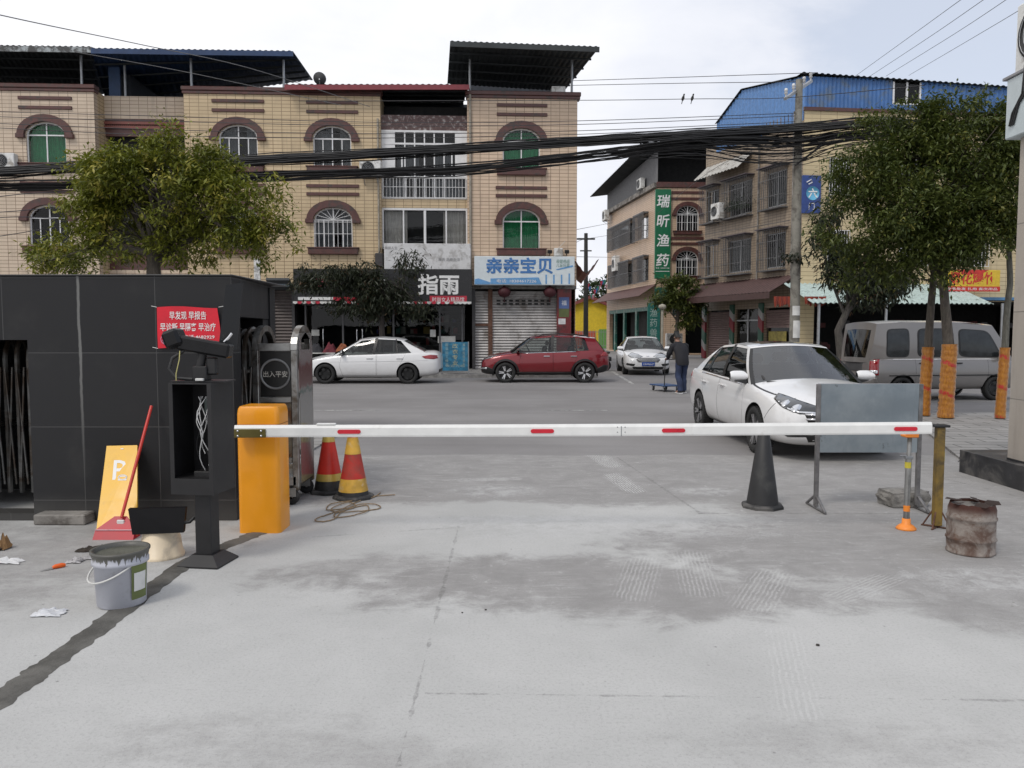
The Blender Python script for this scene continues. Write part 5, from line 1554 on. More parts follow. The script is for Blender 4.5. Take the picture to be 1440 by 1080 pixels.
# ---- the white saloon pulling in, near the barrier
SED = [(2.30, .50, .30, .53, .60), (2.235, .69, .23, .62, .675), (2.10, .80, .19, .70, .76), (1.85, .865, .18, .765, .845), (1.50, .885, .18, .83, .92), (1.15, .89, .17, .885, .985), (.85, .89, .17, .915, 1.02),
       (.2, .89, .17, .935, 1.0), (-.6, .89, .17, .96, 1.0), (-1.25, .888, .18, .985, 1.02), (-1.7, .878, .2, 1.0, 1.06), (-2.05, .84, .25, 1.0, 1.07), (-2.22, .76, .29, .95, 1.02), (-2.30, .56, .36, .84, .88)]
def near_skins(t, skin, k):
    hl = skin('headlight', 'corner', [(-.44, .60), (-.40, .66), (-.12, .735), (.16, .80), (.33, .83), (.30, .77), (.12, .68), (-.12, .61)], M_LAMP, .008, None, True)
    for sy, h in zip((1, -1), hl):
        for (u, v, r) in ((-.05, .675, .05), (.11, .725, .045)):
            conform('lamp_lens', k['bvh'], [(u + r * math.cos(2 * pi * i / 14), v + r * .9 * math.sin(2 * pi * i / 14)) for i in range(14)], (2.05, sy * .6, 0), (-1, sy, 0), (0, 0, 1), (-1, -sy, 0), M_LENS, h, .011, .002, 1)
        conform('lamp_strip', k['bvh'], [(-.36, .63), (-.1, .64), (.12, .7), (.12, .685), (-.1, .622), (-.34, .61)], (2.05, sy * .6, 0), (-1, sy, 0), (0, 0, 1), (-1, -sy, 0), M_LENS, h, .011, .002, 1)
    skin('grille', 'front', [(-.52, .50), (-.56, .63), (.56, .63), (.52, .50), (.3, .44), (-.3, .44)], M_TRIM, .008)
    for z in (.60, .545):
        skin('grille_bar', 'front', [(-.54, z - .008), (-.55, z + .012), (.55, z + .012), (.54, z - .008)], M_CHROME, .018)
    skin('lower_intake', 'front', [(-.5, .26), (-.56, .36), (.56, .36), (.5, .26)], M_TRIM, .006)
    skin('fog_lamp', 'corner', [(-.2, .33), (-.18, .41), (.1, .43), (.14, .38), (.02, .32)], M_TRIM, .006, None, True)
    skin('number_plate', 'front', [(-.22, .37), (-.22, .50), (.22, .50), (.22, .37)], M_PLATE, .03)
    skin('bonnet_gap', 'side', [(1.0, .905), (1.0, .913), (1.92, .782), (1.92, .774)], M_TRIM, .001, None, True)
    skin('bumper_gap', 'side', [(1.70, .50), (1.708, .50), (1.93, .745), (1.92, .75)], M_TRIM, .001, None, True)
    skin('side_sill', 'side', [(-1.0, .18), (-1.0, .24), (1.0, .24), (1.0, .18)], M_TRIM, .006, None, True)
    skin('tail_light', 'rcorner', [(-.34, .8), (-.3, .96), (.2, .93), (.22, .86)], M_TAIL, .008, None, True)
    skin('belt_trim', 'side', [(-1.3, .955), (-1.3, .975), (.7, .90), (.7, .885)], M_CHROME, .008, None, True)
    wipers(t, k['ws'])
near = dict(name='white_sedan', label='large white saloon car with black sunroof turning in behind the barrier', cat='car', loc=(4.09, 11.93, 0), rz=R(-90 + 2.5), paint=WHITE, st=SED,
            wr=.315, axles=(1.36, -1.28), track=.79, handle_z=.83, handle_mat=WHITE,
            doors=[([(-.27, .25), (-.27, .935), (.84, .90), (.90, .55), (.80, .25)], 'front'), ([(-1.22, .96), (-.29, .94), (-.29, .25), (-.92, .25), (-1.0, .55)], 'rear')],
            cols=[(1.02, .30), (.92, .20), (-.20, -.25), (-.30, -.36), (-1.05, -.98), (-1.10, -1.02), (-1.42, -1.14), (-1.78, -1.22)], glass=[0, 1, 0, 1, 0, 1, 0],
            pillar_mi={2: 1, 4: 1}, rail=[(.35, 1.40, .57), (.1, 1.435, .575), (-.4, 1.445, .575), (-1.0, 1.41, .56), (-1.25, 1.36, .55)], crown=.045, ws=(.2, .08), rw=(.12, .06),
            seats=[(.02, (.36, -.36)), (-.85, (.36, -.36))], mirror_x=.78, screen_glass=M_CARGLASSR, sunroof=(.08, .8), wheel='spoke', nsp=5, skins=near_skins)
make_car(near)

# ---- the white saloon parked in front of the dress shop
SEDB = [(x, w_ * .985, zb, zs * 1.0 - .01, zc - .005) for x, w_, zb, zs, zc in SED]
def left_skins(t, skin, k):
    skin('headlight', 'corner', [(-.4, .58), (-.38, .66), (.1, .75), (.4, .80), (.2, .66), (-.1, .58)], M_LAMP, .008, None, True)
    skin('tail_light', 'side', [(-1.83, .80), (-1.72, .87), (-2.0, .92), (-2.27, .90), (-2.29, .82), (-2.1, .78)], M_TAIL, .008, None, True)
    skin('grille', 'front', [(-.5, .34), (-.56, .52), (.56, .52), (.5, .34)], M_TRIM, .008)
    skin('rear_bumper_insert', 'rear', [(-.6, .36), (-.6, .46), (.6, .46), (.6, .36)], M_TRIM, .006)
    skin('side_sill', 'side', [(-1.0, .17), (-1.0, .22), (1.0, .22), (1.0, .17)], M_TRIM, .006, None, True)
    skin('door_line', 'side', [(-1.9, .735), (-1.9, .745), (1.2, .70), (1.2, .692)], WHITE, .01, None, True)
    wipers(t, k['ws'])
left = dict(near, name='white_sedan', label='white saloon car parked side on outside the black fronted shop', loc=(-4.60, 25.75, 0), rz=R(180), paint=WHITE2, st=SEDB, skins=left_skins,
            wheel='cover', rim_mat=M_RIMD, sunroof=None, screen_glass=M_CARGLASSL, side_glass=M_CARGLASSL, antenna=True, handle_z=.81, handle_mat=WHITE2,
            cols=[(1.15, .28), (1.02, .16), (-.13, -.22), (-.22, -.31), (-.92, -.86), (-.97, -.90), (-1.40, -1.0), (-1.84, -1.06)],
            rail=[(.35, 1.36, .56), (.05, 1.43, .575), (-.4, 1.46, .575), (-.85, 1.425, .56), (-1.08, 1.37, .55)])
make_car(left)

# ---- the white car facing us at the mouth of the side street
def mid_skins(t, skin, k):
    skin('headlight', 'corner', [(-.34, .66), (-.36, .72), (-.1, .80), (.3, .86), (.22, .76), (-.06, .67)], mat('pale_lamp_cluster', (.3, .31, .32), .1, .5, var=.4, coat=1), .008, None, True)
    skin('grille', 'front', [(-.36, .50), (-.46, .60), (-.36, .67), (.36, .67), (.46, .60), (.36, .50)], mat('grey_mesh_grille', (.2, .2, .2), .35, .6, var=.5, scale=60), .01)
    skin('lower_intake', 'front', [(-.55, .24), (-.6, .33), (.6, .33), (.55, .24)], M_TRIM, .008)
    skin('fog_lamp', 'corner', [(-.2, .35), (-.24, .44), (.1, .47), (.14, .40)], M_TRIM, .008, None, True)
    p = skin('number_plate', 'front', [(-.24, .36), (-.24, .50), (.24, .50), (.24, .36)], M_PLATE, .03)[0]
    b = MB(); b.text('川B·M5A27', .085, 0, -(2.30 + .036), .43, width=.4, M=Matrix.Rotation(pi / 2, 4, 'Z')); b.build('plate_lettering', mat('white_lettering', (.75, .75, .74), .5), p)
    skin('badge', 'front', [(-.05, .71), (-.05, .74), (.05, .74), (.05, .71)], M_CHROME, .01)
    skin('tail_light', 'rcorner', [(-.3, .8), (-.3, .96), (.2, .93), (.2, .86)], M_TAIL, .008, None, True)
    wipers(t, k['ws'])
mid = dict(near, label='white car with blue number plate facing the camera at the street corner', loc=(5.3, 32.0, 0), rz=R(-90 - 3), paint=WHITE2, st=[(x, w_ * 1.02, zb, zs, zc) for x, w_, zb, zs, zc in SED], skins=mid_skins, sunroof=None, handle_mat=WHITE2, screen_glass=M_CARGLASSL,
           group=None)
make_car(mid)

# ---- the dark red crossover
CRS = [(2.12, .50, .34, .60, .66), (2.06, .68, .28, .70, .75), (1.93, .80, .25, .78, .84), (1.70, .86, .24, .85, .92), (1.35, .885, .24, .91, 1.0), (1.02, .89, .23, .95, 1.05), (.7, .89, .23, .97, 1.04),
       (.1, .89, .23, .985, 1.02), (-.7, .89, .23, 1.01, 1.03), (-1.3, .885, .25, 1.04, 1.06), (-1.68, .87, .28, 1.06, 1.08), (-1.93, .82, .32, 1.03, 1.05), (-2.06, .73, .36, .96, .98), (-2.12, .55, .42, .84, .86)]
def red_skins(t, skin, k):
    skin('headlight', 'corner', [(-.36, .72), (-.36, .79), (0, .86), (.36, .90), (.2, .80), (-.1, .73)], mat('pale_lamp_cluster', (.3, .31, .32), .1, .5, var=.4, coat=1), .008, None, True)
    skin('grille', 'front', [(-.5, .62), (-.5, .70), (.5, .70), (.5, .62)], M_TRIM, .008)
    skin('lower_intake', 'front', [(-.6, .32), (-.62, .5), (.62, .5), (.6, .32)], M_TRIM, .01)
    skin('tail_light', 'side', [(-1.78, .86), (-1.9, .99), (-2.06, .98), (-2.1, .86)], M_TAIL, .01, None, True)
    skin('sill_cladding', 'side', [(-.92, .23), (-.92, .35), (.95, .35), (.95, .23)], M_TRIM, .02, None, True)
    skin('front_cladding', 'side', [(1.66, .27), (1.66, .42), (1.9, .52), (2.1, .5), (2.1, .3)], M_TRIM, .012, None, True)
    skin('rear_cladding', 'side', [(-1.66, .30), (-1.66, .45), (-1.9, .58), (-2.1, .56), (-2.1, .36)], M_TRIM, .012, None, True)
    skin('fog_lamp', 'corner', [(-.16, .44), (-.16, .48), (.1, .48), (.1, .44)], M_LENS, .03, None, True)
    skin('belt_trim', 'side', [(-1.0, 1.0), (-1.0, 1.02), (.75, .962), (.75, .945)], M_CHROME, .01, None, True)
    for sy in (1, -1):
        for x in (1.3, -1.28):
            b = MB(); r0, r1 = .385, .45
            pts = []
            for j in range(19):
                a = pi * (-.08 + 1.16 * j / 18); pts.append(a)
            for a, c in zip(pts, pts[1:]):
                q = []
                for r_, a_ in ((r0, a), (r1, a), (r1, c), (r0, c)):
                    X, Z = x + r_ * math.cos(a_), .325 + r_ * math.sin(a_)
                    h, n_, _, _ = k['bvh'].ray_cast(Vector((X, sy * 3, max(.27, Z))), Vector((0, -sy, 0)))
                    q.append((X, (h.y if h else sy * .87) + sy * .014, Z))
                b.add(q, [(0, 1, 2, 3)]); b.add([q[1], (q[1][0], q[1][1] - sy * .04, q[1][2]), (q[2][0], q[2][1] - sy * .04, q[2][2]), q[2]], [(0, 1, 2, 3)])
            b.build('wheel_arch_trim', M_TRIM, t, normals=False)
    wipers(t, k['ws'])
red = dict(near, name='red_crossover', label='dark red crossover car parked in front of the silver roller shutter', loc=(1.09, 26.3, 0), rz=R(180), paint=RED, st=CRS, skins=red_skins, wr=.325, axles=(1.3, -1.28), track=.79,
           doors=[([(-.24, .36), (-.24, .985), (.80, .955), (.86, .6), (.74, .36)], 'front'), ([(-1.12, 1.0), (-.26, .985), (-.26, .36), (-.80, .36), (-.92, .6)], 'rear')],
           cols=[(1.12, .42), (1.0, .32), (-.16, -.20), (-.26, -.30), (-1.0, -.92), (-1.05, -.97), (-1.42, -1.28), (-1.9, -1.62)], glass=[0, 1, 0, 1, 0, 1, 0], pillar_mi={0: 1, 2: 1, 4: 1},
           rail=[(.5, 1.44, .55), (.2, 1.50, .575), (-.4, 1.525, .58), (-1.0, 1.50, .57), (-1.7, 1.42, .53)], crown=.035, handle_z=.86, handle_mat=M_CHROME, sunroof=None, rails=True, screen_glass=M_CARGLASSL, side_glass=M_CARGLASSL,
           wheel='spoke', nsp=5, mirror_x=.86, mirror_mat=RED, rim_mat=mat('bright_alloy_rim', (.6, .6, .61), .3, .7), antenna=False)
make_car(red)

# ---- silver van, its tail towards us
VAN = [(1.98, .5, .36, .66, .72), (1.93, .66, .30, .78, .86), (1.82, .76, .26, .88, .98), (1.62, .80, .25, .95, 1.05), (1.4, .81, .25, .99, 1.08), (.9, .815, .25, 1.0, 1.04), (0, .82, .25, 1.0, 1.03), (-1.0, .82, .26, 1.0, 1.03),
       (-1.7, .815, .28, 1.0, 1.03), (-1.92, .79, .32, .99, 1.01), (-1.99, .70, .36, .95, .97), (-2.02, .55, .42, .88, .9)]
def van_skins(t, skin, k):
    skin('tail_light', 'rcorner', [(-.14, .62), (-.14, .99), (.06, .99), (.07, .62)], M_TAIL, .012, None, True)
    skin('tail_lens', 'rcorner', [(-.13, .66), (-.13, .74), (.04, .74), (.05, .66)], M_LENS, .018, None, True)
    skin('plate_recess', 'rear', [(-.36, .70), (-.36, .90), (.36, .90), (.36, .70)], mat('dark_plate_recess', (.05, .05, .052), .6), .006)
    skin('emblem', 'rear', [(-.06, .955), (-.045, .975), (0, .945), (.045, .975), (.06, .955), (0, .91)], M_CHROME, .012)
    skin('rear_bumper', 'rear', [(-.76, .36), (-.76, .56), (.76, .56), (.76, .36)], SILVER, .03)
    skin('headlight', 'corner', [(-.2, .70), (-.2, .86), (.1, .92), (.12, .8)], M_LAMP, .008, None, True)
    skin('side_moulding', 'side', [(-1.6, .60), (-1.6, .625), (1.3, .625), (1.3, .60)], M_TRIM, .012, None, True)
    skin('waist_line', 'side', [(-1.86, .985), (-1.86, 1.0), (1.4, .995), (1.4, .98)], WHITE, .012, None, True)
    # rubber seals round the side windows
    wipers(t, k['ws'])
van = dict(near, name='silver_van', label='silver grey minivan with red tail lamps parked behind the orange wrapped tree trunks', cat='van', loc=(10.35, 19.4, 0), rz=R(8), paint=SILVER, st=VAN, skins=van_skins, wr=.29, wd=.17, axles=(1.2, -1.25), track=.72,
           doors=[([(-.02, .32), (-.02, .985), (.98, .985), (.98, .6), (.86, .32)], 'front'), ([(-.92, .985), (-.04, .985), (-.04, .32), (-.92, .32)], 'slide')], handle_z=.9, handle_mat=M_TRIM,
           cols=[(1.75, 1.15), (1.52, .98), (1.42, .94), (.22, .2), (.10, .08), (-.86, -.86), (-1.06, -1.06), (-1.66, -1.63), (-2.0, -1.86)], glass=[0] * 8, round_win=(2, 4, 6), pane_mat=mat('dark_van_glass', (.02, .023, .025), .06, var=.3), pillar_mi={},
           vwin=(.06, .84), rail=[(1.0, 1.80, .64), (.6, 1.85, .66), (0, 1.87, .67), (-1.2, 1.87, .67), (-1.9, 1.83, .65)], crown=.05, ws=(.1, .05), rw=(.05, .03), rw_v=(.12, .82), rw_side=.12, bulge=.03,
           seats=[(.35, (.33, -.33)), (-.55, (.33, -.33)), (-1.3, (.33, -.33))], seat_h=.32, mirror_x=1.3, roof_mat=WHITE2, sunroof=None, wheel='cover', rim_mat=M_GREYMETAL, mirror_mat=M_TRIM)
make_car(van)

# ================================================================ gate housing and sliding gate
M_BTILE = None
def black_tile():
    m, nt = base_mat('black_wall_tiles')
    v = coords(nt, False)
    s = nd(nt, 'ShaderNodeSeparateXYZ', {0: v})
    uv = nd(nt, 'ShaderNodeCombineXYZ', {0: mth(nt, 'ADD', s.outputs[0], s.outputs[1]), 1: s.outputs[2], 2: 0.0}).outputs[0]
    b = nd(nt, 'ShaderNodeTexBrick', {'Vector': uv, 'Color1': (.0135, .0135, .015, 1), 'Color2': (.0185, .0185, .020, 1), 'Mortar': (.06, .06, .06, 1), 'Scale': 1.0, 'Mortar Size': .004, 'Mortar Smooth': .3, 'Brick Width': .65, 'Row Height': .635}, offset=0.0)
    n = noi(nt, v, 2.0, 8, .65)
    c = mixc(nt, mth(nt, 'MULTIPLY', ramp(nt, n, .5, .8), .3), b.outputs[0], (.06, .058, .055))
    # pale lime runs down one joint
    dx = mth(nt, 'ABSOLUTE', mth(nt, 'ADD', mth(nt, 'ADD', s.outputs[0], 1.30), mth(nt, 'MULTIPLY', mth(nt, 'SUBTRACT', noi(nt, v, 5, 3), .5), .03)))
    c = mixc(nt, mth(nt, 'MULTIPLY', mth(nt, 'SUBTRACT', 1.0, ramp(nt, dx, .006, .016)), ramp(nt, s.outputs[2], .1, 1.3)), c, (.15, .15, .145))
    dz = ramp(nt, mth(nt, 'ADD', s.outputs[2], mth(nt, 'MULTIPLY', n, .3)), .25, .0)
    c = mixc(nt, mth(nt, 'MULTIPLY', dz, .35), c, (.12, .115, .105))
    p = nd(nt, 'ShaderNodeBsdfPrincipled', {'Base Color': c, 'Roughness': mth(nt, 'ADD', .38, mth(nt, 'MULTIPLY', n, .3)), 'Specular IOR Level': .3})
    bp = nd(nt, 'ShaderNodeBump', {'Height': b.outputs[1], 'Strength': .3, 'Distance': .006}, invert=True)
    nt.links.new(bp.outputs[0], p.inputs['Normal'])
    out(nt, p.outputs[0])
    return m
M_STEEL = mat('brushed_stainless', (.34, .34, .33), .32, .85, var=.25, scale=5, dirt=(.12, .1, .08), damt=.5)
M_STEELD = mat('weathered_stainless', (.17, .17, .165), .42, .7, var=.35, scale=5, dirt=(.08, .06, .045), damt=.6)

def gate_housing():
    xc, y0 = -2.38, 6.67
    t = thing('gate_housing', 'black tiled housing wall that the sliding gate retracts into', 'wall', (xc, y0, 0))
    m = black_tile()
    dz = Vector((0, 0, .18))
    ox = xat(38, y0) - xc
    zt, ztop = zat(478, y0), zat(388, y0)
    zb = zat(722, y0)
    b = MB(); b.wall([(-9, -.18), (-9, ztop - .18), (0, ztop - .18), (0, -.18)], [[(-2.6, zb - .18), (ox, zb - .18), (ox, zt - .18), (-2.6, zt - .18)]], 0, .2)
    b.build('front_wall', m, t, dz)
    b = MB(); b.box(-9, -.1, 1.38, 1.55, -.18, ztop - .2); b.build('back_wall', m, t, dz)
    b = MB(); b.prism([(-9, .204), (0, .204), (-.13, 1.55), (-9, 1.55)], ztop - .52, ztop - .181 - .0); b.build('roof_slab', m, t, dz)
    b = MB(); b.box(-.34, -.12, 1.2, 1.376, -.18, ztop - .524); b.build('end_pier', m, t, dz)
    b = MB(); b.box(-9.02, .02, -.02, 1.57, ztop + .001 - .18, ztop + .012 - .18, .004); b.build('coping', mat('grey_coping', (.05, .05, .052), .5), t, dz)
    tag(t, 'black tiled housing wall that the sliding gate retracts into', 'wall')
    # a small paper on the end pier
    b = MB(); b.box(-.33, -.17, 1.19, 1.197, 1.1, 1.42); tag(b.build('notice', mat('white_paper', (.62, .62, .6), .9), None, (xc, y0, .18)), 'white paper notice pasted on the pier behind the gate head', 'notice')
gate_housing()

def sliding_gate():
    t = thing('sliding_gate', 'stainless folding gate with arched frames and a dark round motto panel', 'gate', (-2.2, 7.55, 0))
    def hoop(b, x, y0, y1, zt, r, tk=.05):
        yc = (y0 + y1) / 2; rr = (y1 - y0) / 2
        pts = [(x, y0, .12)] + [(x, yc - rr * math.cos(pi * k / 10), zt - rr + rr * math.sin(pi * k / 10)) for k in range(11)] + [(x, y1, .12)]
        b.tube(pts, r, 6, sm=False)
    yA, yB = -.25, .27
    # head: two hooped end frames joined by beams
    for x, zt in ((-.19, 1.68), (.17, 1.68)):
        b = MB()
        n = 12; w_ = .058
        for (ya, s) in ((yA, 1), (yB, -1)):
            b.box(x - w_ / 2, x + w_ / 2, ya - .03, ya + .03, .14, zt - .22, .006)
        yc, ro, ri = (yA + yB) / 2, (yB - yA) / 2 + .03, (yB - yA) / 2 - .04
        for k in range(n):
            a, c = pi * k / n, pi * (k + 1) / n
            q = [(yc - r_ * math.cos(g_), zt - .22 + r_ * .8 * math.sin(g_)) for g_ in (a, c) for r_ in (ro, ri)]
            vs = [(x + sx * w_ / 2, y, z) for sx in (-1, 1) for y, z in q]
            b.add(vs, [(0, 2, 3, 1), (4, 5, 7, 6), (0, 4, 6, 2), (1, 3, 7, 5)], 0, False)
        b.build('end_frame', M_STEEL, t)
    for z0, z1 in ((1.45, 1.52), (.97, 1.02), (.40, .45)):
        b = MB(); b.box(-.16, .14, yA - .025, yA + .03, z0, z1, .004); b.box(-.16, .14, yB - .03, yB + .025, z0, z1, .004)
        b.build('cross_beam', M_STEEL, t)
    b = MB(); b.box(-.155, .135, yA + .0, yA + .02, 1.024, 1.448); o = b.build('motto_panel', mat('dark_motto_panel', (.012, .012, .012), .35, var=.4), t)
    b = MB(); zc = 1.235
    b.tube([(-.01 + .135 * math.cos(2 * pi * k / 36), yA - .006, zc + .135 * math.sin(2 * pi * k / 36)) for k in range(37)], .011, 6, caps=False); b.build('ring', mat('grey_ring', (.2, .2, .2), .4), o)
    b = MB(); b.text('出入平安', .058, -.01, yA - .004, zc, width=.225, bold=.004); b.build('lettering', mat('pale_gold_lettering', (.55, .53, .48), .5), o)
    # rusted lower panel
    m, nt = base_mat('rust_stained_plate'); v = coords(nt)
    n1, n2 = noi(nt, v, 5, 8, .7, .5), noi(nt, v, 22, 6, .7, 1)
    c = mixc(nt, ramp(nt, n1, .38, .62), (.13, .055, .022), (.2, .185, .14)); c = mixc(nt, ramp(nt, n2, .52, .7), c, (.07, .045, .03)); c = mixc(nt, ramp(nt, noi(nt, v, 9, 6, .7), .62, .75), c, (.42, .4, .36))
    out(nt, nd(nt, 'ShaderNodeBsdfPrincipled', {'Base Color': c, 'Roughness': .55, 'Metallic': .2}).outputs[0])
    b = MB(); b.box(-.155, .135, yA + .0, yA + .02, .454, .966); b.box(-.155, .135, yA - .012, yA - .001, .90, .925); b.box(.10, .135, yA - .012, yA - .001, .454, .895); b.build('lower_panel', m, t)
    b = MB(); rn = random.Random(4); b.lathe([(0, 0), (.045, 0), (.05, .01), (0, .012)], 9, 0, Matrix.Translation((.0, yA - .004, .86)) @ Matrix.Rotation(pi / 2, 4, 'X')); b.build('sticker_remains', mat('white_paper', (.62, .62, .6), .9), t)
    # leading end plate with hand hole, a reddish band and a greenish line in its colour
    b = MB(); hole = [(yA + .1, 1.46), (yB - .1, 1.46), (yB - .1, 1.56), ((yA + yB) / 2, 1.63), (yA + .1, 1.56)]
    m2, nt = base_mat('banded_end_plate'); v = coords(nt, False); z = nd(nt, 'ShaderNodeSeparateXYZ', {0: v}).outputs[2]
    wob = mth(nt, 'ADD', z, mth(nt, 'MULTIPLY', mth(nt, 'SUBTRACT', noi(nt, v, 6, 6, .7), .5), .25))
    c = mixc(nt, mth(nt, 'MULTIPLY', ramp(nt, wob, 1.08, 1.12), mth(nt, 'SUBTRACT', 1.0, ramp(nt, wob, 1.3, 1.36))), (.33, .33, .32), (.2, .09, .085))
    c = mixc(nt, mth(nt, 'MULTIPLY', ramp(nt, wob, 1.04, 1.06), mth(nt, 'SUBTRACT', 1.0, ramp(nt, wob, 1.07, 1.09))), c, (.1, .16, .14))
    out(nt, nd(nt, 'ShaderNodeBsdfPrincipled', {'Base Color': c, 'Roughness': .22, 'Metallic': .75}).outputs[0])
    b.wall([(yA + .03, .2), (yA + .03, 1.62), (yB - .03, 1.62), (yB - .03, .2)], [hole], 0, .006)
    o = b.build('end_plate', m2, t); o.rotation_euler = (0, 0, pi / 2); o.location = (.208, 0, 0)
    # foot box and castors
    b = MB(); b.box(-.22, .2, yA - .03, yB + .03, .16, .30, .03); b.build('foot_box', M_STEEL, t)
    def castor(x, y, par):
        b = MB(); b.lathe([(.02, -.025), (.062, -.025), (.075, -.012), (.075, .012), (.062, .025), (.02, .025)], 24, 0, Matrix.Translation((x, y, .077)) @ Matrix.Rotation(pi / 2, 4, 'X'))
        o = b.build('castor', M_TYRE, par)
        h = MB(); h.lathe([(0, -.028), (.045, -.03), (.05, -.02)], 16, 0, Matrix.Translation((x, y, .077)) @ Matrix.Rotation(pi / 2, 4, 'X'))
        for k in range(5):
            a = 2 * pi * k / 5; h.lathe([(0, -.033), (.01, -.033), (.01, -.02)], 8, 1, Matrix.Translation((x + .028 * math.cos(a), y, .077 + .028 * math.sin(a))) @ Matrix.Rotation(pi / 2, 4, 'X'))
        h.build('hub', [M_STEEL, M_BLACK], o)
        k = MB(); k.box(x - .05, x + .05, y - .036, y - .03, .08, .165, .004); k.box(x - .05, x + .05, y + .03, y + .036, .08, .165, .004); k.build('fork', M_STEEL, o)
    castor(.12, yA - .0, t); castor(.12, yB, t)
    # folded sections stacked behind the wall
    for i in range(24):
        x = -.30 - .075 * i if i < 3 else -.55 - .11 * (i - 3)
        b = MB(); hoop(b, x, yA, yB, 1.66 - .02 * (i % 2), .024)
        for z in (.25, .75, 1.25):
            b.tube([(x, yA, z), (x, yB, z)], .012, 5)
        b.tube([(x, yA - .012, .2), (x + .07, yA - .012, 1.3)], .012, 5); b.tube([(x + .07, yA - .016, .2), (x, yA - .016, 1.3)], .012, 5)
        b.build('folding_section', M_STEELD, t)
        if i in (1, 15, 18):
            castor(x, yA, t)
sliding_gate()

# sill of the left opening with rail
b = MB(); b.box(-3.6, xat(46, 6.6), 6.5, 6.668, 0, .09, .01)
tag(b.build('rail_kerb', M_CONC), 'low concrete kerb under the left opening of the black wall', 'kerb')

# ---------------------------------------------------------------- red notice banner on the black wall
def red_banner():
    p0, p1 = at(221, 432, 6.65), at(309, 490, 6.65)
    cx, cz = (p0.x + p1.x) / 2, (p0.z + p1.z) / 2; w_, h_ = p1.x - p0.x, p0.z - p1.z
    t = thing('notice_banner', 'red cloth banner with white characters on the black wall', 'banner', (cx, 6.65, cz))
    def wob(x, z): return -.004 - .006 * (1 + math.sin(x * 17 + z * 9)) * .5 - .012 * max(0, x / w_ * 2 - .6)
    b = MB(); b.grid(lambda u, v: (w_ * (u - .5) + .012 * math.sin(v * 4) * (u > .95), wob(w_ * (u - .5), h_ * (v - .5)), h_ * (v - .5) + .008 * math.sin(u * 5)), 26, 12)
    b.build('cloth', mat('red_banner_cloth', (.62, .012, .03), .7, var=.12), t, normals=False)
    b = MB()
    def tx(s_, h, x, z, wd, mi=0, bold=.008):
        m = MB(); m.text(s_, h, x, 0, z, width=wd, bold=bold)
        b.add([(a, wob(a, c) - .004, c) for a, _, c in m.v], m.f, mi)
    tx('早发现 早报告', h_ * .2, 0, h_ * .30, w_ * .60); tx('早诊断 早隔离 早治疗', h_ * .2, 0, h_ * .02, w_ * .9)
    tx('电话:4682929', h_ * .1, w_ * .18, -h_ * .22, w_ * .5); tx('社区服务中心', h_ * .1, w_ * .17, -h_ * .37, w_ * .5)
    b.build('lettering', mat('white_lettering', (.75, .75, .74), .5), t, normals=False)
    b = MB(); R_ = h_ * .12; c0 = (-w_ * .36, -h_ * .28)
    b.tube([(c0[0] + R_ * math.cos(2 * pi * k / 24), wob(*c0) - .005, c0[1] + R_ * math.sin(2 * pi * k / 24)) for k in range(25)], .004, 5); 
    for k in range(4):
        b.tube([(c0[0] - R_ * .7 + R_ * .45 * k, wob(*c0) - .005, c0[1] - R_ * .3), (c0[0] - R_ * .3 + R_ * .3 * k, wob(*c0) - .005, c0[1] + R_ * .5)], .004, 5)
    b.build('emblem', mat('pink_banner_emblem', (.6, .2, .3), .7), t)
    b = MB()
    for x, z in ((-w_ / 2, h_ / 2), (-w_ / 2, -h_ / 2), (w_ / 2, h_ / 2)):
        b.tube([(x, -.008, z), (x + math.copysign(.05, x), .004, z + .01)], .003, 5)
    b.build('tie', mat('white_string', (.6, .6, .58), .8), t)
red_banner()

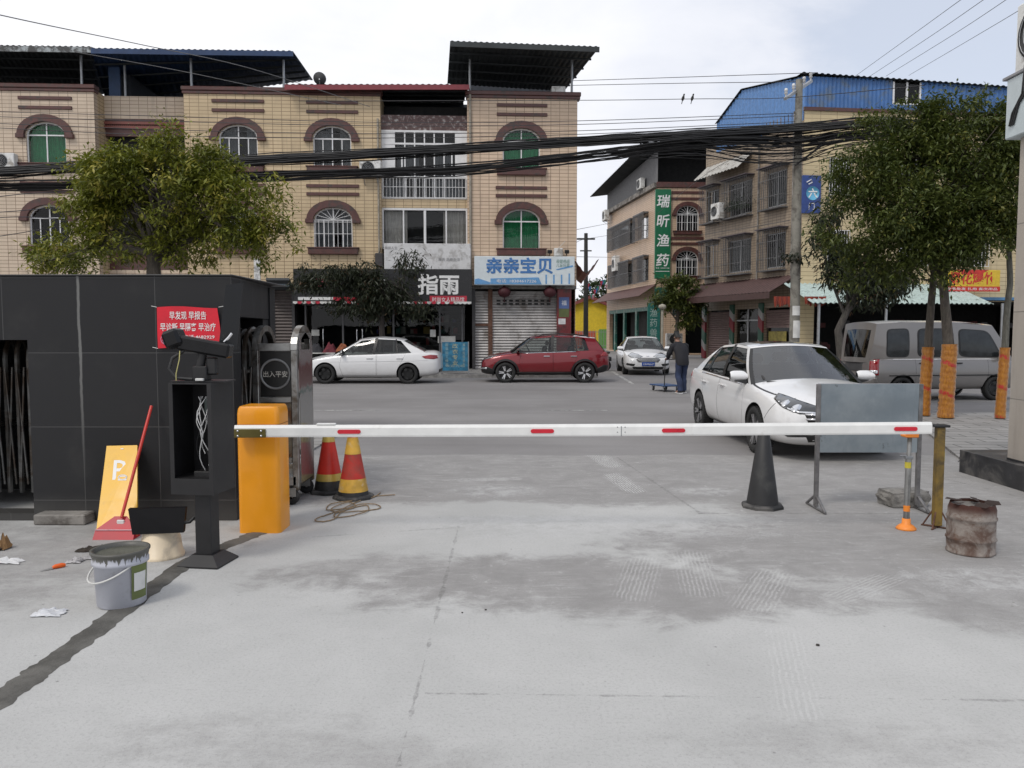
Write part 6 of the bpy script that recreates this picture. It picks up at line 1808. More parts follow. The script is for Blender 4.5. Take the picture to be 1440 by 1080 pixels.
# ================================================================ barrier
M_ORANGE = mat('barrier_orange_paint', (.82, .315, .006), .36, var=.05, scale=2.5, coat=.3)
M_REFL = mat('red_reflector', (.55, .012, .03), .3, var=.1)
M_ARM = mat('white_arm_paint', (.74, .74, .72), .4, var=.05, dirt=(.55, .54, .51), damt=.1, dscale=3)
def barrier():
    f0 = gnd(362, 750)
    yF = f0.y; xl, xr = xat(329, yF), xat(389, yF)
    H_ = zat(572, yF)
    t = thing('barrier_gate', 'orange barrier cabinet with a long white lowered arm', 'barrier', ((xl + xr) / 2, yF, 0))
    W_ = xr - xl; D_ = .30
    def rr(w_, d_, r, n=5):
        o = []
        for cx, cy, a0 in ((w_ / 2 - r, r, -pi / 2), (w_ / 2 - r, d_ - r, 0), (-w_ / 2 + r, d_ - r, pi / 2), (-w_ / 2 + r, r, pi)):
            o += [(cx + r * math.cos(a0 + pi / 2 * k / n), cy + r * math.sin(a0 + pi / 2 * k / n)) for k in range(n + 1)]
        return o
    b = MB(); p = rr(W_, D_, .035); n = len(p); rings = []
    for z, s in ((.0, 1), (H_ - .10, 1), (H_ - .06, 1), (H_ - .02, .965), (H_, .90)):
        rings.append([(x * s, D_ / 2 + (y - D_ / 2) * s, z) for x, y in p])
    vs = [q for r_ in rings for q in r_]
    b.add(vs, [(i * n + k, i * n + (k + 1) % n, (i + 1) * n + (k + 1) % n, (i + 1) * n + k) for i in range(4) for k in range(n)], 0, True); b.add(rings[-1], [tuple(range(n))])
    o = b.build('cabinet', M_ORANGE, t); o.data.set_sharp_from_angle(angle=R(28))
    b = MB(); b.tube([(x * 1.003, D_ / 2 + (y - D_ / 2) * 1.003, H_ - .145) for x, y in p + [p[0]]], .003, 4, caps=False); b.build('lid_seam', mat('dark_orange_seam', (.3, .1, .005), .6), o)
    b = MB(); b.box(-W_ / 2 + .02, W_ / 2 - .02, .02, D_ - .02, -.003, .012); b.build('base_plate', M_BLACK, t)
    # arm: hollow rounded beam, slightly lower at the box
    zA = zat(606, yF - .07) ; zB = zat(601.5, yF - .07)
    xe = xat(1313, yF - .07) - t.location.x; xs = xat(328, yF - .07) - t.location.x
    L_ = xe - xs; M = Matrix.Translation((xs, -.075, zA)) @ Matrix.Rotation(-math.atan2(zB - zA, L_), 4, 'Y')
    b = MB(); hh = .047
    prof = [(-.02, -hh), (.02, -hh), (.024, -hh + .012), (.024, hh - .022), (.012, hh), (-.012, hh), (-.024, hh - .022), (-.024, -hh + .012)]
    m_ = len(prof); nx = 40
    vs = [M @ Vector((L_ * i / nx, y, z - .012 * math.sin(pi * i / nx) * .4)) for i in range(nx + 1) for y, z in prof]
    b.add(vs, [(i * m_ + k, i * m_ + (k + 1) % m_, (i + 1) * m_ + (k + 1) % m_, (i + 1) * m_ + k) for i in range(nx) for k in range(m_)], 0, False)
    b.add(vs[:m_], [tuple(range(m_))]); b.add(vs[-m_:], [tuple(range(m_))])
    b.box(-.0, L_ * .0 + .002, -.02, .02, -.01, .01, M=M)
    arm = b.build('arm', M_ARM, t)
    for px in (489, 763, 949, 1278):
        x = xat(px, yF - .1) - t.location.x - xs
        q = MB(); n = 8; w2, r = .092, .016
        poly = [(x + w2 - r + r * math.cos(-pi / 2 + pi * k / n), r * math.sin(-pi / 2 + pi * k / n)) for k in range(n + 1)] + [(x - w2 + r + r * math.cos(pi / 2 + pi * k / n), r * math.sin(pi / 2 + pi * k / n)) for k in range(n + 1)]
        q.plate([(a, c - .012 * math.sin(pi * x / L_) * .4 - .004) for a, c in poly], -.031, -.0235, M=M); q.build('reflector', M_REFL, arm)
    q = MB(); x = xat(875, yF - .1) - t.location.x - xs; q.box(x - .003, x + .003, -.0265, .0265, -hh - .008, hh - .02, M=M)
    for sz in (-.02, .02):
        for sx in (-.03, .03):
            q.lathe([(0, .004), (.004, .003), (.005, 0)], 8, 0, M @ Matrix.Translation((x + sx, -.024, sz)) @ Matrix.Rotation(pi / 2, 4, 'X'))
    q.build('joint', M_GREYMETAL, arm)
    q = MB(); q.box(0.0, .25, -.034, -.0245, -.05, .018, .003, M=M); br = q.build('clamp_plate', mat('olive_clamp_plate', (.12, .1, .03), .4, .4, var=.2), t)
    for x in (.03, .215):
        for z in (-.035, .004):
            q = MB(); q.lathe([(0, .008), (.006, .007), (.009, .0)], 10, 0, M @ Matrix.Translation((x, -.0345, z)) @ Matrix.Rotation(pi / 2, 4, 'X')); q.build('bolt', M_CHROME, br)
    q = MB(); q.tube([M @ Vector((.1, .02, 0)), M @ Vector((.1, .09, 0))], .04, 12); q.build('drive_shaft', M_BLACK, t)
    # rag end and a scrap of foam lying on the arm stay with the arm's own mesh neighbours: a white strip
    q = MB(); x = xat(458, yF - .07) - t.location.x - xs; q.box(x - .08, x + .07, -.02, .02, hh - .002, hh + .012, .004, M=M)
    tag(q.build('foam_strip', mat('white_foam', (.72, .72, .7), .9), None, t.location), 'white foam strip lying on the barrier arm near the cones', 'foam strip')
barrier()

# ---------------------------------------------------------------- camera post
def camera_post():
    p = gnd(293, 791)
    t = thing('camera_post', 'black number plate camera post with open wiring cabinet', 'camera post', (p.x, p.y, 0), R(-8))
    M_BP = mat('satin_black_metal', (.011, .0105, .0115), .5, .0, var=.2)
    b = MB(); b.add([(-.15, -.15, 0), (.15, -.15, 0), (.15, .15, 0), (-.15, .15, 0), (-.15, -.15, .012), (.15, -.15, .012), (.15, .15, .012), (-.15, .15, .012), (-.08, -.08, .075), (.08, -.08, .075), (.08, .08, .075), (-.08, .08, .075)],
                    [(0, 1, 5, 4), (1, 2, 6, 5), (2, 3, 7, 6), (3, 0, 4, 7), (4, 5, 9, 8), (5, 6, 10, 9), (6, 7, 11, 10), (7, 4, 8, 11), (8, 9, 10, 11)])
    b.build('base_cover', M_BP, t)
    b = MB(); b.box(-.06, .06, -.06, .06, .07, .66, .006); b.build('pole', M_BP, t)
    zt, zb = zat(537, p.y), zat(690, p.y)
    zc0 = zat(668, p.y); w_, d_ = .155, .15
    cx = -.02
    b = MB(); t_ = .008
    b.box(cx - w_, cx - w_ + t_, -d_, d_, zb, zt); b.box(cx + w_ - t_, cx + w_, -d_, d_, zb, zt); b.box(cx - w_ + t_, cx + w_ - t_, d_ - t_, d_, zb, zt)
    b.box(cx - w_ + t_, cx + w_ - t_, -d_, d_ - t_, zt - t_, zt); b.box(cx - w_ + t_, cx + w_ - t_, -d_, d_ - t_, zb, zc0)
    b.box(cx - w_ + t_, cx - w_ + .03, -d_, -d_ + .01, zc0, zt - t_); b.box(cx + w_ - .03, cx + w_ - t_, -d_, -d_ + .01, zc0, zt - t_)
    c = b.build('cabinet', M_BP, t)
    b = MB(); b.box(cx - .0, cx + .06, .03, .1, zt - .22, zt - .11, .006); b.build('power_supply', mat('grey_green_box', (.1, .13, .12), .5), c)
    b = MB(); rn = random.Random(3)
    for k in range(6):
        x0 = cx + rn.uniform(.0, .09); z = zt - .1; pts = []
        for j in range(12):
            pts.append((x0 + .02 * math.sin(j * .8 + k * 2) + .008 * k - .02, -.04 - .07 * math.sin(j / 11 * pi) * (k % 2) + .006 * k, z - (zt - zc0 - .13) * j / 11 * (.6 + .08 * k)))
        b.tube(pts, .0035, 5)
    b.build('white_wires', mat('white_wire', (.6, .6, .6), .5), c)
    b = MB()
    for k in range(4):
        b.tube([(cx - .05 + .05 * k + .03 * math.sin(j * .7 + k), .06, zt - .12 - (zt - zc0 - .15) * j / 10) for j in range(11)], .006, 5)
    b.build('black_wires', M_BLACK, c)
    # head: built square to the road, turned back from the post's own angle
    M = Matrix.Rotation(R(8), 4, 'Z')
    b = MB(M); b.box(-.20, .19, -.08, .1, zt + .002, zt + .012); b.box(-.06, .04, -.05, .05, zt + .012, zt + .11, .006); b.tube([(-.02, 0, zt + .10), (.0, 0, zt + .2)], .03, 10); b.box(.03, .1, -.03, .03, zt + .05, zt + .17, .01); b.build('bracket', M_BP, t)
    b = MB(M); b.box(-.02, .035, -.1, -.075, zt + .012, zt + .03, .003); b.build('white_block', M_WHITEP, t)
    zc = zat(487, p.y)
    b = MB(M); Mh = Matrix.Translation((.0, 0, zc)) @ Matrix.Rotation(R(10), 4, 'Y')
    b.box(-.16, .2, -.055, .055, -.05, .05, .014, M=Mh); hs = b.build('camera_housing', mat('gloss_black_plastic', (.008, .008, .009), .3, var=.2, spec=.3), t)
    b = MB(M); Mf = Matrix.Translation((-.19, -.01, zc + .05)) @ Matrix.Rotation(R(-20), 4, 'Y'); b.box(-.055, .06, -.075, .075, -.06, .065, .02, M=Mf); b.build('camera_visor', mat('gloss_black_plastic', (.01, .01, .011), .25), hs)
    b = MB(M); b.lathe([(0, .012), (.03, .01), (.035, 0), (.035, -.02)], 18, 0, Mf @ Matrix.Translation((-.056, -.01, 0)) @ Matrix.Rotation(-pi / 2, 4, 'Y')); b.build('lens', mat('blue_lens_glass', (.05, .09, .12), .05, coat=1), hs)
    b = MB(M); b.tube([(-.12, -.03, zc - .03), (-.19, -.05, zc - .08), (-.215, -.05, zc - .15), (-.17, -.05, zt + .03), (-.06, -.04, zt + .02)], .012, 7); b.build('cable', M_BLACK, t)
    b = MB(M); b.tube([(-.135, -.06, zc - .03), (-.14, -.06, zc - .09), (-.165, -.06, zt + .06), (-.165, -.06, zt - .0)], .0035, 5); b.build('yellow_wire', mat('yellow_wire', (.55, .5, .2), .5), t)
    # raised rain cover standing open
    q = [at(318, 401, p.y + .05), at(342, 398, p.y + .12), at(333, 492, p.y + .1), at(308, 486, p.y + .03)]
    Mi = (Matrix.Translation(p) @ Matrix.Rotation(R(-8), 4, 'Z')).inverted(); nrm = Vector((.2, -1, .1)).normalized() * .014
    b = MB(); vs = [Mi @ v for v in q] + [Mi @ (v + nrm) for v in q]
    b.add(vs, [(3, 2, 1, 0), (4, 5, 6, 7), (0, 1, 5, 4), (1, 2, 6, 5), (2, 3, 7, 6), (3, 0, 4, 7)]); b.build('open_cover', mat('matt_black_cover', (.011, .011, .012), .5), hs.parent)
    b = MB(M); b.tube([(.15, 0, zc + .03), (.18, 0, zc + .06), (.2, .01, zc + .09)], .01, 6); b.build('hinge', M_CHROME, t)
camera_post()

# ---------------------------------------------------------------- yellow board, dustpan, bucket and the mess on the floor
def yellow_board():
    a = gnd(134, 757); ytop = 6.62
    t = thing('parking_board', 'yellow parking board leaning on the black wall', 'sign board', (a.x, a.y, 0))
    bl, br = Vector((0, 0, 0)), Vector((xat(181, a.y) - a.x, .03, 0))
    tl, tr = at(150, 627, ytop) - a, at(193, 626, ytop) - a
    def P(u, v, d=0):
        n_ = (br - bl).cross(tl - bl).normalized()
        return bl.lerp(br, u).lerp(tl.lerp(tr, u), v) + n_ * d
    b = MB(); vs = [P(0, 0), P(1, 0), P(1, 1), P(0, 1), P(0, 0, -.022), P(1, 0, -.022), P(1, 1, -.022), P(0, 1, -.022)]
    b.add(vs, [(0, 1, 2, 3), (7, 6, 5, 4), (0, 4, 5, 1), (1, 5, 6, 2), (2, 6, 7, 3), (3, 7, 4, 0)]); b.build('panel', mat('yellow_board_paint', (.74, .42, .03), .35, var=.05, dirt=(.5, .3, .05), damt=.1), t)
    w_, h_ = (br - bl).length, (tl - bl).length
    b = MB(); m = MB(); m.text('P', .19, w_ * .48, 0, h_ * .72, bold=.01); b.add([P(x / w_, z / h_, .004) for x, _, z in m.v], m.f)
    m = MB(); m.tube([(w_ * (.58 + .12 * math.cos(q)), 0, h_ * (.635 + .025 * math.sin(q))) for q in [2 * pi * k / 16 for k in range(17)]], .006, 5, caps=False); m.box(w_ * .45, w_ * .7, -.003, .003, h_ * .60, h_ * .612); m.box(w_ * .5, w_ * .66, -.003, .003, h_ * .64, h_ * .648)
    b.add([P(x / w_, z / h_, .004 - y) for x, y, z in m.v], m.f)
    m = MB(); m.box(w_ * .47, w_ * .56, -.001, .001, h_ * .955, h_ * .965); b.add([P(x / w_, z / h_, .003 - y) for x, y, z in m.v], m.f)
    b.build('lettering', mat('white_lettering', (.75, .75, .74), .5), t)
yellow_board()

def dustpan():
    a = gnd(163, 757)
    t = thing('dustpan', 'red long handled dustpan standing against the yellow board', 'dustpan', a)
    m = mat('red_dustpan_plastic', (.42, .018, .03), .4, var=.12); mh = mat('red_handle', (.5, .03, .02), .35, var=.1)
    top = at(213, 571, 6.60) - a; s0 = at(171, 728, a.y + .04) - a
    b = MB(); b.tube([s0, s0.lerp(top, .5), top], .013, 10); b.build('handle', mh, t)
    b = MB()
    w_ = .16
    b.add([(-w_, -.05, .0), (w_, -.05, .0), (w_ * .95, .09, .0), (-w_ * .95, .09, .0), (-w_ * .97, -.01, .07), (w_ * .97, -.01, .07), (.06, .07, .16), (-.04, .07, .16)], [(0, 1, 2, 3), (0, 4, 5, 1), (4, 7, 6, 5), (0, 3, 7, 4), (1, 5, 6, 2), (3, 2, 6, 7)])
    b.build('pan', m, t)
    b = MB(); b.box(-w_ * .96, w_ * .96, -.02, -.008, .066, .074, .002); b.build('pan_edge', mat('pink_edge', (.6, .35, .38), .5), t)
    b = MB(); b.box(-.005, .055, .025, .04, .095, .14, .006); b.build('label_patch', M_WHITEP, t)
dustpan()

def bucket(name, label, base, r0, r1, h, m, cat='bucket'):
    t = thing(name, label, cat, base)
    return t
def back(px, py, r):
    a = gnd(px, py); k = (a.y + r) / a.y
    return Vector((a.x * k, a.y + r, 0))
def paint_bucket():
    c = back(172, 860, .145)
    t = thing('paint_bucket', 'grey white paint bucket splashed with wet mortar', 'bucket', c, R(20))
    r0, r1, h = .135, .157, .335
    m, nt = base_mat('splashed_bucket'); v = coords(nt, False); s = nd(nt, 'ShaderNodeSeparateXYZ', {0: v})
    ang = mth(nt, 'ARCTAN2', s.outputs[1], s.outputs[0])
    uv = nd(nt, 'ShaderNodeCombineXYZ', {0: mth(nt, 'MULTIPLY', ang, 6.0), 1: mth(nt, 'MULTIPLY', s.outputs[2], 3.0), 2: 0.0}).outputs[0]
    drip = mth(nt, 'ADD', mth(nt, 'MULTIPLY', noi(nt, uv, 1.6, 5, .65), .16), s.outputs[2])
    c_ = mixc(nt, ramp(nt, drip, .365, .375), (.44, .45, .50), (.09, .088, .078))
    c_ = mixc(nt, mth(nt, 'MULTIPLY', ramp(nt, noi(nt, v, 9, 7, .7), .58, .72), .5), c_, (.27, .27, .27))
    out(nt, nd(nt, 'ShaderNodeBsdfPrincipled', {'Base Color': c_, 'Roughness': .45}).outputs[0])
    b = MB(); b.lathe([(0, .004), (r0 - .01, 0), (r0, .01), (r1 - .012, h - .085), (r1, h - .08), (r1, h - .06), (r1 - .006, h - .055), (r1 + .002, h - .02), (r1 + .008, h - .012), (r1 + .008, h), (r1 - .008, h), (r1 - .012, h - .03)], 48)
    b.build('shell', m, t)
    b = MB(); b.lathe([(0, h - .028), (r1 * .4, h - .022), (r1 * .8, h - .03), (r1 - .012, h - .025)], 32); b.build('mortar_fill', mat('wet_mortar_fill', (.085, .085, .065), .6, var=.3, bump=.5, bscale=30), t)
    b = MB(); b.tube([((r1 + .014) * math.cos(q) - .02, -(r1 + .012) * math.sin(q), h - .075 - .1 * math.sin(q)) for q in [pi * k / 16 for k in range(17)]], .006, 6)
    b.build('handle', mat('white_wire_handle', (.6, .6, .58), .4), t, rz=R(-60))
    b = MB(); b.lathe([(r1 * .905 + .002, .05), (r1 * .975 + .002, .26)], 8, 0, arc=.75); b.build('label_patch', mat('olive_label', (.13, .16, .05), .6, var=.2), t, rz=R(-62))
    b = MB(); b.lathe([(r1 * .925 + .004, .10), (r1 * .965 + .004, .21)], 8, 0, arc=.55); b.build('label_text_patch', mat('white_label', (.6, .6, .58), .6), t, rz=R(-57))
paint_bucket()

def cream_bucket():
    c = back(228, 790, .15)
    b = MB(); b.lathe([(.155, 0), (.158, .02), (.148, .022), (.146, .045), (.142, .047), (.132, .14), (.127, .145), (.118, .235), (.112, .242), (0, .242)], 44)
    o = b.build('upturned_bucket', mat('cream_plastic', (.72, .6, .43), .45, var=.06, dirt=(.4, .34, .26), damt=.3), None, c)
    tag(o, 'cream plastic bucket turned upside down under the black display box', 'bucket')
    q = [at(180, 716, c.y - .06), at(261, 714, c.y - .1), at(258, 749, c.y - .16), at(186, 752, c.y - .12)]
    t = thing('display_box', 'black flat display box propped on the cream bucket', 'display box', (c.x, c.y, .24))
    b = MB(); vs = [v - t.location for v in q]; bk = [v + Vector((.0, .03, .004)) for v in vs]
    b.add(vs + bk, [(0, 1, 2, 3), (7, 6, 5, 4), (0, 4, 5, 1), (1, 5, 6, 2), (2, 6, 7, 3), (3, 7, 4, 0)]); b.build('casing', mat('gloss_black_panel', (.004, .004, .005), .45, var=.2, spec=.12), t)
    b = MB(); e = vs[0].lerp(vs[1], .12) + Vector((0, -.003, -.03)); f = vs[0].lerp(vs[1], .32) + Vector((0, -.003, -.028)); b.tube([e, f], .0025, 5); b.build('highlight_strip', M_GREYMETAL, t)
    b = MB(); s = vs[1].lerp(vs[2], .6); b.tube([s, s + Vector((.03, .02, .0)), s + Vector((.06, .02, .03)), s + Vector((.08, .05, .03))], .012, 6); b.build('plug_cable', M_BLACK, t)
    b = MB(); b.box(-.12, .12, -.002, .05, -.008, .0); b.build('foot', M_BLACK, t, (0, -.02, .002))
cream_bucket()

def litter():
    M_PAPER = mat('crumpled_paper', (.6, .6, .6), .9, var=.1)
    def crumple(name, label, cat, px, py, w_, d_, h_, m, seed, nx=9, rz=0.0, z0=.004):
        a = gnd(px, py); rn = random.Random(seed)
        b = MB(); off = Vector((seed * 7.1, 0, 0))
        def f(u, v):
            p = Vector((u * 3, v * 3, 0)) + off
            e = min(1, 4 * min(u, 1 - u) + .25) * min(1, 4 * min(v, 1 - v) + .25)
            return (w_ * (u - .5) + .2 * w_ * noise.noise(p), d_ * (v - .5) + .2 * d_ * noise.noise(p + Vector((0, 5, 0))), z0 + h_ * e * abs(.3 + noise.noise(p * 1.7 + Vector((3, 3, 0)))) )
        b.grid(f, nx, nx, 0, False)
        tag(b.build(name, m, None, a, rz, normals=False), label, cat)
    crumple('plastic_bag', 'crumpled clear white plastic bag lying alone on the concrete', 'plastic bag', 70, 863, .17, .12, .03, mat('thin_white_plastic', (.55, .56, .58), .3, var=.05), 3)
    crumple('plastic_wrap', 'white crumpled wrapper at the left edge of the floor', 'wrapper', 12, 791, .2, .1, .04, M_PAPER, 5)
    crumple('cardboard_scrap', 'brown crushed cardboard at the left edge by the wall', 'cardboard', 3, 772, .10, .12, .16, mat('brown_cardboard', (.26, .15, .065), .9, var=.25), 6)
    crumple('dark_rag', 'dark brown rag on the floor by the dustpan', 'rag', 128, 775, .2, .08, .05, mat('dark_brown_rag', (.035, .028, .022), .95, var=.3), 8)
    crumple('crumpled_newspaper', 'crumpled grey newspaper beside the dustpan', 'newspaper', 150, 783, .26, .16, .06, mat('grey_newsprint', (.36, .35, .35), .9, var=.4, scale=30), 9, 12)
    crumple('crumpled_newspaper', 'smaller scrap of torn paper nearest the orange knife', 'paper', 107, 790, .1, .1, .04, mat('grey_newsprint', (.36, .35, .35), .9, var=.4, scale=30), 12)
    crumple('wire_offcuts', 'heap of grey packing scraps beside the cream bucket', 'scraps', 192, 776, .16, .12, .07, mat('mixed_scraps', (.22, .21, .2), .8, var=.6, scale=40), 14, 12)
    a = at(170, 770, gnd(172, 782).y); M = Matrix.Rotation(R(-35), 4, 'X') @ Matrix.Rotation(R(-8), 4, 'Y')
    b = MB(); b.box(-.085, .075, -.065, .065, 0, .004, M=M)
    for k in range(5):
        b.box(-.06, .05, -.05 + .022 * k, -.047 + .022 * k, .0045, .005, mi=1, M=M)
    tag(b.build('paper_sheet', [mat('bluish_paper', (.6, .64, .66), .8), M_GREYMETAL], None, a), 'white printed sheet lying on the scraps behind the paint bucket', 'paper')
    p0, p1 = gnd(57, 804), gnd(92, 797)
    t = thing('putty_knife', 'putty knife with an orange handle on the concrete', 'knife', p0, math.atan2(p1.y - p0.y, p1.x - p0.x))
    L_ = (p1 - p0).length
    b = MB(); b.add([(0, -.004, .004), (L_ * .5, -.012, .012), (L_ * .5, .012, .012), (0, .004, .004)], [(0, 1, 2, 3)]); b.build('blade', M_GREYMETAL, t, normals=False)
    b = MB(); b.tube([(L_ * .48, 0, .012), (L_ * .6, 0, .016), (L_ * .85, 0, .016), (L_, 0, .014)], [.010, .015, .017, .010], 10); b.build('handle', mat('orange_plastic', (.75, .12, .01), .4), t)
    # stones and chips
    rn = random.Random(31)
    for (px, py, s, lb) in ((1150, 908, .010, 'small dark pebble alone on the bare concrete'), (683, 858, .007, 'tiny dark pebble near the middle joint of the concrete'), (650, 862, .006, 'tiny dark chip left of the middle joint')):
        b = MB(); b.lathe([(0, 0), (s, s * .2), (s * .9, s * .8), (0, s * 1.1)], 7); tag(b.build('pebble', mat('dark_pebble', (.05, .045, .04), .9), None, gnd(px, py)), lb, 'pebble')
litter()

# ---------------------------------------------------------------- cones, rope
def cone(name, label, px, py, h, bands, r0=.15, r1=.032, base='oct', group=None, rz=0):
    a = gnd(px, py)
    t = thing(name, label, 'traffic cone', a, rz, group)
    b = MB(); rr = r0 * 1.32
    b.lathe([(0, .0), (rr * 1.02, 0), (rr * 1.02, .022), (rr * .96, .034), (r0 * .98, .04)], 8 if base == 'oct' else 24, sm=False); b.build('base', mat('black_rubber', (.02, .02, .021), .75, var=.3, dirt=(.1, .095, .09), damt=.5), t)
    z0 = .036
    for i, (za, zb, m, nm) in enumerate(bands):
        ra = r0 + (r1 - r0) * (za - z0) / (h - z0); rb = r0 + (r1 - r0) * (zb - z0) / (h - z0)
        e = .0 if i % 2 == 0 else .002
        q = MB(); pr = [(ra + e, za), (rb + e, zb)]
        if i == len(bands) - 1:
            pr += [(rb * .85, zb + .006), (rb * .5, zb - .01)]
        q.lathe(pr, 28); q.build(nm, m, t)
    return t
M_CR = mat('red_cone_sleeve', (.58, .025, .012), .45, var=.12, dirt=(.3, .05, .03), damt=.3)
M_CR2 = mat('faded_red_cone_sleeve', (.48, .025, .015), .5, var=.18, dirt=(.28, .06, .04), damt=.3)
M_CY = mat('gold_reflective_band', (.62, .45, .10), .35, .2, var=.15, dirt=(.35, .25, .08), damt=.35)
M_CY2 = mat('worn_gold_band', (.58, .34, .05), .45, .1, var=.25, dirt=(.6, .5, .35), damt=.3, dscale=8)
M_CB = mat('black_cone_rubber', (.016, .016, .017), .55, var=.25, dirt=(.04, .04, .038), damt=.3)
hC = .70
cone('traffic_cone', 'clean red and gold traffic cone behind the worn one', 463, 692, hC, [(.036, .13, M_CB, 'foot_band'), (.13, .20, M_CY, 'reflective_band'), (.20, .52, M_CR, 'sleeve'), (.52, .70, M_CY, 'tip_band')], group='striped traffic cones')
cone('traffic_cone', 'worn red and gold traffic cone standing by the rope', 497, 700, hC, [(.036, .075, M_CB, 'foot_band'), (.075, .20, M_CY2, 'reflective_band'), (.20, .44, M_CR2, 'sleeve'), (.44, .60, M_CY2, 'upper_band'), (.60, .69, mat('torn_cone_tip', (.5, .2, .1), .6, var=.5, scale=14), 'tip_band')], group='striped traffic cones', rz=.3)
cone('traffic_cone', 'plain black traffic cone in front of the white car', 1072, 713, .74, [(.036, .73, M_CB, 'sleeve')], r0=.145, r1=.045, rz=.2)

def rope():
    rn = random.Random(17); pts = []
    ctrl = [(535, 694), (520, 702), (478, 708), (462, 712), (462, 719), (490, 716), (515, 712), (517, 720), (498, 726), (472, 729), (474, 722), (500, 714), (490, 708), (466, 717), (478, 722), (508, 720), (534, 716), (528, 711), (500, 712), (480, 722), (470, 731), (452, 735), (443, 733), (455, 727), (480, 718), (500, 708), (522, 700), (560, 697)]
    ps = [gnd(*c) for c in ctrl]
    for i in range(len(ps) - 1):
        a, b_, c, d = ps[max(i - 1, 0)], ps[i], ps[i + 1], ps[min(i + 2, len(ps) - 1)]
        for k in range(6):
            t = k / 6
            q = .5 * ((2 * b_) + (c - a) * t + (2 * a - 5 * b_ + 4 * c - d) * t * t + (3 * b_ - a - 3 * c + d) * t ** 3)
            q.z = .008 + .007 * ((i * 37) % 5) / 5
            pts.append(q)
    b = MB(); b.tube(pts, .0055, 6)
    tag(b.build('rope', mat('tan_rope', (.24, .17, .1), .9, var=.3, scale=60)), 'loose tangle of tan rope on the concrete by the cones', 'rope')
rope()

# ---------------------------------------------------------------- arm support, yellow post, board on legs, stone, drum
def arm_rest():
    a = gnd(1274, 744)
    t = thing('arm_support', 'steel arm rest post with orange foot and cradle', 'post', a)
    mo = mat('orange_plastic_foot', (.78, .24, .03), .45, var=.1)
    zt = zat(607, a.y)
    b = MB(); b.lathe([(0, .0), (.078, .0), (.078, .012), (.055, .035), (.035, .045), (.032, .09), (0, .09)], 24); b.build('foot', mo, t)
    b = MB(); b.tube([(0, 0, .08), (.003, 0, zt - .22)], .024, 16); b.build('tube', M_STEEL, t)
    b = MB(); b.tube([(.003, 0, zt - .24), (.006, 0, zt - .03)], .017, 14); b.build('inner_tube', M_STEEL, t)
    for z, m in ((.15, mo), (zt - .30, mat('yellow_reflective_tape', (.6, .5, .05), .4))):
        b = MB(); b.lathe([(.0255, z), (.0255, z + .05)], 18); b.build('band', m, t)
    b = MB(); b.box(-.05, .06, -.05, .05, zt - .045, zt - .02, .008); b.box(-.05, .06, -.05, -.036, zt - .03, zt + .045, .006); b.box(-.05, .06, .036, .05, zt - .03, zt + .045, .006); b.build('cradle', mo, t)
    b = MB(); b.tube([(-.07, 0, zt - .2), (-.02, 0, zt - .2)], .006, 6); b.box(-.03, .03, -.028, .028, zt - .225, zt - .2, .004); b.build('clamp_screw', M_GREYMETAL, t)
arm_rest()

def yellow_post():
    a = gnd(1317, 742)
    t = thing('yellow_post', 'old mustard yellow post with a black top and splayed iron feet', 'post', a)
    zt = zat(597, a.y)
    m = mat('mustard_post_paint', (.22, .14, .025), .55, var=.25, scale=3, dirt=(.07, .05, .02), damt=.5)
    b = MB(); b.box(-.032, .032, -.032, .032, .02, zt - .02, .006); b.build('tube', m, t)
    b = MB(); b.box(-.06, .06, -.05, .05, zt - .02, zt, .004); b.build('cap', M_BLACK, t)
    for k in range(4):
        q = pi / 4 + k * pi / 2; d = Vector((math.cos(q), math.sin(q), 0))
        b = MB(); b.tube([d * .11 + Vector((0, 0, .006)), d * .03 + Vector((0, 0, .15))], .007, 5); b.tube([d * .12 + Vector((0, 0, .006)), Vector((0, 0, .01))], .008, 5); b.build('leg', M_RUST, t)
    b = MB(); b.box(.033, .037, -.02, .015, zt - .3, zt - .22); b.build('sticker', mat('pale_yellow_sticker', (.6, .58, .2), .6), t)
yellow_post()

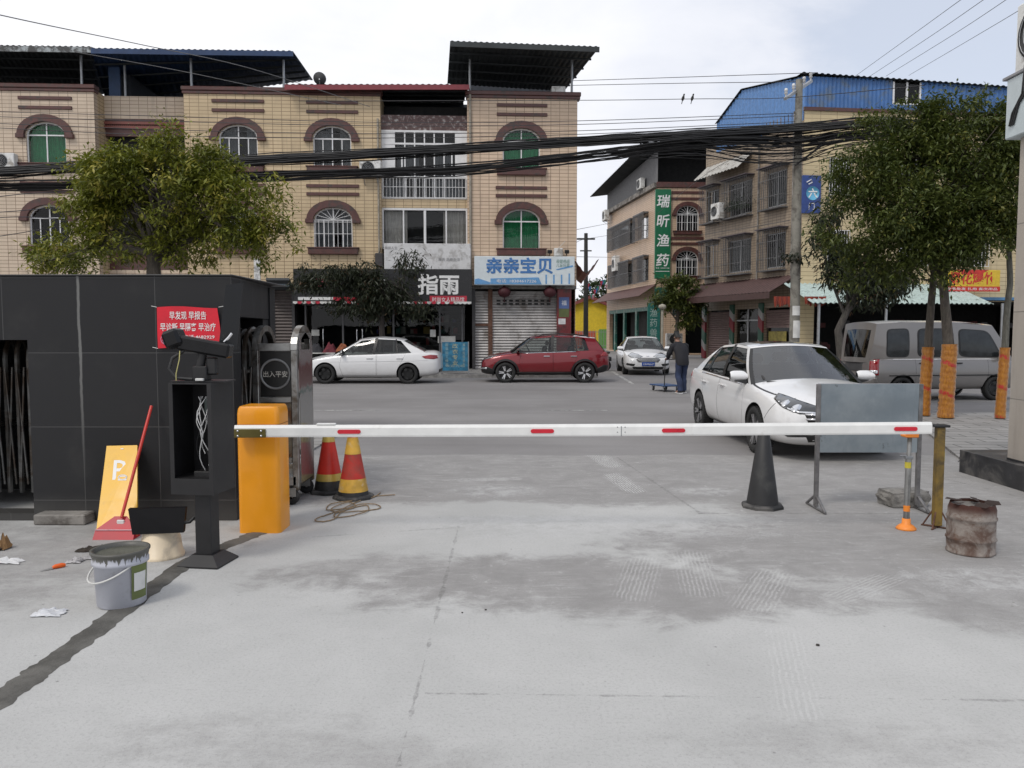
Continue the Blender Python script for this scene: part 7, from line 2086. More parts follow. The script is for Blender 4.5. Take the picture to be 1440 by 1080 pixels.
def board_stand():
    a, c = gnd(1147, 716), gnd(1289, 716)
    t = thing('metal_board', 'blank grey sheet metal board on two legs in front of the white car', 'board', (a + c) / 2)
    Y = a.y; W_ = (c - a).length / 2
    z0, z1 = zat(636, Y), zat(540, Y)
    m, nt = base_mat('galvanised_sheet'); v = coords(nt); n = noi(nt, v, 2.5, 8, .65); st = noi(nt, nd(nt, 'ShaderNodeMapping', {'Vector': v, 'Scale': (9, 1, .8)}).outputs[0], 1.5, 6, .7)
    col = mixc(nt, ramp(nt, n, .35, .7), (.19, .225, .25), (.27, .305, .325)); col = mixc(nt, mth(nt, 'MULTIPLY', ramp(nt, st, .55, .75), .4), col, (.12, .14, .16)); col = mixc(nt, mth(nt, 'MULTIPLY', ramp(nt, noi(nt, v, 7, 8, .75), .64, .72), .7), col, (.06, .06, .065))
    out(nt, nd(nt, 'ShaderNodeBsdfPrincipled', {'Base Color': col, 'Roughness': .42, 'Metallic': .5}).outputs[0])
    b = MB(); b.grid(lambda u, v_: (-W_ + .02 + (2 * W_ - .04) * u, -.012 + .006 * noise.noise(Vector((u * 3, v_ * 3, 1))), z0 + (z1 - z0) * v_), 16, 12); b.box(-W_ + .02, W_ - .02, -.003, .003, z0, z1); b.build('sheet', m, t)
    b = MB(); b.box(-W_, W_, -.0, .03, z1 - .025, z1 + .003, .003); b.box(-W_, W_, .002, .028, z0 - .0, z0 + .025, .003); b.build('rail', M_GREYMETAL, t)
    mg = mat('scratched_grey_steel', (.17, .165, .165), .5, .5, var=.35, scale=8)
    for sx in (-1, 1):
        x = sx * W_
        b = MB(); b.box(x - .018, x + .018, -.018, .018, .04, z1, .003); o = b.build('leg', mg, t)
        f = MB(); f.tube([(x, -.22, .012), (x, -.03, .12), (x, .03, .12), (x, .22, .012)], .014, 5); f.tube([(x, -.03, .04), (x, .03, .04)], .016, 5); f.tube([(x, 0, .04), (x, 0, .13)], .02, 5); f.tube([(x, -.23, .012), (x, .23, .012)], .010, 5); f.build('foot', mg, o, rz=0)
board_stand()

def stone():
    a = gnd(1270, 710); rn = random.Random(2)
    bm = bmesh.new(); bmesh.ops.create_cube(bm, size=1); bmesh.ops.subdivide_edges(bm, edges=bm.edges[:], cuts=6, use_grid_fill=True)
    for v in bm.verts:
        d = v.co.normalized() * .62; v.co = v.co.lerp(d, .35); v.co += Vector((noise.noise(v.co * 3), noise.noise(v.co * 3 + Vector((5, 0, 0))), noise.noise(v.co * 3 + Vector((0, 7, 0))))) * .09 + v.co * .05 * noise.noise(v.co * 9)
        v.co = Vector((v.co.x * .40, v.co.y * .26, (v.co.z + .5) * .15))
    me = bpy.data.meshes.new('stone_block'); bm.to_mesh(me); bm.free(); me.materials.append(mat('grey_rubble_stone', (.2, .19, .175), .95, var=.35, scale=12, bump=.5, bscale=30))
    o = bpy.data.objects.new('stone_block', me); COL.objects.link(o); o.location = a; o.rotation_euler = (0, 0, .15); tag(o, 'rough grey stone block on the ground behind the arm rest post', 'stone')
stone()

def drum():
    c = back(1364, 785, .165)
    t = thing('rusty_drum', 'small rusty metal drum with ragged rim', 'drum', c, .5)
    r, h = .160, .37
    m, nt = base_mat('rusty_drum_steel'); v = coords(nt, False); s = nd(nt, 'ShaderNodeSeparateXYZ', {0: v}); z = s.outputs[2]
    n1, n2, n3 = noi(nt, v, 7, 8, .7, .6), noi(nt, v, 24, 8, .75, 1), noi(nt, v, 3, 5, .6)
    c1 = mixc(nt, ramp(nt, n1, .36, .64), (.10, .06, .045), (.27, .24, .215)); c1 = mixc(nt, ramp(nt, n2, .52, .72), c1, (.12, .065, .042)); c1 = mixc(nt, mth(nt, 'MULTIPLY', ramp(nt, n3, .5, .7), .6), c1, (.33, .29, .26)); c1 = mixc(nt, ramp(nt, mth(nt, 'ADD', z, mth(nt, 'MULTIPLY', n1, .1)), .345, .40), c1, (.06, .022, .015))
    p = nd(nt, 'ShaderNodeBsdfPrincipled', {'Base Color': c1, 'Roughness': .85, 'Metallic': .1}); bp = nd(nt, 'ShaderNodeBump', {'Height': n2, 'Strength': .6, 'Distance': .01}); nt.links.new(bp.outputs[0], p.inputs['Normal']); out(nt, p.outputs[0])
    b = MB(); rn = random.Random(6)
    prof = [(r - .004, 0), (r + .004, .004), (r + .003, .016), (r - .003, .02), (r, .07), (r - .001, .095), (r + .007, .105), (r + .007, .115), (r - .001, .125), (r, .23), (r - .001, .25), (r + .007, .26), (r + .007, .27), (r - .001, .28), (r - .002, .33), (r - .012, h - .012), (r - .014, h)]
    vs = []; n = 48
    for i, (rr, z_) in enumerate(prof):
        for k in range(n):
            q = 2 * pi * k / n; d = .006 * noise.noise(Vector((math.cos(q) * 2, math.sin(q) * 2, z_ * 8)))
            zz = z_ + (.012 * noise.noise(Vector((math.cos(q) * 4, math.sin(q) * 4, 9))) if i >= len(prof) - 2 else 0)
            vs.append(((rr + d) * math.cos(q), (rr + d) * math.sin(q), max(0, zz)))
    b.add(vs, [(i * n + k, i * n + (k + 1) % n, (i + 1) * n + (k + 1) % n, (i + 1) * n + k) for i in range(len(prof) - 1) for k in range(n)], 0, True)
    b.build('shell', m, t, normals=False)
    b = MB(); b.lathe([(0, h - .045), (r - .05, h - .04), (r - .012, h - .02)], 32); b.build('fill', mat('ash_fill', (.16, .15, .14), .95, var=.3, bump=.6, bscale=40), t)
    for k in range(5):
        q = 2 * pi * k / 5 + .4; b = MB(); M = Matrix.Translation(((r - .03) * math.cos(q), (r - .03) * math.sin(q), h - .005)) @ Matrix.Rotation(q + .4, 4, 'Z') @ Matrix.Rotation(.3 * math.sin(k * 5), 4, 'X')
        b.add([M @ Vector(p_) for p_ in ((-.05, -.02, .0), (.05, -.025, .008), (.06, .02, .015), (-.02, .035, .02), (-.055, .015, .012))], [(0, 1, 2, 3, 4)]); b.build('torn_rim_flap', mat('black_rust', (.03, .018, .014), .9), t, normals=False)
drum()

# ================================================================ right hand gate pillar
def gate_pillar():
    t = thing('gate_pillar', 'beige tiled gate pillar on a black plinth at the right edge', 'pillar', (5.22, 9.05, 0))
    pm = tile_mat('beige_pillar_tiles', (.40, .36, .315), (.36, .325, .285), (.2, .185, .165), .6, .92, ms=.006, offset=0, dirtamt=.3)
    b = MB(); b.box(0, 1.6, -2.4, 0, 0, .262, .004); b.build('plinth', mat('black_plinth_stone', (.022, .022, .024), .4, var=.3, dirt=(.09, .085, .08), damt=.45), t)
    b = MB(); b.box(.10, 1.2, -1.0, -.72, .262, zat(186, 8.2)); b.build('column', pm, t)
    b = MB(); b.box(.095, 1.2, -1.005, -.715, .262, .285); b.build('column_foot', mat('black_plinth_stone', (.022, .022, .024), .4), t)
    z0, z1 = zat(186, 8.1), zat(98, 8.1)
    b = MB(); b.box(at(1415, 140, 8.43).x - 5.22, 1.4, -1.3, -.62, z0, z1, .01); b.build('canopy_box', mat('pale_blue_panel', (.5, .56, .58), .5, var=.06), t)
    b = MB(); b.box(at(1410, 96, 8.48).x - 5.22, 1.45, -1.35, -.57, z1, z1 + .03, .004); b.build('canopy_lid', mat('grey_flashing', (.25, .25, .26), .6), t)
    ac_unit((at(1428, 55, 8.46).x + .17, 8.03, z1 + .05), -pi / 2, 'large grey outdoor air conditioner on top of the right hand pillar', .86, .72, .34, bracket=False)
    b = MB()
    xb = at(1415, 140, 8.43).x - .012
    for k in range(3):
        b.tube([(xb + .3, 7.74 + .1 * k, z1 + .04), (xb - .02, 7.9 + .1 * k, z1 + .04), (xb, 7.95 + .1 * k, z1 - .12 - .05 * k), (xb, 8.2 + .05 * k, z1 - .3 - .04 * k), (xb, 8.28 + .03 * k, z0 + .12)], .012, 6)
    tag(b.build('cable_tangle', M_BLACK), 'black cables drooping over the pale box on the pillar', 'cable')
    a, c = gnd(1372, 670), gnd(1452, 690)
    b = MB(); b.tube([a + Vector((0, 0, .016)), c + Vector((0, 0, .016))], .016, 10); tag(b.build('white_pipe', mat('white_pvc', (.7, .7, .7), .35)), 'thin white plastic pipe lying along the black plinth', 'pipe')
gate_pillar()

# ================================================================ trees
def leaf_mat(name, dark, lite, tip, tipamt=.25):
    m, nt = base_mat(name)
    geo = nd(nt, 'ShaderNodeNewGeometry'); r = geo.outputs['Random Per Island']
    tc = nd(nt, 'ShaderNodeTexCoord')
    n = noi(nt, tc.outputs['Object'], 1.9, 4, .6)
    f = mth(nt, 'ADD', mth(nt, 'MULTIPLY', r, .55), mth(nt, 'MULTIPLY', ramp(nt, n, .32, .68), .45))
    c = mixc(nt, mth(nt, 'POWER', f, .75), dark, lite)
    tp = mth(nt, 'MULTIPLY', ramp(nt, noi(nt, tc.outputs['Object'], 3.1, 3), .5, .7), mth(nt, 'GREATER_THAN', r, 1 - tipamt * 2))
    c = mixc(nt, tp, c, tip)
    p = nd(nt, 'ShaderNodeBsdfPrincipled', {'Base Color': c, 'Roughness': .45, 'Specular IOR Level': .4})
    t = nd(nt, 'ShaderNodeBsdfTranslucent', {'Color': c})
    out(nt, nd(nt, 'ShaderNodeMixShader', {0: .28, 1: p.outputs[0], 2: t.outputs[0]}).outputs[0])
    return m

def bark_mat(name, rgb):
    m, nt = base_mat(name)
    v = coords(nt, False); s = nd(nt, 'ShaderNodeMapping', {'Vector': v, 'Scale': (9, 9, 2)}).outputs[0]
    n = noi(nt, s, 2.5, 8, .7, .5)
    c = mixc(nt, ramp(nt, n, .35, .65), tuple(q * .5 for q in rgb), rgb)
    c = mixc(nt, mth(nt, 'MULTIPLY', ramp(nt, noi(nt, v, 4, 5), .55, .7), .4), c, (.09, .1, .07))
    p = nd(nt, 'ShaderNodeBsdfPrincipled', {'Base Color': c, 'Roughness': .9}); bp = nd(nt, 'ShaderNodeBump', {'Height': n, 'Strength': .8, 'Distance': .02}); nt.links.new(bp.outputs[0], p.inputs['Normal']); out(nt, p.outputs[0])
    return m

def tree(name, label, base, trunk, r0, lobes, nleaf, lsize, lm, bm_, seed, aspect=.3, droop=.6, clump=.26, limbs=14, group=None, per=46, shell=.55, cat='tree', start=.55, gap=-.12):
    """trunk: list of points from the ground up; lobes: (centre, radii); limbs run from the trunk's upper part to clumps in the lobes"""
    rn = random.Random(seed); B = Vector(base)
    t = thing(name, label, cat, B, 0, group)
    tr = [Vector(p) - B for p in trunk]
    tb = MB()
    n = len(tr); fine = []
    for i in range(n - 1):
        for k in range(5):
            q = tr[i].lerp(tr[i + 1], k / 5); q += Vector((noise.noise(q * 1.3 + B), noise.noise(q * 1.3 - B), 0)) * r0 * .35 * (1 if i + k else 0); fine.append(q)
    fine.append(tr[-1]); m_ = len(fine)
    rads = [r0 * (1.18 - .18 * min(1, i / (m_ * .12))) * (1 - .55 * i / m_) for i in range(m_)]
    tb.tube(fine, rads, 14)
    vol = [a.x * a.y * a.z for _, a in lobes]; tot = sum(vol)
    cl = []
    for (c, a), v in zip(lobes, vol):
        k = max(3, int(nleaf / per * v / tot))
        for _ in range(k):
            while True:
                d = Vector((rn.uniform(-1, 1), rn.uniform(-1, 1), rn.uniform(-1, 1)))
                if .05 < d.length < 1 and noise.noise(Vector((d.x * a.x, d.y * a.y, d.z * a.z)) * 1.5 + c * 1.5) > gap:
                    break
            d = d.normalized() * (d.length ** shell)
            q = Vector((d.x * a.x, d.y * a.y, d.z * a.z)) * (.86 + .3 * noise.noise(d * 2.2 + B * 3)) + c - B
            cl.append((q, d))
    lv = []; lf = []
    k0 = int(m_ * start)
    for i in range(limbs):
        q, d = cl[rn.randrange(len(cl))]
        s = fine[rn.randrange(k0, m_)]
        mid = s.lerp(q, .45) + Vector((0, 0, .12 * (q - s).length)) + Vector((rn.gauss(0, .08), rn.gauss(0, .08), 0)) * (q - s).length
        pts = [s, s.lerp(mid, .5) + Vector((0, 0, .02)), mid, mid.lerp(q, .55), q]
        ra = r0 * rn.uniform(.22, .42); tb.tube(pts, [ra, ra * .8, ra * .6, ra * .4, ra * .15], 7)
        for _ in range(3):
            q2, _d = min((cl[rn.randrange(len(cl))] for _ in range(10)), key=lambda e: (e[0] - mid).length)
            tb.tube([mid, mid.lerp(q2, .5) + Vector((0, 0, .05)), q2], [ra * .4, ra * .25, ra * .08], 5)
    tb.build('trunk', bm_, t)
    for q, d in cl:
        cr = clump * rn.uniform(.6, 1.35); out_ = Vector((d.x, d.y, d.z * .6 + .25))
        for _ in range(int(per * rn.uniform(.6, 1.4))):
            p = q + Vector((rn.gauss(0, .55), rn.gauss(0, .55), rn.gauss(0, .42))) * cr
            dr = (out_ * .5 + Vector((rn.uniform(-1, 1), rn.uniform(-1, 1), rn.uniform(-.9, .7) - droop))).normalized()
            L = lsize * rn.uniform(.55, 1.25)
            sd_ = dr.cross(Vector((rn.uniform(-.6, .6), rn.uniform(-.6, .6), 1))).normalized() * L * aspect * .5
            nn = sd_.cross(dr).normalized() * L * .06
            k = len(lv)
            lv += [tuple(p), tuple(p + dr * L * .45 + sd_ + nn), tuple(p + dr * L), tuple(p + dr * L * .45 - sd_ + nn)]
            lf.append((k, k + 1, k + 2, k + 3))
    cb = MB(); cb.v = lv; cb.f = lf; cb.mi = [0] * len(lf); cb.sm = [False] * len(lf)
    cb.build('crown', lm, t, normals=False)
    return t

def LB(px, py, Y, rx, ry, rz, dy=0.0):
    return (at(px, py, Y) + Vector((0, dy, 0)), Vector((rx, ry, rz)))
L_OLIVE = leaf_mat('olive_leaves', (.045, .068, .009), (.235, .25, .03), (.42, .36, .065), .32)
L_GREEN = leaf_mat('deep_green_leaves', (.022, .040, .009), (.105, .13, .026), (.20, .19, .04), .2)
L_MANGO = leaf_mat('dark_mango_leaves', (.014, .02, .012), (.042, .052, .026), (.14, .075, .04), .12)
L_FAR = leaf_mat('far_leaves', (.02, .035, .015), (.06, .085, .035), (.09, .1, .04), .1)
BARK = bark_mat('grey_brown_bark', (.13, .11, .09)); BARKL = bark_mat('pale_grey_bark', (.17, .165, .14))

Y = 11.0
b0 = Vector((at(216, 468, Y).x, Y, .02))
tree('street_tree', 'bushy olive green tree rising behind the black tiled wall', b0, [b0, b0 + Vector((0, 0, 1.4)), at(217, 388, Y), at(218, 350, Y), at(226, 270, Y)], .13,
     [LB(222, 262, Y, 1.02, .95, .74), LB(330, 295, Y, .80, .75, .66), LB(375, 338, Y, .48, .5, .36), LB(155, 262, Y, .58, .6, .56), LB(245, 208, Y, .5, .5, .32), LB(110, 355, Y, .80, .65, .30), LB(58, 362, Y, .36, .4, .15), LB(128, 300, Y, .42, .5, .36), LB(150, 222, Y, .42, .5, .34), LB(75, 378, Y, .5, .4, .12), LB(175, 330, Y, .5, .6, .4), LB(265, 345, Y, .7, .6, .28), LB(305, 232, Y, .4, .4, .3)],
     33000, .09, L_OLIVE, BARK, 5, .36, .35, .17, 26, per=64)
Y = 14.6
def base_at(px, Y, z=.03): return Vector((at(px, 468, Y).x, Y, z))
def wrap(px, Y, z1, label, r, seed, lean=0.0):
    """orange ribbon bound round a trunk"""
    b = MB(); c = base_at(px, Y); n = 22; rn = random.Random(seed); nz = 20
    def f(u, v):
        a = 2 * pi * u; z = .02 + (z1 - .02) * v
        d = r * (1.08 + .12 * max(0, 1 - z / .45) ** 1.5 + .07 * noise.noise(Vector((math.cos(a) * 2, math.sin(a) * 2, z * 9 + seed))) + .04 * math.sin(z * 60 + a))
        return (c.x + lean * z + d * math.cos(a), c.y + d * math.sin(a), c.z + z)
    b.grid(f, n, nz * 2)
    m = MATS.get('orange_ribbon_wrap')
    if not m:
        m, nt = base_mat('orange_ribbon_wrap'); v = coords(nt, False); s = nd(nt, 'ShaderNodeSeparateXYZ', {0: v})
        nz_ = noi(nt, nd(nt, 'ShaderNodeMapping', {'Vector': v, 'Scale': (14, 14, 5)}).outputs[0], 2.5, 6, .7)
        band = ramp(nt, mth(nt, 'ADD', mth(nt, 'SINE', mth(nt, 'ADD', mth(nt, 'MULTIPLY', s.outputs[2], 11.0), mth(nt, 'MULTIPLY', s.outputs[0], 5.0))), nz_), 1.42, 1.5)
        c_ = mixc(nt, ramp(nt, nz_, .25, .75), (.24, .075, .005), (.46, .19, .013)); c_ = mixc(nt, band, c_, (.4, .02, .012))
        out(nt, nd(nt, 'ShaderNodeBsdfPrincipled', {'Base Color': c_, 'Roughness': .4, 'Sheen Weight': .3}).outputs[0])
    tag(b.build('trunk_wrap', m, None, normals=False), label, 'ribbon wrap', 'orange wraps round the street trunks')
T1, T2, T3 = base_at(1303, 14.9), base_at(1334, 14.5), base_at(1411, 14.4)
wrap(1303, 14.9, 1.32, 'orange and red ribbon wrap on the trunk nearest the metal board', .097, 1, .03); wrap(1334, 14.5, 1.38, 'thick gold orange ribbon wrap on the middle trunk', .123, 2, .02); wrap(1411, 14.4, 1.32, 'orange ribbon wrap on the pale trunk beside the gate pillar', .08, 3, .03)
tree('street_tree', 'tall dark green tree with orange wrapped trunk nearest the metal board', T1, [T1, T1 + Vector((.04, 0, 1.4)), at(1310, 420, 14.9), at(1318, 330, 14.9), at(1300, 200, 14.9)], .085,
     [LB(1290, 255, 14.8, 1.15, 1.1, 1.15), LB(1215, 245, 14.8, .75, .8, .72), LB(1185, 315, 14.8, .52, .6, .5), LB(1255, 350, 14.8, .95, .9, .62), LB(1235, 185, 15, .5, .5, .42), LB(1285, 165, 14.9, .6, .6, .4), LB(1210, 385, 15, .55, .6, .28)],
     32000, .105, L_GREEN, BARK, 12, .36, .35, .22, 26, group='street trees with orange wrapped trunks')
tree('street_tree', 'tall dark green tree with the thickest orange wrapped trunk in the middle', T2, [T2, T2 + Vector((0.02, 0, 1.4)), at(1330, 430, 14.5), at(1324, 340, 14.5), at(1350, 210, 14.5)], .108,
     [LB(1365, 215, 14.5, .95, 1.0, .95), LB(1396, 158, 14.5, .48, .5, .5), LB(1345, 305, 14.3, 1.05, .9, .75), LB(1300, 375, 14.3, .7, .6, .34), LB(1350, 352, 14.3, .75, .7, .3), LB(1290, 300, 14, .8, .6, .7), LB(1335, 158, 14.6, .55, .5, .33)],
     29000, .105, L_GREEN, BARK, 14, .36, .35, .22, 24, group='street trees with orange wrapped trunks')
tree('street_tree', 'slender pale trunked tree with orange wrap beside the gate pillar', T3, [T3, T3 + Vector((.04, 0, 1.4)), at(1420, 400, 14.4), at(1418, 320, 14.4), at(1405, 240, 14.4)], .068,
     [LB(1405, 270, 14.4, .7, .8, .85), LB(1395, 332, 14.4, .5, .6, .42), LB(1418, 190, 14.6, .42, .5, .6)],
     15000, .105, L_GREEN, BARKL, 16, .36, .35, .21, 14, group='street trees with orange wrapped trunks')
b0 = base_at(536, 28.6, .115)
tree('mango_tree', 'small dark leaved tree in front of the black shop fascia', b0, [b0, at(538, 480, 28.6), at(537, 445, 28.6), at(545, 400, 28.6)], .12,
     [LB(470, 390, 28.6, 1.35, .7, .52), LB(535, 410, 28.6, 1.15, .7, .7), LB(578, 372, 28.6, .52, .45, .48), LB(430, 402, 28.6, .5, .5, .28), LB(505, 432, 28.6, 1.1, .6, .42), LB(585, 432, 28.6, .5, .5, .4), LB(515, 385, 28.6, .7, .5, .4)], 8500, .22, L_MANGO, bark_mat('dark_bark', (.06, .05, .045)), 22, .27, .75, .32, 16, per=26)
b0 = base_at(1180, 24.5, -.005)
tree('mango_tree', 'dark low tree with forked pale trunk under the green canopy', b0, [b0, at(1182, 500, 24.5), at(1178, 465, 24.5), at(1195, 430, 24.5), at(1210, 400, 24.5)], .15,
     [LB(1195, 375, 24.5, 1.1, .8, .75), LB(1160, 345, 24.5, .42, .5, .5), LB(1255, 395, 24.5, .95, .8, .5), LB(1215, 415, 24.5, .9, .7, .3), LB(1168, 300, 24.5, .4, .5, .5)], 6500, .24, L_MANGO, bark_mat('dark_bark_pale', (.1, .09, .08)), 23, .27, .75, .34, 14, per=26)
b0 = base_at(950, 49, 0)
tree('street_tree', 'round green tree in front of the green signed house', b0, [b0, at(952, 460, 49), at(955, 420, 49)], .16, [LB(955, 412, 49, 1.45, 1.1, 1.0), LB(975, 425, 49, .7, .8, .7), LB(935, 425, 49, .7, .8, .6), LB(965, 450, 49, .9, .8, .6), LB(940, 398, 49, .6, .6, .4)], 5200, .3, L_GREEN, BARK, 24, .4, .3, .4, 12, per=30)
for k, (px, py, Yd, rx, rz, lb) in enumerate(((845, 418, 118, 3.2, 3.4, 'dark distant tree beside the far utility pole'), (872, 430, 125, 3.0, 3.4, 'distant tree peeping from behind the grey clad house'), (818, 440, 128, 2.2, 2.2, 'low distant tree behind the yellow house'))):
    b0 = base_at(px, Yd, -.01)
    tree('distant_tree', lb, b0, [b0, at(px, 470, Yd), at(px, py, Yd)], .3, [LB(px, py, Yd, rx, 2.5, rz), LB(px + 12, py + 18, Yd, rx * .8, 2.2, rz * .8), LB(px - 12, py + 20, Yd, rx * .7, 2.2, rz * .7)], 3200, .75, L_FAR, BARK, 30 + k, .5, .2, .8, 8, per=24)

# ================================================================ poles and wires
M_POLE = mat('weathered_concrete_pole', (.24, .23, .2), .9, var=.2, scale=2.5, bump=.2, dirt=(.12, .11, .095), damt=.4)
M_CABLE = mat('black_cable', (.012, .012, .013), .6, var=.3); M_WIRE = mat('thin_grey_wire', (.045, .045, .05), .6)
def pole():
    b0 = base_at(1117.5, 25, -.006); top = at(1124, 112, 25)
    t = thing('utility_pole', 'tall concrete utility pole carrying the thick cable bundle', 'utility pole', b0)
    d = top - b0
    b = MB(); b.tube([Vector((0, 0, 0)), d * .5, d], [.165, .14, .105], 20); b.build('shaft', M_POLE, t)
    b = MB(); p, q = at(1104, 139, 24.2) - b0, at(1141, 114, 26.2) - b0; b.tube([p, q], .06, 4, sm=False); ca = b.build('crossarm', M_GREYMETAL, t)
    for s in (.03, .3, .7, .97):
        c = p.lerp(q, s); i = MB(); i.lathe([(.0, .3), (.04, .29), (.06, .22), (.035, .2), (.06, .14), (.03, .12), (.025, .03)], 10, 0, Matrix.Translation(c)); i.build('insulator', mat('white_porcelain', (.6, .6, .6), .2), ca)
    b = MB(); b.tube([at(1119, 232, 24.8) - b0, at(1155, 205, 23.5) - b0], .035, 6); b.box(-.2, .2, -.2, .2, -.03, .03, M=Matrix.Translation(at(1123, 182, 25) - b0)); b.build('bracket', M_BLACK, t)
    for py, h in ((437, .3), (463, .55)):
        b = MB(); c = at(1118, py, 25) - b0; b.lathe([(.166, -h / 2), (.164, h / 2)], 8, 0, Matrix.Translation(c) @ Matrix.Rotation(-2.4, 4, 'Z'), arc=1.6); b.build('notice', mat('white_paper', (.62, .62, .6), .9), t)
    rn = random.Random(9); b = MB()
    for k in range(160):
        p = at(1117, 362, 25) - b0 + Vector((rn.gauss(0, .28), rn.gauss(-.1, .22), rn.gauss(0, .09))); dd = Vector((rn.uniform(-1, 1), rn.uniform(-1, 1), rn.uniform(-1, .2))).normalized() * .22; e = dd.cross(Vector((0, 0, 1))).normalized() * .035
        b.add([p, p + dd * .5 + e, p + dd, p + dd * .5 - e], [(0, 1, 2, 3)])
    tag(b.build('climbing_plant', L_MANGO, None, b0, normals=False), 'tuft of leaves growing on the concrete utility pole', 'plant')
    b0 = base_at(824, 48, -.005); top = at(824, 328, 48)
    t = thing('utility_pole', 'slim dark utility pole far down beside the yellow house', 'utility pole', b0)
    M_DP = mat('dark_pole', (.05, .048, .045), .9, var=.2)
    b = MB(); b.tube([Vector((0, 0, 0)), top - b0], [.17, .11], 12); b.build('shaft', M_DP, t)
    b = MB(); c = at(824, 336, 48) - b0; b.box(c.x - .55, c.x + .55, -.05, .05, c.z - .05, c.z + .05); b.box(c.x - .35, c.x + .35, -.05, .05, c.z - .75, c.z - .68); b.build('crossarm', M_DP, t)
    b = MB(); b.tube([(-.05, -.17, .4), (.02, -.2, 1.3)], .16, 10); tag(b.build('green_pole_sleeve', mat('pale_green_sleeve', (.35, .5, .38), .6), None, b0), 'pale green sleeve round the foot of the slim dark pole', 'pole sleeve')
    b0 = base_at(931, 46, .0); t = thing('street_post', 'thin pale post with a round cap left of the round green tree', 'post', b0)
    b = MB(); b.tube([(0, 0, 0), (0, 0, zat(436, 46))], .07, 8); b.build('shaft', mat('pale_post', (.35, .33, .27), .7), t); b = MB(); b.lathe([(0, .2), (.2, .12), (.24, 0), (.15, -.12), (0, -.15)], 12, 0, Matrix.Translation((0, 0, zat(432, 46)))); b.build('cap', mat('pale_post', (.35, .33, .27), .7), t)
    b0 = base_at(363.5, 27.9, .0); z1 = zat(364, 27.9); t = thing('white_post', 'slim white sign post standing behind the black wall', 'post', b0)
    b = MB(); b.box(-.11, .11, -.03, .03, 0, z1, .01); b.build('shaft', M_WHITEP, t); b = MB(); b.text('停车', .5, 0, -.034, z1 - .5, width=.16, vertical=True); b.build('lettering', M_GREYMETAL, t)
pole()

def strand(b, pts, r, n=5, seg=10, jit=0.0, seed=0):
    """Catmull-Rom through picture points (px, py, depth) turned into places"""
    ps = [at(*p) for p in pts]; rn = random.Random(seed); o = []
    for i in range(len(ps) - 1):
        a, c, d, e = ps[max(i - 1, 0)], ps[i], ps[i + 1], ps[min(i + 2, len(ps) - 1)]
        for k in range(seg):
            t = k / seg
            q = .5 * ((2 * c) + (d - a) * t + (2 * a - 5 * c + 4 * d - e) * t * t + (3 * c - a - 3 * d + e) * t ** 3)
            o.append(q + Vector((0, rn.gauss(0, jit), rn.gauss(0, jit))))
    o.append(ps[-1]); b.tube(o, r, n, caps=False)
def bundle(name, label, path, k, spread, r, seed, sagv=0.0):
    b = MB(); rn = random.Random(seed)
    for i in range(k):
        oy, od = rn.gauss(0, spread), rn.gauss(0, .25); ph = rn.uniform(0, 6)
        strand(b, [(px, py + oy * (1 + .35 * math.sin(ph + j * 1.7)) + sagv * rn.uniform(-1, 1), Yd + od) for j, (px, py, Yd) in enumerate(path)], r * rn.uniform(.7, 1.3), 5, 8, .006, i)
    tag(b.build(name, M_CABLE, None), label, 'cable bundle')
bundle('cable_bundle', 'thick black bundle of cables sagging across the whole street', [(-80, 246, 22), (0, 241, 22), (110, 235, 22.3), (260, 229, 22.6), (420, 221, 23), (580, 212.5, 23.4), (720, 205, 23.8), (860, 196, 24.2), (1000, 187, 24.6), (1120, 180.5, 24.8), (1230, 172, 22.5), (1330, 178, 20), (1560, 175, 16)], 60, 3.5, .021, 41)
bundle('cable_bundle', 'looser lower bundle of black cables under the thick one', [(-80, 262, 22), (40, 262, 22.2), (200, 258, 22.5), (370, 250, 22.9), (520, 244, 23.2), (640, 240, 23.5), (760, 228, 23.8), (860, 216, 24.1), (960, 204, 24.4), (1060, 199, 24.6), (1120, 199, 24.8), (1200, 190, 23.4), (1290, 185, 21)], 22, 4.4, .018, 42, 2.5)
bundle('cable_bundle', 'slack tangle of wires drooping between the pole and the right hand trees', [(900, 206, 24.2), (980, 208, 24.4), (1050, 214, 24.6), (1120, 214, 24.8), (1180, 200, 23.6), (1260, 190, 22)], 20, 7.5, .013, 43, 4)
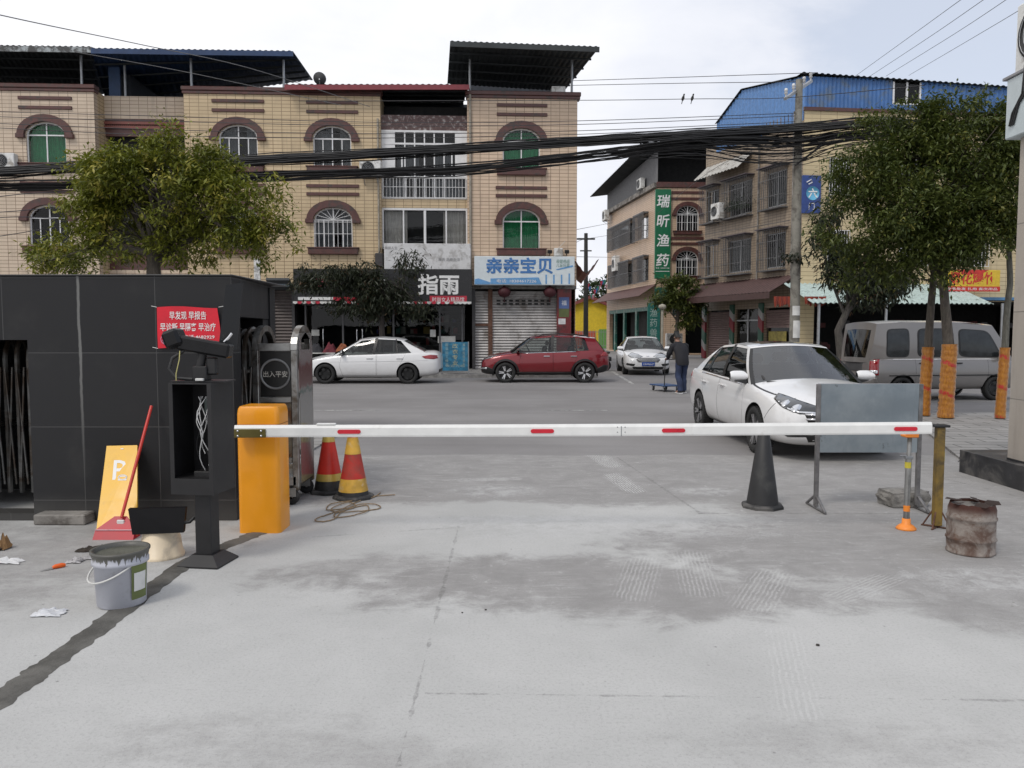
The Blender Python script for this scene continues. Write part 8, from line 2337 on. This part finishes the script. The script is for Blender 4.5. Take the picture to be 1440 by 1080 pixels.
wires = [([(805, 113.5, 30), (960, 108.5, 28), (1122, 103, 25.5), (1150, 102, 25)], 'upper of two thin wires running from the dark roof to the pole top'), ([(805, 120, 30), (960, 117, 28), (1119, 115, 25.3)], 'lower of two thin wires running from the dark roof to the pole top'),
         ([(420, 142, 30), (810, 141, 27), (980, 139, 26), (1104, 137.5, 24.4), (1300, 120, 20)], 'thin wire with two birds crossing the gap between the houses'),
         ([(-40, 156, 24), (250, 164, 24.5), (540, 172, 25), (810, 170, 25.2), (1118, 159, 25)], 'thin wire level with the upper window hoods of the long house'), ([(-40, 163, 24), (250, 171, 24.5), (540, 177, 25), (810, 175, 25.2), (1118, 163, 25)], 'second thin wire just under the wire at the upper window hoods'),
         ([(-40, 172, 24), (250, 183, 24.5), (540, 188, 25), (810, 184, 25.2), (1118, 171, 25)], 'third thin wire crossing the upper arched windows'), ([(-40, 178, 24), (250, 191, 24.4), (540, 194, 25), (810, 189, 25.2), (1118, 174, 25)], 'lowest thin wire above the thick bundle'),
         ([(-40, 12, 14), (60, 34, 16), (200, 63, 20), (355, 97, 24), (520, 150, 30)], 'pale wire slanting down across the sky from the upper left'), ([(105, 73, 26), (240, 97, 27.5), (355, 121, 29), (480, 148, 30.8)], 'pale wire slanting down in front of the blue edged roof'),
         ([(1200, 109, 42), (1290, 44, 30), (1362, -8, 22), (1440, -60, 17)], 'leftmost of four power lines rising to the top right corner'), ([(1222, 108, 42), (1310, 50, 30), (1394, -8, 22), (1470, -60, 17)], 'second from the left of four power lines at the top right'), ([(1246, 107, 42), (1340, 49, 30), (1426, -8, 22), (1500, -60, 17)], 'third from the left of four power lines at the top right'), ([(1278, 106, 42), (1370, 52, 30), (1450, 4, 22), (1530, -50, 17)], 'rightmost of four power lines at the top right'),
         ([(-30, 280, 20), (40, 272, 20.5), (95, 270, 21)], 'short service wire in front of the lower left arched window, uppermost'), ([(-30, 300, 20), (20, 297, 20.4), (70, 293, 21), (140, 292, 22)], 'short service wire crossing the middle of the lower left arched window'), ([(-30, 308, 20), (30, 305, 20.4), (110, 309, 21.5)], 'sagging service wire crossing the lower left arched window'), ([(-30, 336, 20), (20, 329, 20.4), (60, 322, 31)], 'service wire running into the sill of the lower left window'),
         ([(810, 323, 33), (862, 313, 60)], 'short wire across the gap above the far pole'), ([(810, 341, 33), (824, 336, 48), (862, 330, 60)], 'short wire through the top of the far pole'), ([(810, 361, 33), (870, 362, 60)], 'low wire across the gap beside the far pole'),
         ([(985, 330, 48), (1040, 322, 40), (1110, 310, 26)], 'wire strung along the brown flank of the corner house'), ([(925, 300, 55), (1000, 240, 40), (1110, 190, 26)], 'wire rising from the green sign to the cable bundle')]
for i, (pts, lb) in enumerate(wires):
    b = MB(); strand(b, pts, .0095 if i > 8 and i < 13 else .011, 5, 10); tag(b.build('overhead_wire', M_WIRE if i not in (7, 8) else mat('pale_wire', (.2, .2, .2), .6), None), lb, 'wire', 'thin overhead wires')
for px, lb in ((960.5, 'small dark bird on the thin wire, the one to the left'), (973.5, 'small dark bird on the thin wire, the one to the right')):
    p = at(px, 138.3, 26.2); t = thing('bird', lb, 'bird', p, .6)
    b = MB(); b.lathe([(0, -.09), (.035, -.06), (.05, 0), (.035, .06), (.02, .085), (.03, .11), (.02, .14), (0, .15)], 10, 0, Matrix.Rotation(R(22), 4, 'X')); b.add([(-.02, .02, -.05), (.02, .02, -.05), (.015, .06, -.17), (-.015, .06, -.17)], [(0, 1, 2, 3)]); b.add([(-.008, -.06, .125), (.008, -.06, .125), (0, -.095, .115), (0, -.06, .135)], [(0, 1, 2), (0, 2, 3), (1, 3, 2)]); b.build('body', mat('bird_feathers', (.03, .028, .026), .8), t)

# ================================================================ the man with the trolley
def skin_mesh(name, joints, edges, root, mats, parent, sub=2):
    me = bpy.data.meshes.new(name); names = list(joints); ix = {n_: i for i, n_ in enumerate(names)}
    me.from_pydata([joints[n_][:3] for n_ in names], [(ix[a], ix[b]) for a, b in edges], [])
    o = bpy.data.objects.new(name, me); COL.objects.link(o)
    m = o.modifiers.new('skin', 'SKIN'); m.use_smooth_shade = True; m.branch_smoothing = .3
    s = o.modifiers.new('sub', 'SUBSURF'); s.levels = s.render_levels = sub
    sv = me.skin_vertices[0].data
    for n_ in names:
        r = joints[n_][3]; sv[ix[n_]].radius = r if isinstance(r, tuple) else (r, r); sv[ix[n_]].use_root = n_ == root
    apply_mods(o)
    for mm in (mats if isinstance(mats, list) else [mats]):
        o.data.materials.append(mm)
    o.data.polygons.foreach_set('use_smooth', [True] * len(o.data.polygons))
    o.parent = parent
    return o
def man():
    p = Vector((at(958, 552, 21).x, 20.95, -.004))
    t = thing('person', 'man in a black jacket and blue jeans bending over a flat trolley', 'person', p, R(17))
    J = dict(pelvis=(0, 0, .88, (.12, .09)), waist=(0, .03, 1.0, (.12, .085)), chest=(0, .13, 1.22, (.13, .09)), neck=(0, .23, 1.37, .058), jaw=(0, .28, 1.43, (.062, .068)), skull=(0, .30, 1.52, (.078, .09)), crown=(0, .29, 1.58, .055), nose=(0, .375, 1.475, .014))
    E_ = [('pelvis', 'waist'), ('waist', 'chest'), ('chest', 'neck'), ('neck', 'jaw'), ('jaw', 'skull'), ('skull', 'crown'), ('jaw', 'nose')]
    hands = {-1: (-.20, .47, .90), 1: (.20, .50, .90)}
    for s, n_ in ((-1, 'l'), (1, 'r')):
        st = .10 * s
        J.update({n_ + '_hip': (s * .09, 0, .82, .075), n_ + '_knee': (s * .10, .06 + st * .3, .46, .062), n_ + '_calf': (s * .105, .0 + st * .8, .30, .058), n_ + '_ankle': (s * .11, -.02 + st, .085, .042), n_ + '_ball': (s * .12, .10 + st, .045, .04), n_ + '_toe': (s * .125, .17 + st, .035, .03)})
        E_ += [('pelvis', n_ + '_hip'), (n_ + '_hip', n_ + '_knee'), (n_ + '_knee', n_ + '_calf'), (n_ + '_calf', n_ + '_ankle'), (n_ + '_ankle', n_ + '_ball'), (n_ + '_ball', n_ + '_toe')]
        h = Vector(hands[s])
        J.update({n_ + '_shoulder': (s * .19, .16, 1.27, .05), n_ + '_elbow': (s * .27, .24, 1.05, .046), n_ + '_wrist': (h.x + s * .015, h.y - .08, h.z + .035, .030), n_ + '_palm': (h.x, h.y - .02, h.z + .02, (.036, .02))})
        E_ += [('chest', n_ + '_shoulder'), (n_ + '_shoulder', n_ + '_elbow'), (n_ + '_elbow', n_ + '_wrist'), (n_ + '_wrist', n_ + '_palm')]
        for k, (ox, ln) in enumerate(((-.030, .062), (-.010, .074), (.010, .070), (.028, .054))):
            a = Vector((h.x + ox, h.y + .025, h.z + .025)); J[f'{n_}_k{k}'] = (*a, .0095); J[f'{n_}_m{k}'] = (a.x, a.y + ln * .45, a.z - .018, .0085); J[f'{n_}_t{k}'] = (a.x, a.y + ln * .25, a.z - .05, .0075)
            E_ += [(n_ + '_palm', f'{n_}_k{k}'), (f'{n_}_k{k}', f'{n_}_m{k}'), (f'{n_}_m{k}', f'{n_}_t{k}')]
        J[n_ + '_th1'] = (h.x - s * .042, h.y - .01, h.z + .005, .011); J[n_ + '_th2'] = (h.x - s * .036, h.y + .03, h.z - .02, .009)
        E_ += [(n_ + '_palm', n_ + '_th1'), (n_ + '_th1', n_ + '_th2')]
        J[n_ + '_ear'] = (s * .085, .29, 1.49, .014); E_.append(('skull', n_ + '_ear'))
    skin_mesh('body', J, E_, 'pelvis', mat('skin_tone', (.36, .2, .14), .55, var=.08), t)
    def loft(b, rings, n=18):
        vs = [(cx + rx * math.cos(2 * pi * k / n), cy + ry * math.sin(2 * pi * k / n) * (1 if math.sin(2 * pi * k / n) < 0 else .85), z) for cx, cy, z, rx, ry in rings for k in range(n)]
        b.add(vs, [(i * n + k, i * n + (k + 1) % n, (i + 1) * n + (k + 1) % n, (i + 1) * n + k) for i in range(len(rings) - 1) for k in range(n)], 0, True)
        b.add(vs[:n], [tuple(range(n))]); b.add(vs[-n:], [tuple(range(n))])
    def limb(b, pts, rr):
        P_ = [Vector(q) for q in pts]; o, r_ = [], []
        for i in range(len(P_) - 1):
            for k in range(4):
                o.append(P_[i].lerp(P_[i + 1], k / 4)); r_.append((rr[i] + (rr[i + 1] - rr[i]) * k / 4) * (1 + .05 * math.sin(i * 7 + k * 2.3)))
        b.tube(o + [P_[-1]], r_ + [rr[-1]], 12)
    b = MB(); loft(b, [(0, -.01, .76, .18, .14), (0, -.005, .84, .19, .145), (0, .01, .95, .185, .14), (0, .04, 1.05, .185, .135), (0, .09, 1.16, .205, .14), (0, .14, 1.26, .22, .135), (0, .18, 1.32, .19, .11), (0, .21, 1.36, .115, .085), (0, .225, 1.39, .078, .072)])
    for s in (-1, 1):
        n_ = 'l' if s < 0 else 'r'
        limb(b, [(s * .13, .15, 1.28), J[n_ + '_shoulder'][:3], J[n_ + '_elbow'][:3], J[n_ + '_wrist'][:3]], [.07, .085, .066, .046])
    b.build('jacket', mat('black_jacket', (.012, .012, .016), .8, var=.3, bump=.3, bscale=14), t)
    b = MB(); loft(b, [(0, 0, .74, .165, .125), (0, 0, .82, .175, .13), (0, 0, .92, .165, .125)])
    for n_ in 'lr':
        an = J[n_ + '_ankle']; limb(b, [J[n_ + '_hip'][:3], J[n_ + '_knee'][:3], J[n_ + '_calf'][:3], (an[0], an[1] - .005, .07)], [.098, .079, .077, .07])
    b.build('jeans', mat('blue_jeans', (.022, .034, .075), .85, var=.25, scale=5, bump=.25, bscale=20), t)
    for q in 'lr':
        x, y, z, _ = J[q + '_ankle']
        skin_mesh('shoe', {'heel': (x, y - .03, .05, .048), 'mid': (x, y + .05, .05, .05), 'toe': (x, y + .17, .042, .04)}, [('heel', 'mid'), ('mid', 'toe')], 'mid', mat('dark_shoe', (.03, .03, .035), .6), t)
        b = MB(); b.box(x - .048, x + .048, y - .085, y + .215, .0, .026, .01); b.build('shoe_sole', mat('white_sole', (.6, .6, .6), .7), [c for c in t.children if c.name.startswith('shoe') and 'sole' not in c.name][-1])
    skin_mesh('hair', {'a': (0, .255, 1.50, (.078, .07)), 'b': (0, .27, 1.56, (.078, .09)), 'c': (0, .33, 1.585, (.06, .05))}, [('a', 'b'), ('b', 'c')], 'b', mat('black_hair', (.012, .011, .01), .6, bump=.5, bscale=60), t)
    # trolley in front of him, in his own frame
    q = thing('platform_trolley', 'blue flat platform trolley with a tall black push handle', 'trolley', t.matrix_basis @ Vector((0, .50, 0)), t.rotation_euler.z)
    b = MB(); b.box(-.28, .28, .0, .85, .15, .185, .012); b.build('deck', mat('blue_trolley_deck', (.02, .06, .16), .5, var=.2), q)
    b = MB(); b.tube([(-.24, .02, .18), (-.24, 0, .82), (-.22, 0, .88), (-.19, 0, .90), (.19, 0, .90), (.22, 0, .88), (.24, 0, .82), (.24, .02, .18)], .013, 8); b.tube([(-.24, .01, .5), (.24, .01, .5)], .010, 6); b.build('handle', M_BLACK, q)
    for x in (-.2, .2):
        for y in (.1, .75):
            b = MB(); M = Matrix.Translation((x, y, .062)) @ Matrix.Rotation(pi / 2, 4, 'Y'); b.lathe([(0, -.018), (.05, -.018), (.06, -.01), (.06, .01), (.05, .018), (0, .018)], 18, 0, M); w_ = b.build('wheel', M_TYRE, q)
            b = MB(); b.box(x - .03, x - .022, y - .03, y + .03, .05, .149); b.box(x + .022, x + .03, y - .03, y + .03, .05, .149); b.build('fork', M_GREYMETAL, w_)
bpy.context.view_layer.update()
man()

# ================================================================ small things across the road
def banner_stand():
    a, c = at(622, 528, 28.5), at(658, 528, 28.5); z0, z1 = zat(518, 28.5), zat(481, 28.5)
    t = thing('banner_stand', 'blue printed advertising stand between the white saloon and the red crossover', 'sign', ((a.x + c.x) / 2, 28.55, .115)); w_ = (c.x - a.x) / 2
    b = MB(); b.box(-w_, w_, -.01, .01, .12, z1 - .115)
    b.build('panel', mat('blue_banner_print', (.03, .18, .30), .5, var=.35, scale=8), t)
    b = MB(); h = z1 - .115
    for x, s_, wd in ((-.30, '服装加工修改', .11), (.32, '裤脚拉链换新', .09)):
        b.text(s_, h * .72, x, -.016, h * .6, width=wd, vertical=True)
    b.text('欢迎光临', .09, 0, -.016, .3, width=.7); b.build('white_lettering', mat('pale_print', (.35, .45, .42), .6), t)
    b = MB(); b.text('改衣专业', h * .66, 0, -.016, h * .62, width=.2, vertical=True); b.build('yellow_lettering', mat('cream_print', (.5, .48, .28), .6), t)
    for sx in (-1, 1):
        b = MB(); b.box(sx * (w_ + .02) - .018, sx * (w_ + .02) + .018, -.018, .018, .0, z1 - .1); b.box(sx * (w_ + .02) - .015, sx * (w_ + .02) + .015, -.2, .2, .0, .03); b.build('leg', M_GREYMETAL, t)
banner_stand()

def scooter():
    p = base_at(832, 33.5, -.003); t = thing('motor_scooter', 'black motor scooter parked behind the tail of the red crossover', 'scooter', p, R(170))
    mb_ = mat('gloss_black_plastic', (.01, .01, .011), .25)
    for x in (-.6, .6):
        b = MB(); b.lathe([(.13, -.05), (.2, -.055), (.235, -.02), (.235, .02), (.2, .055), (.13, .05)], 24, 0, Matrix.Translation((x, 0, .235)) @ Matrix.Rotation(pi / 2, 4, 'X')); o = b.build('wheel', M_TYRE, t); b = MB(); b.lathe([(0, -.03), (.135, -.03), (.135, .03), (0, .03)], 16, 0, Matrix.Translation((x, 0, .235)) @ Matrix.Rotation(pi / 2, 4, 'X')); b.build('rim', M_RIM, o)
    b = MB(); b.grid(lambda u, v: (-.85 + .75 * u, .16 * math.cos(pi * v) * (.5 + .5 * math.sin(pi * min(1, u * 1.3 + .1))), .42 + .3 * math.sin(pi * v) * (.6 + .4 * u)), 10, 10); b.box(-.15, .4, -.14, .14, .28, .34, .03); b.tube([(.4, 0, .3), (.5, 0, .7), (.44, 0, 1.0)], [.15, .13, .07], 12); b.build('body', mb_, t, normals=False)
    b = MB(); b.box(-.8, -.1, -.13, .13, .73, .83, .05); b.build('seat', M_TRIM, t)
    b = MB(); b.tube([(.38, -.34, 1.06), (.44, -.1, 1.02), (.44, .1, 1.02), (.38, .34, 1.06)], .016, 6); b.build('handlebar', M_TRIM, t)
    for s in (-1, 1):
        b = MB(); b.tube([(.42, s * .22, 1.04), (.42, s * .28, 1.2)], .008, 5); b.box(.4, .42, s * .28 - .06, s * .28 + .06, 1.19, 1.28, .01); b.build('mirror', M_TRIM, t)
scooter()

# clothes table at the dress shop's door
def clothes():
    f = Face((2.66, 32.5), R(3)); x = f.x(462, -.6); p = f.w(x, -.8, .115); t = thing('clothes_table', 'low table heaped with dark red and orange cloth outside the black shop', 'table', p, R(3))
    b = MB(); b.box(-.9, .9, -.35, .35, .68, .72, .01); b.build('tabletop', M_WHITEP, t)
    for sx in (-.8, .8):
        for sy in (-.28, .28):
            b = MB(); b.box(sx - .025, sx + .025, sy - .025, sy + .025, 0, .679); b.build('leg', M_GREYMETAL, t)
    for k, (cx, c_, lb) in enumerate(((-.45, (.03, .03, .035), 'dark folded cloth heap at the left of the clothes table'), (.1, (.12, .02, .03), 'maroon cloth heap in the middle of the clothes table'), (.6, (.30, .10, .045), 'orange brown cloth heap at the right of the clothes table'))):
        b = MB(); b.grid(lambda u, v: (cx + .6 * (u - .5), .55 * (v - .5), .722 + .32 * max(0, 1 - (2 * u - 1) ** 2) * max(0, 1 - (2 * v - 1) ** 2) * (1 + .6 * noise.noise(Vector((u * 5 + k * 9, v * 5, 0))))), 14, 14); tag(b.build('cloth_heap', mat('cloth_%d' % k, c_, .9, var=.4, bump=.4, bscale=12), None, p, R(3), normals=False), lb, 'clothes')
clothes()
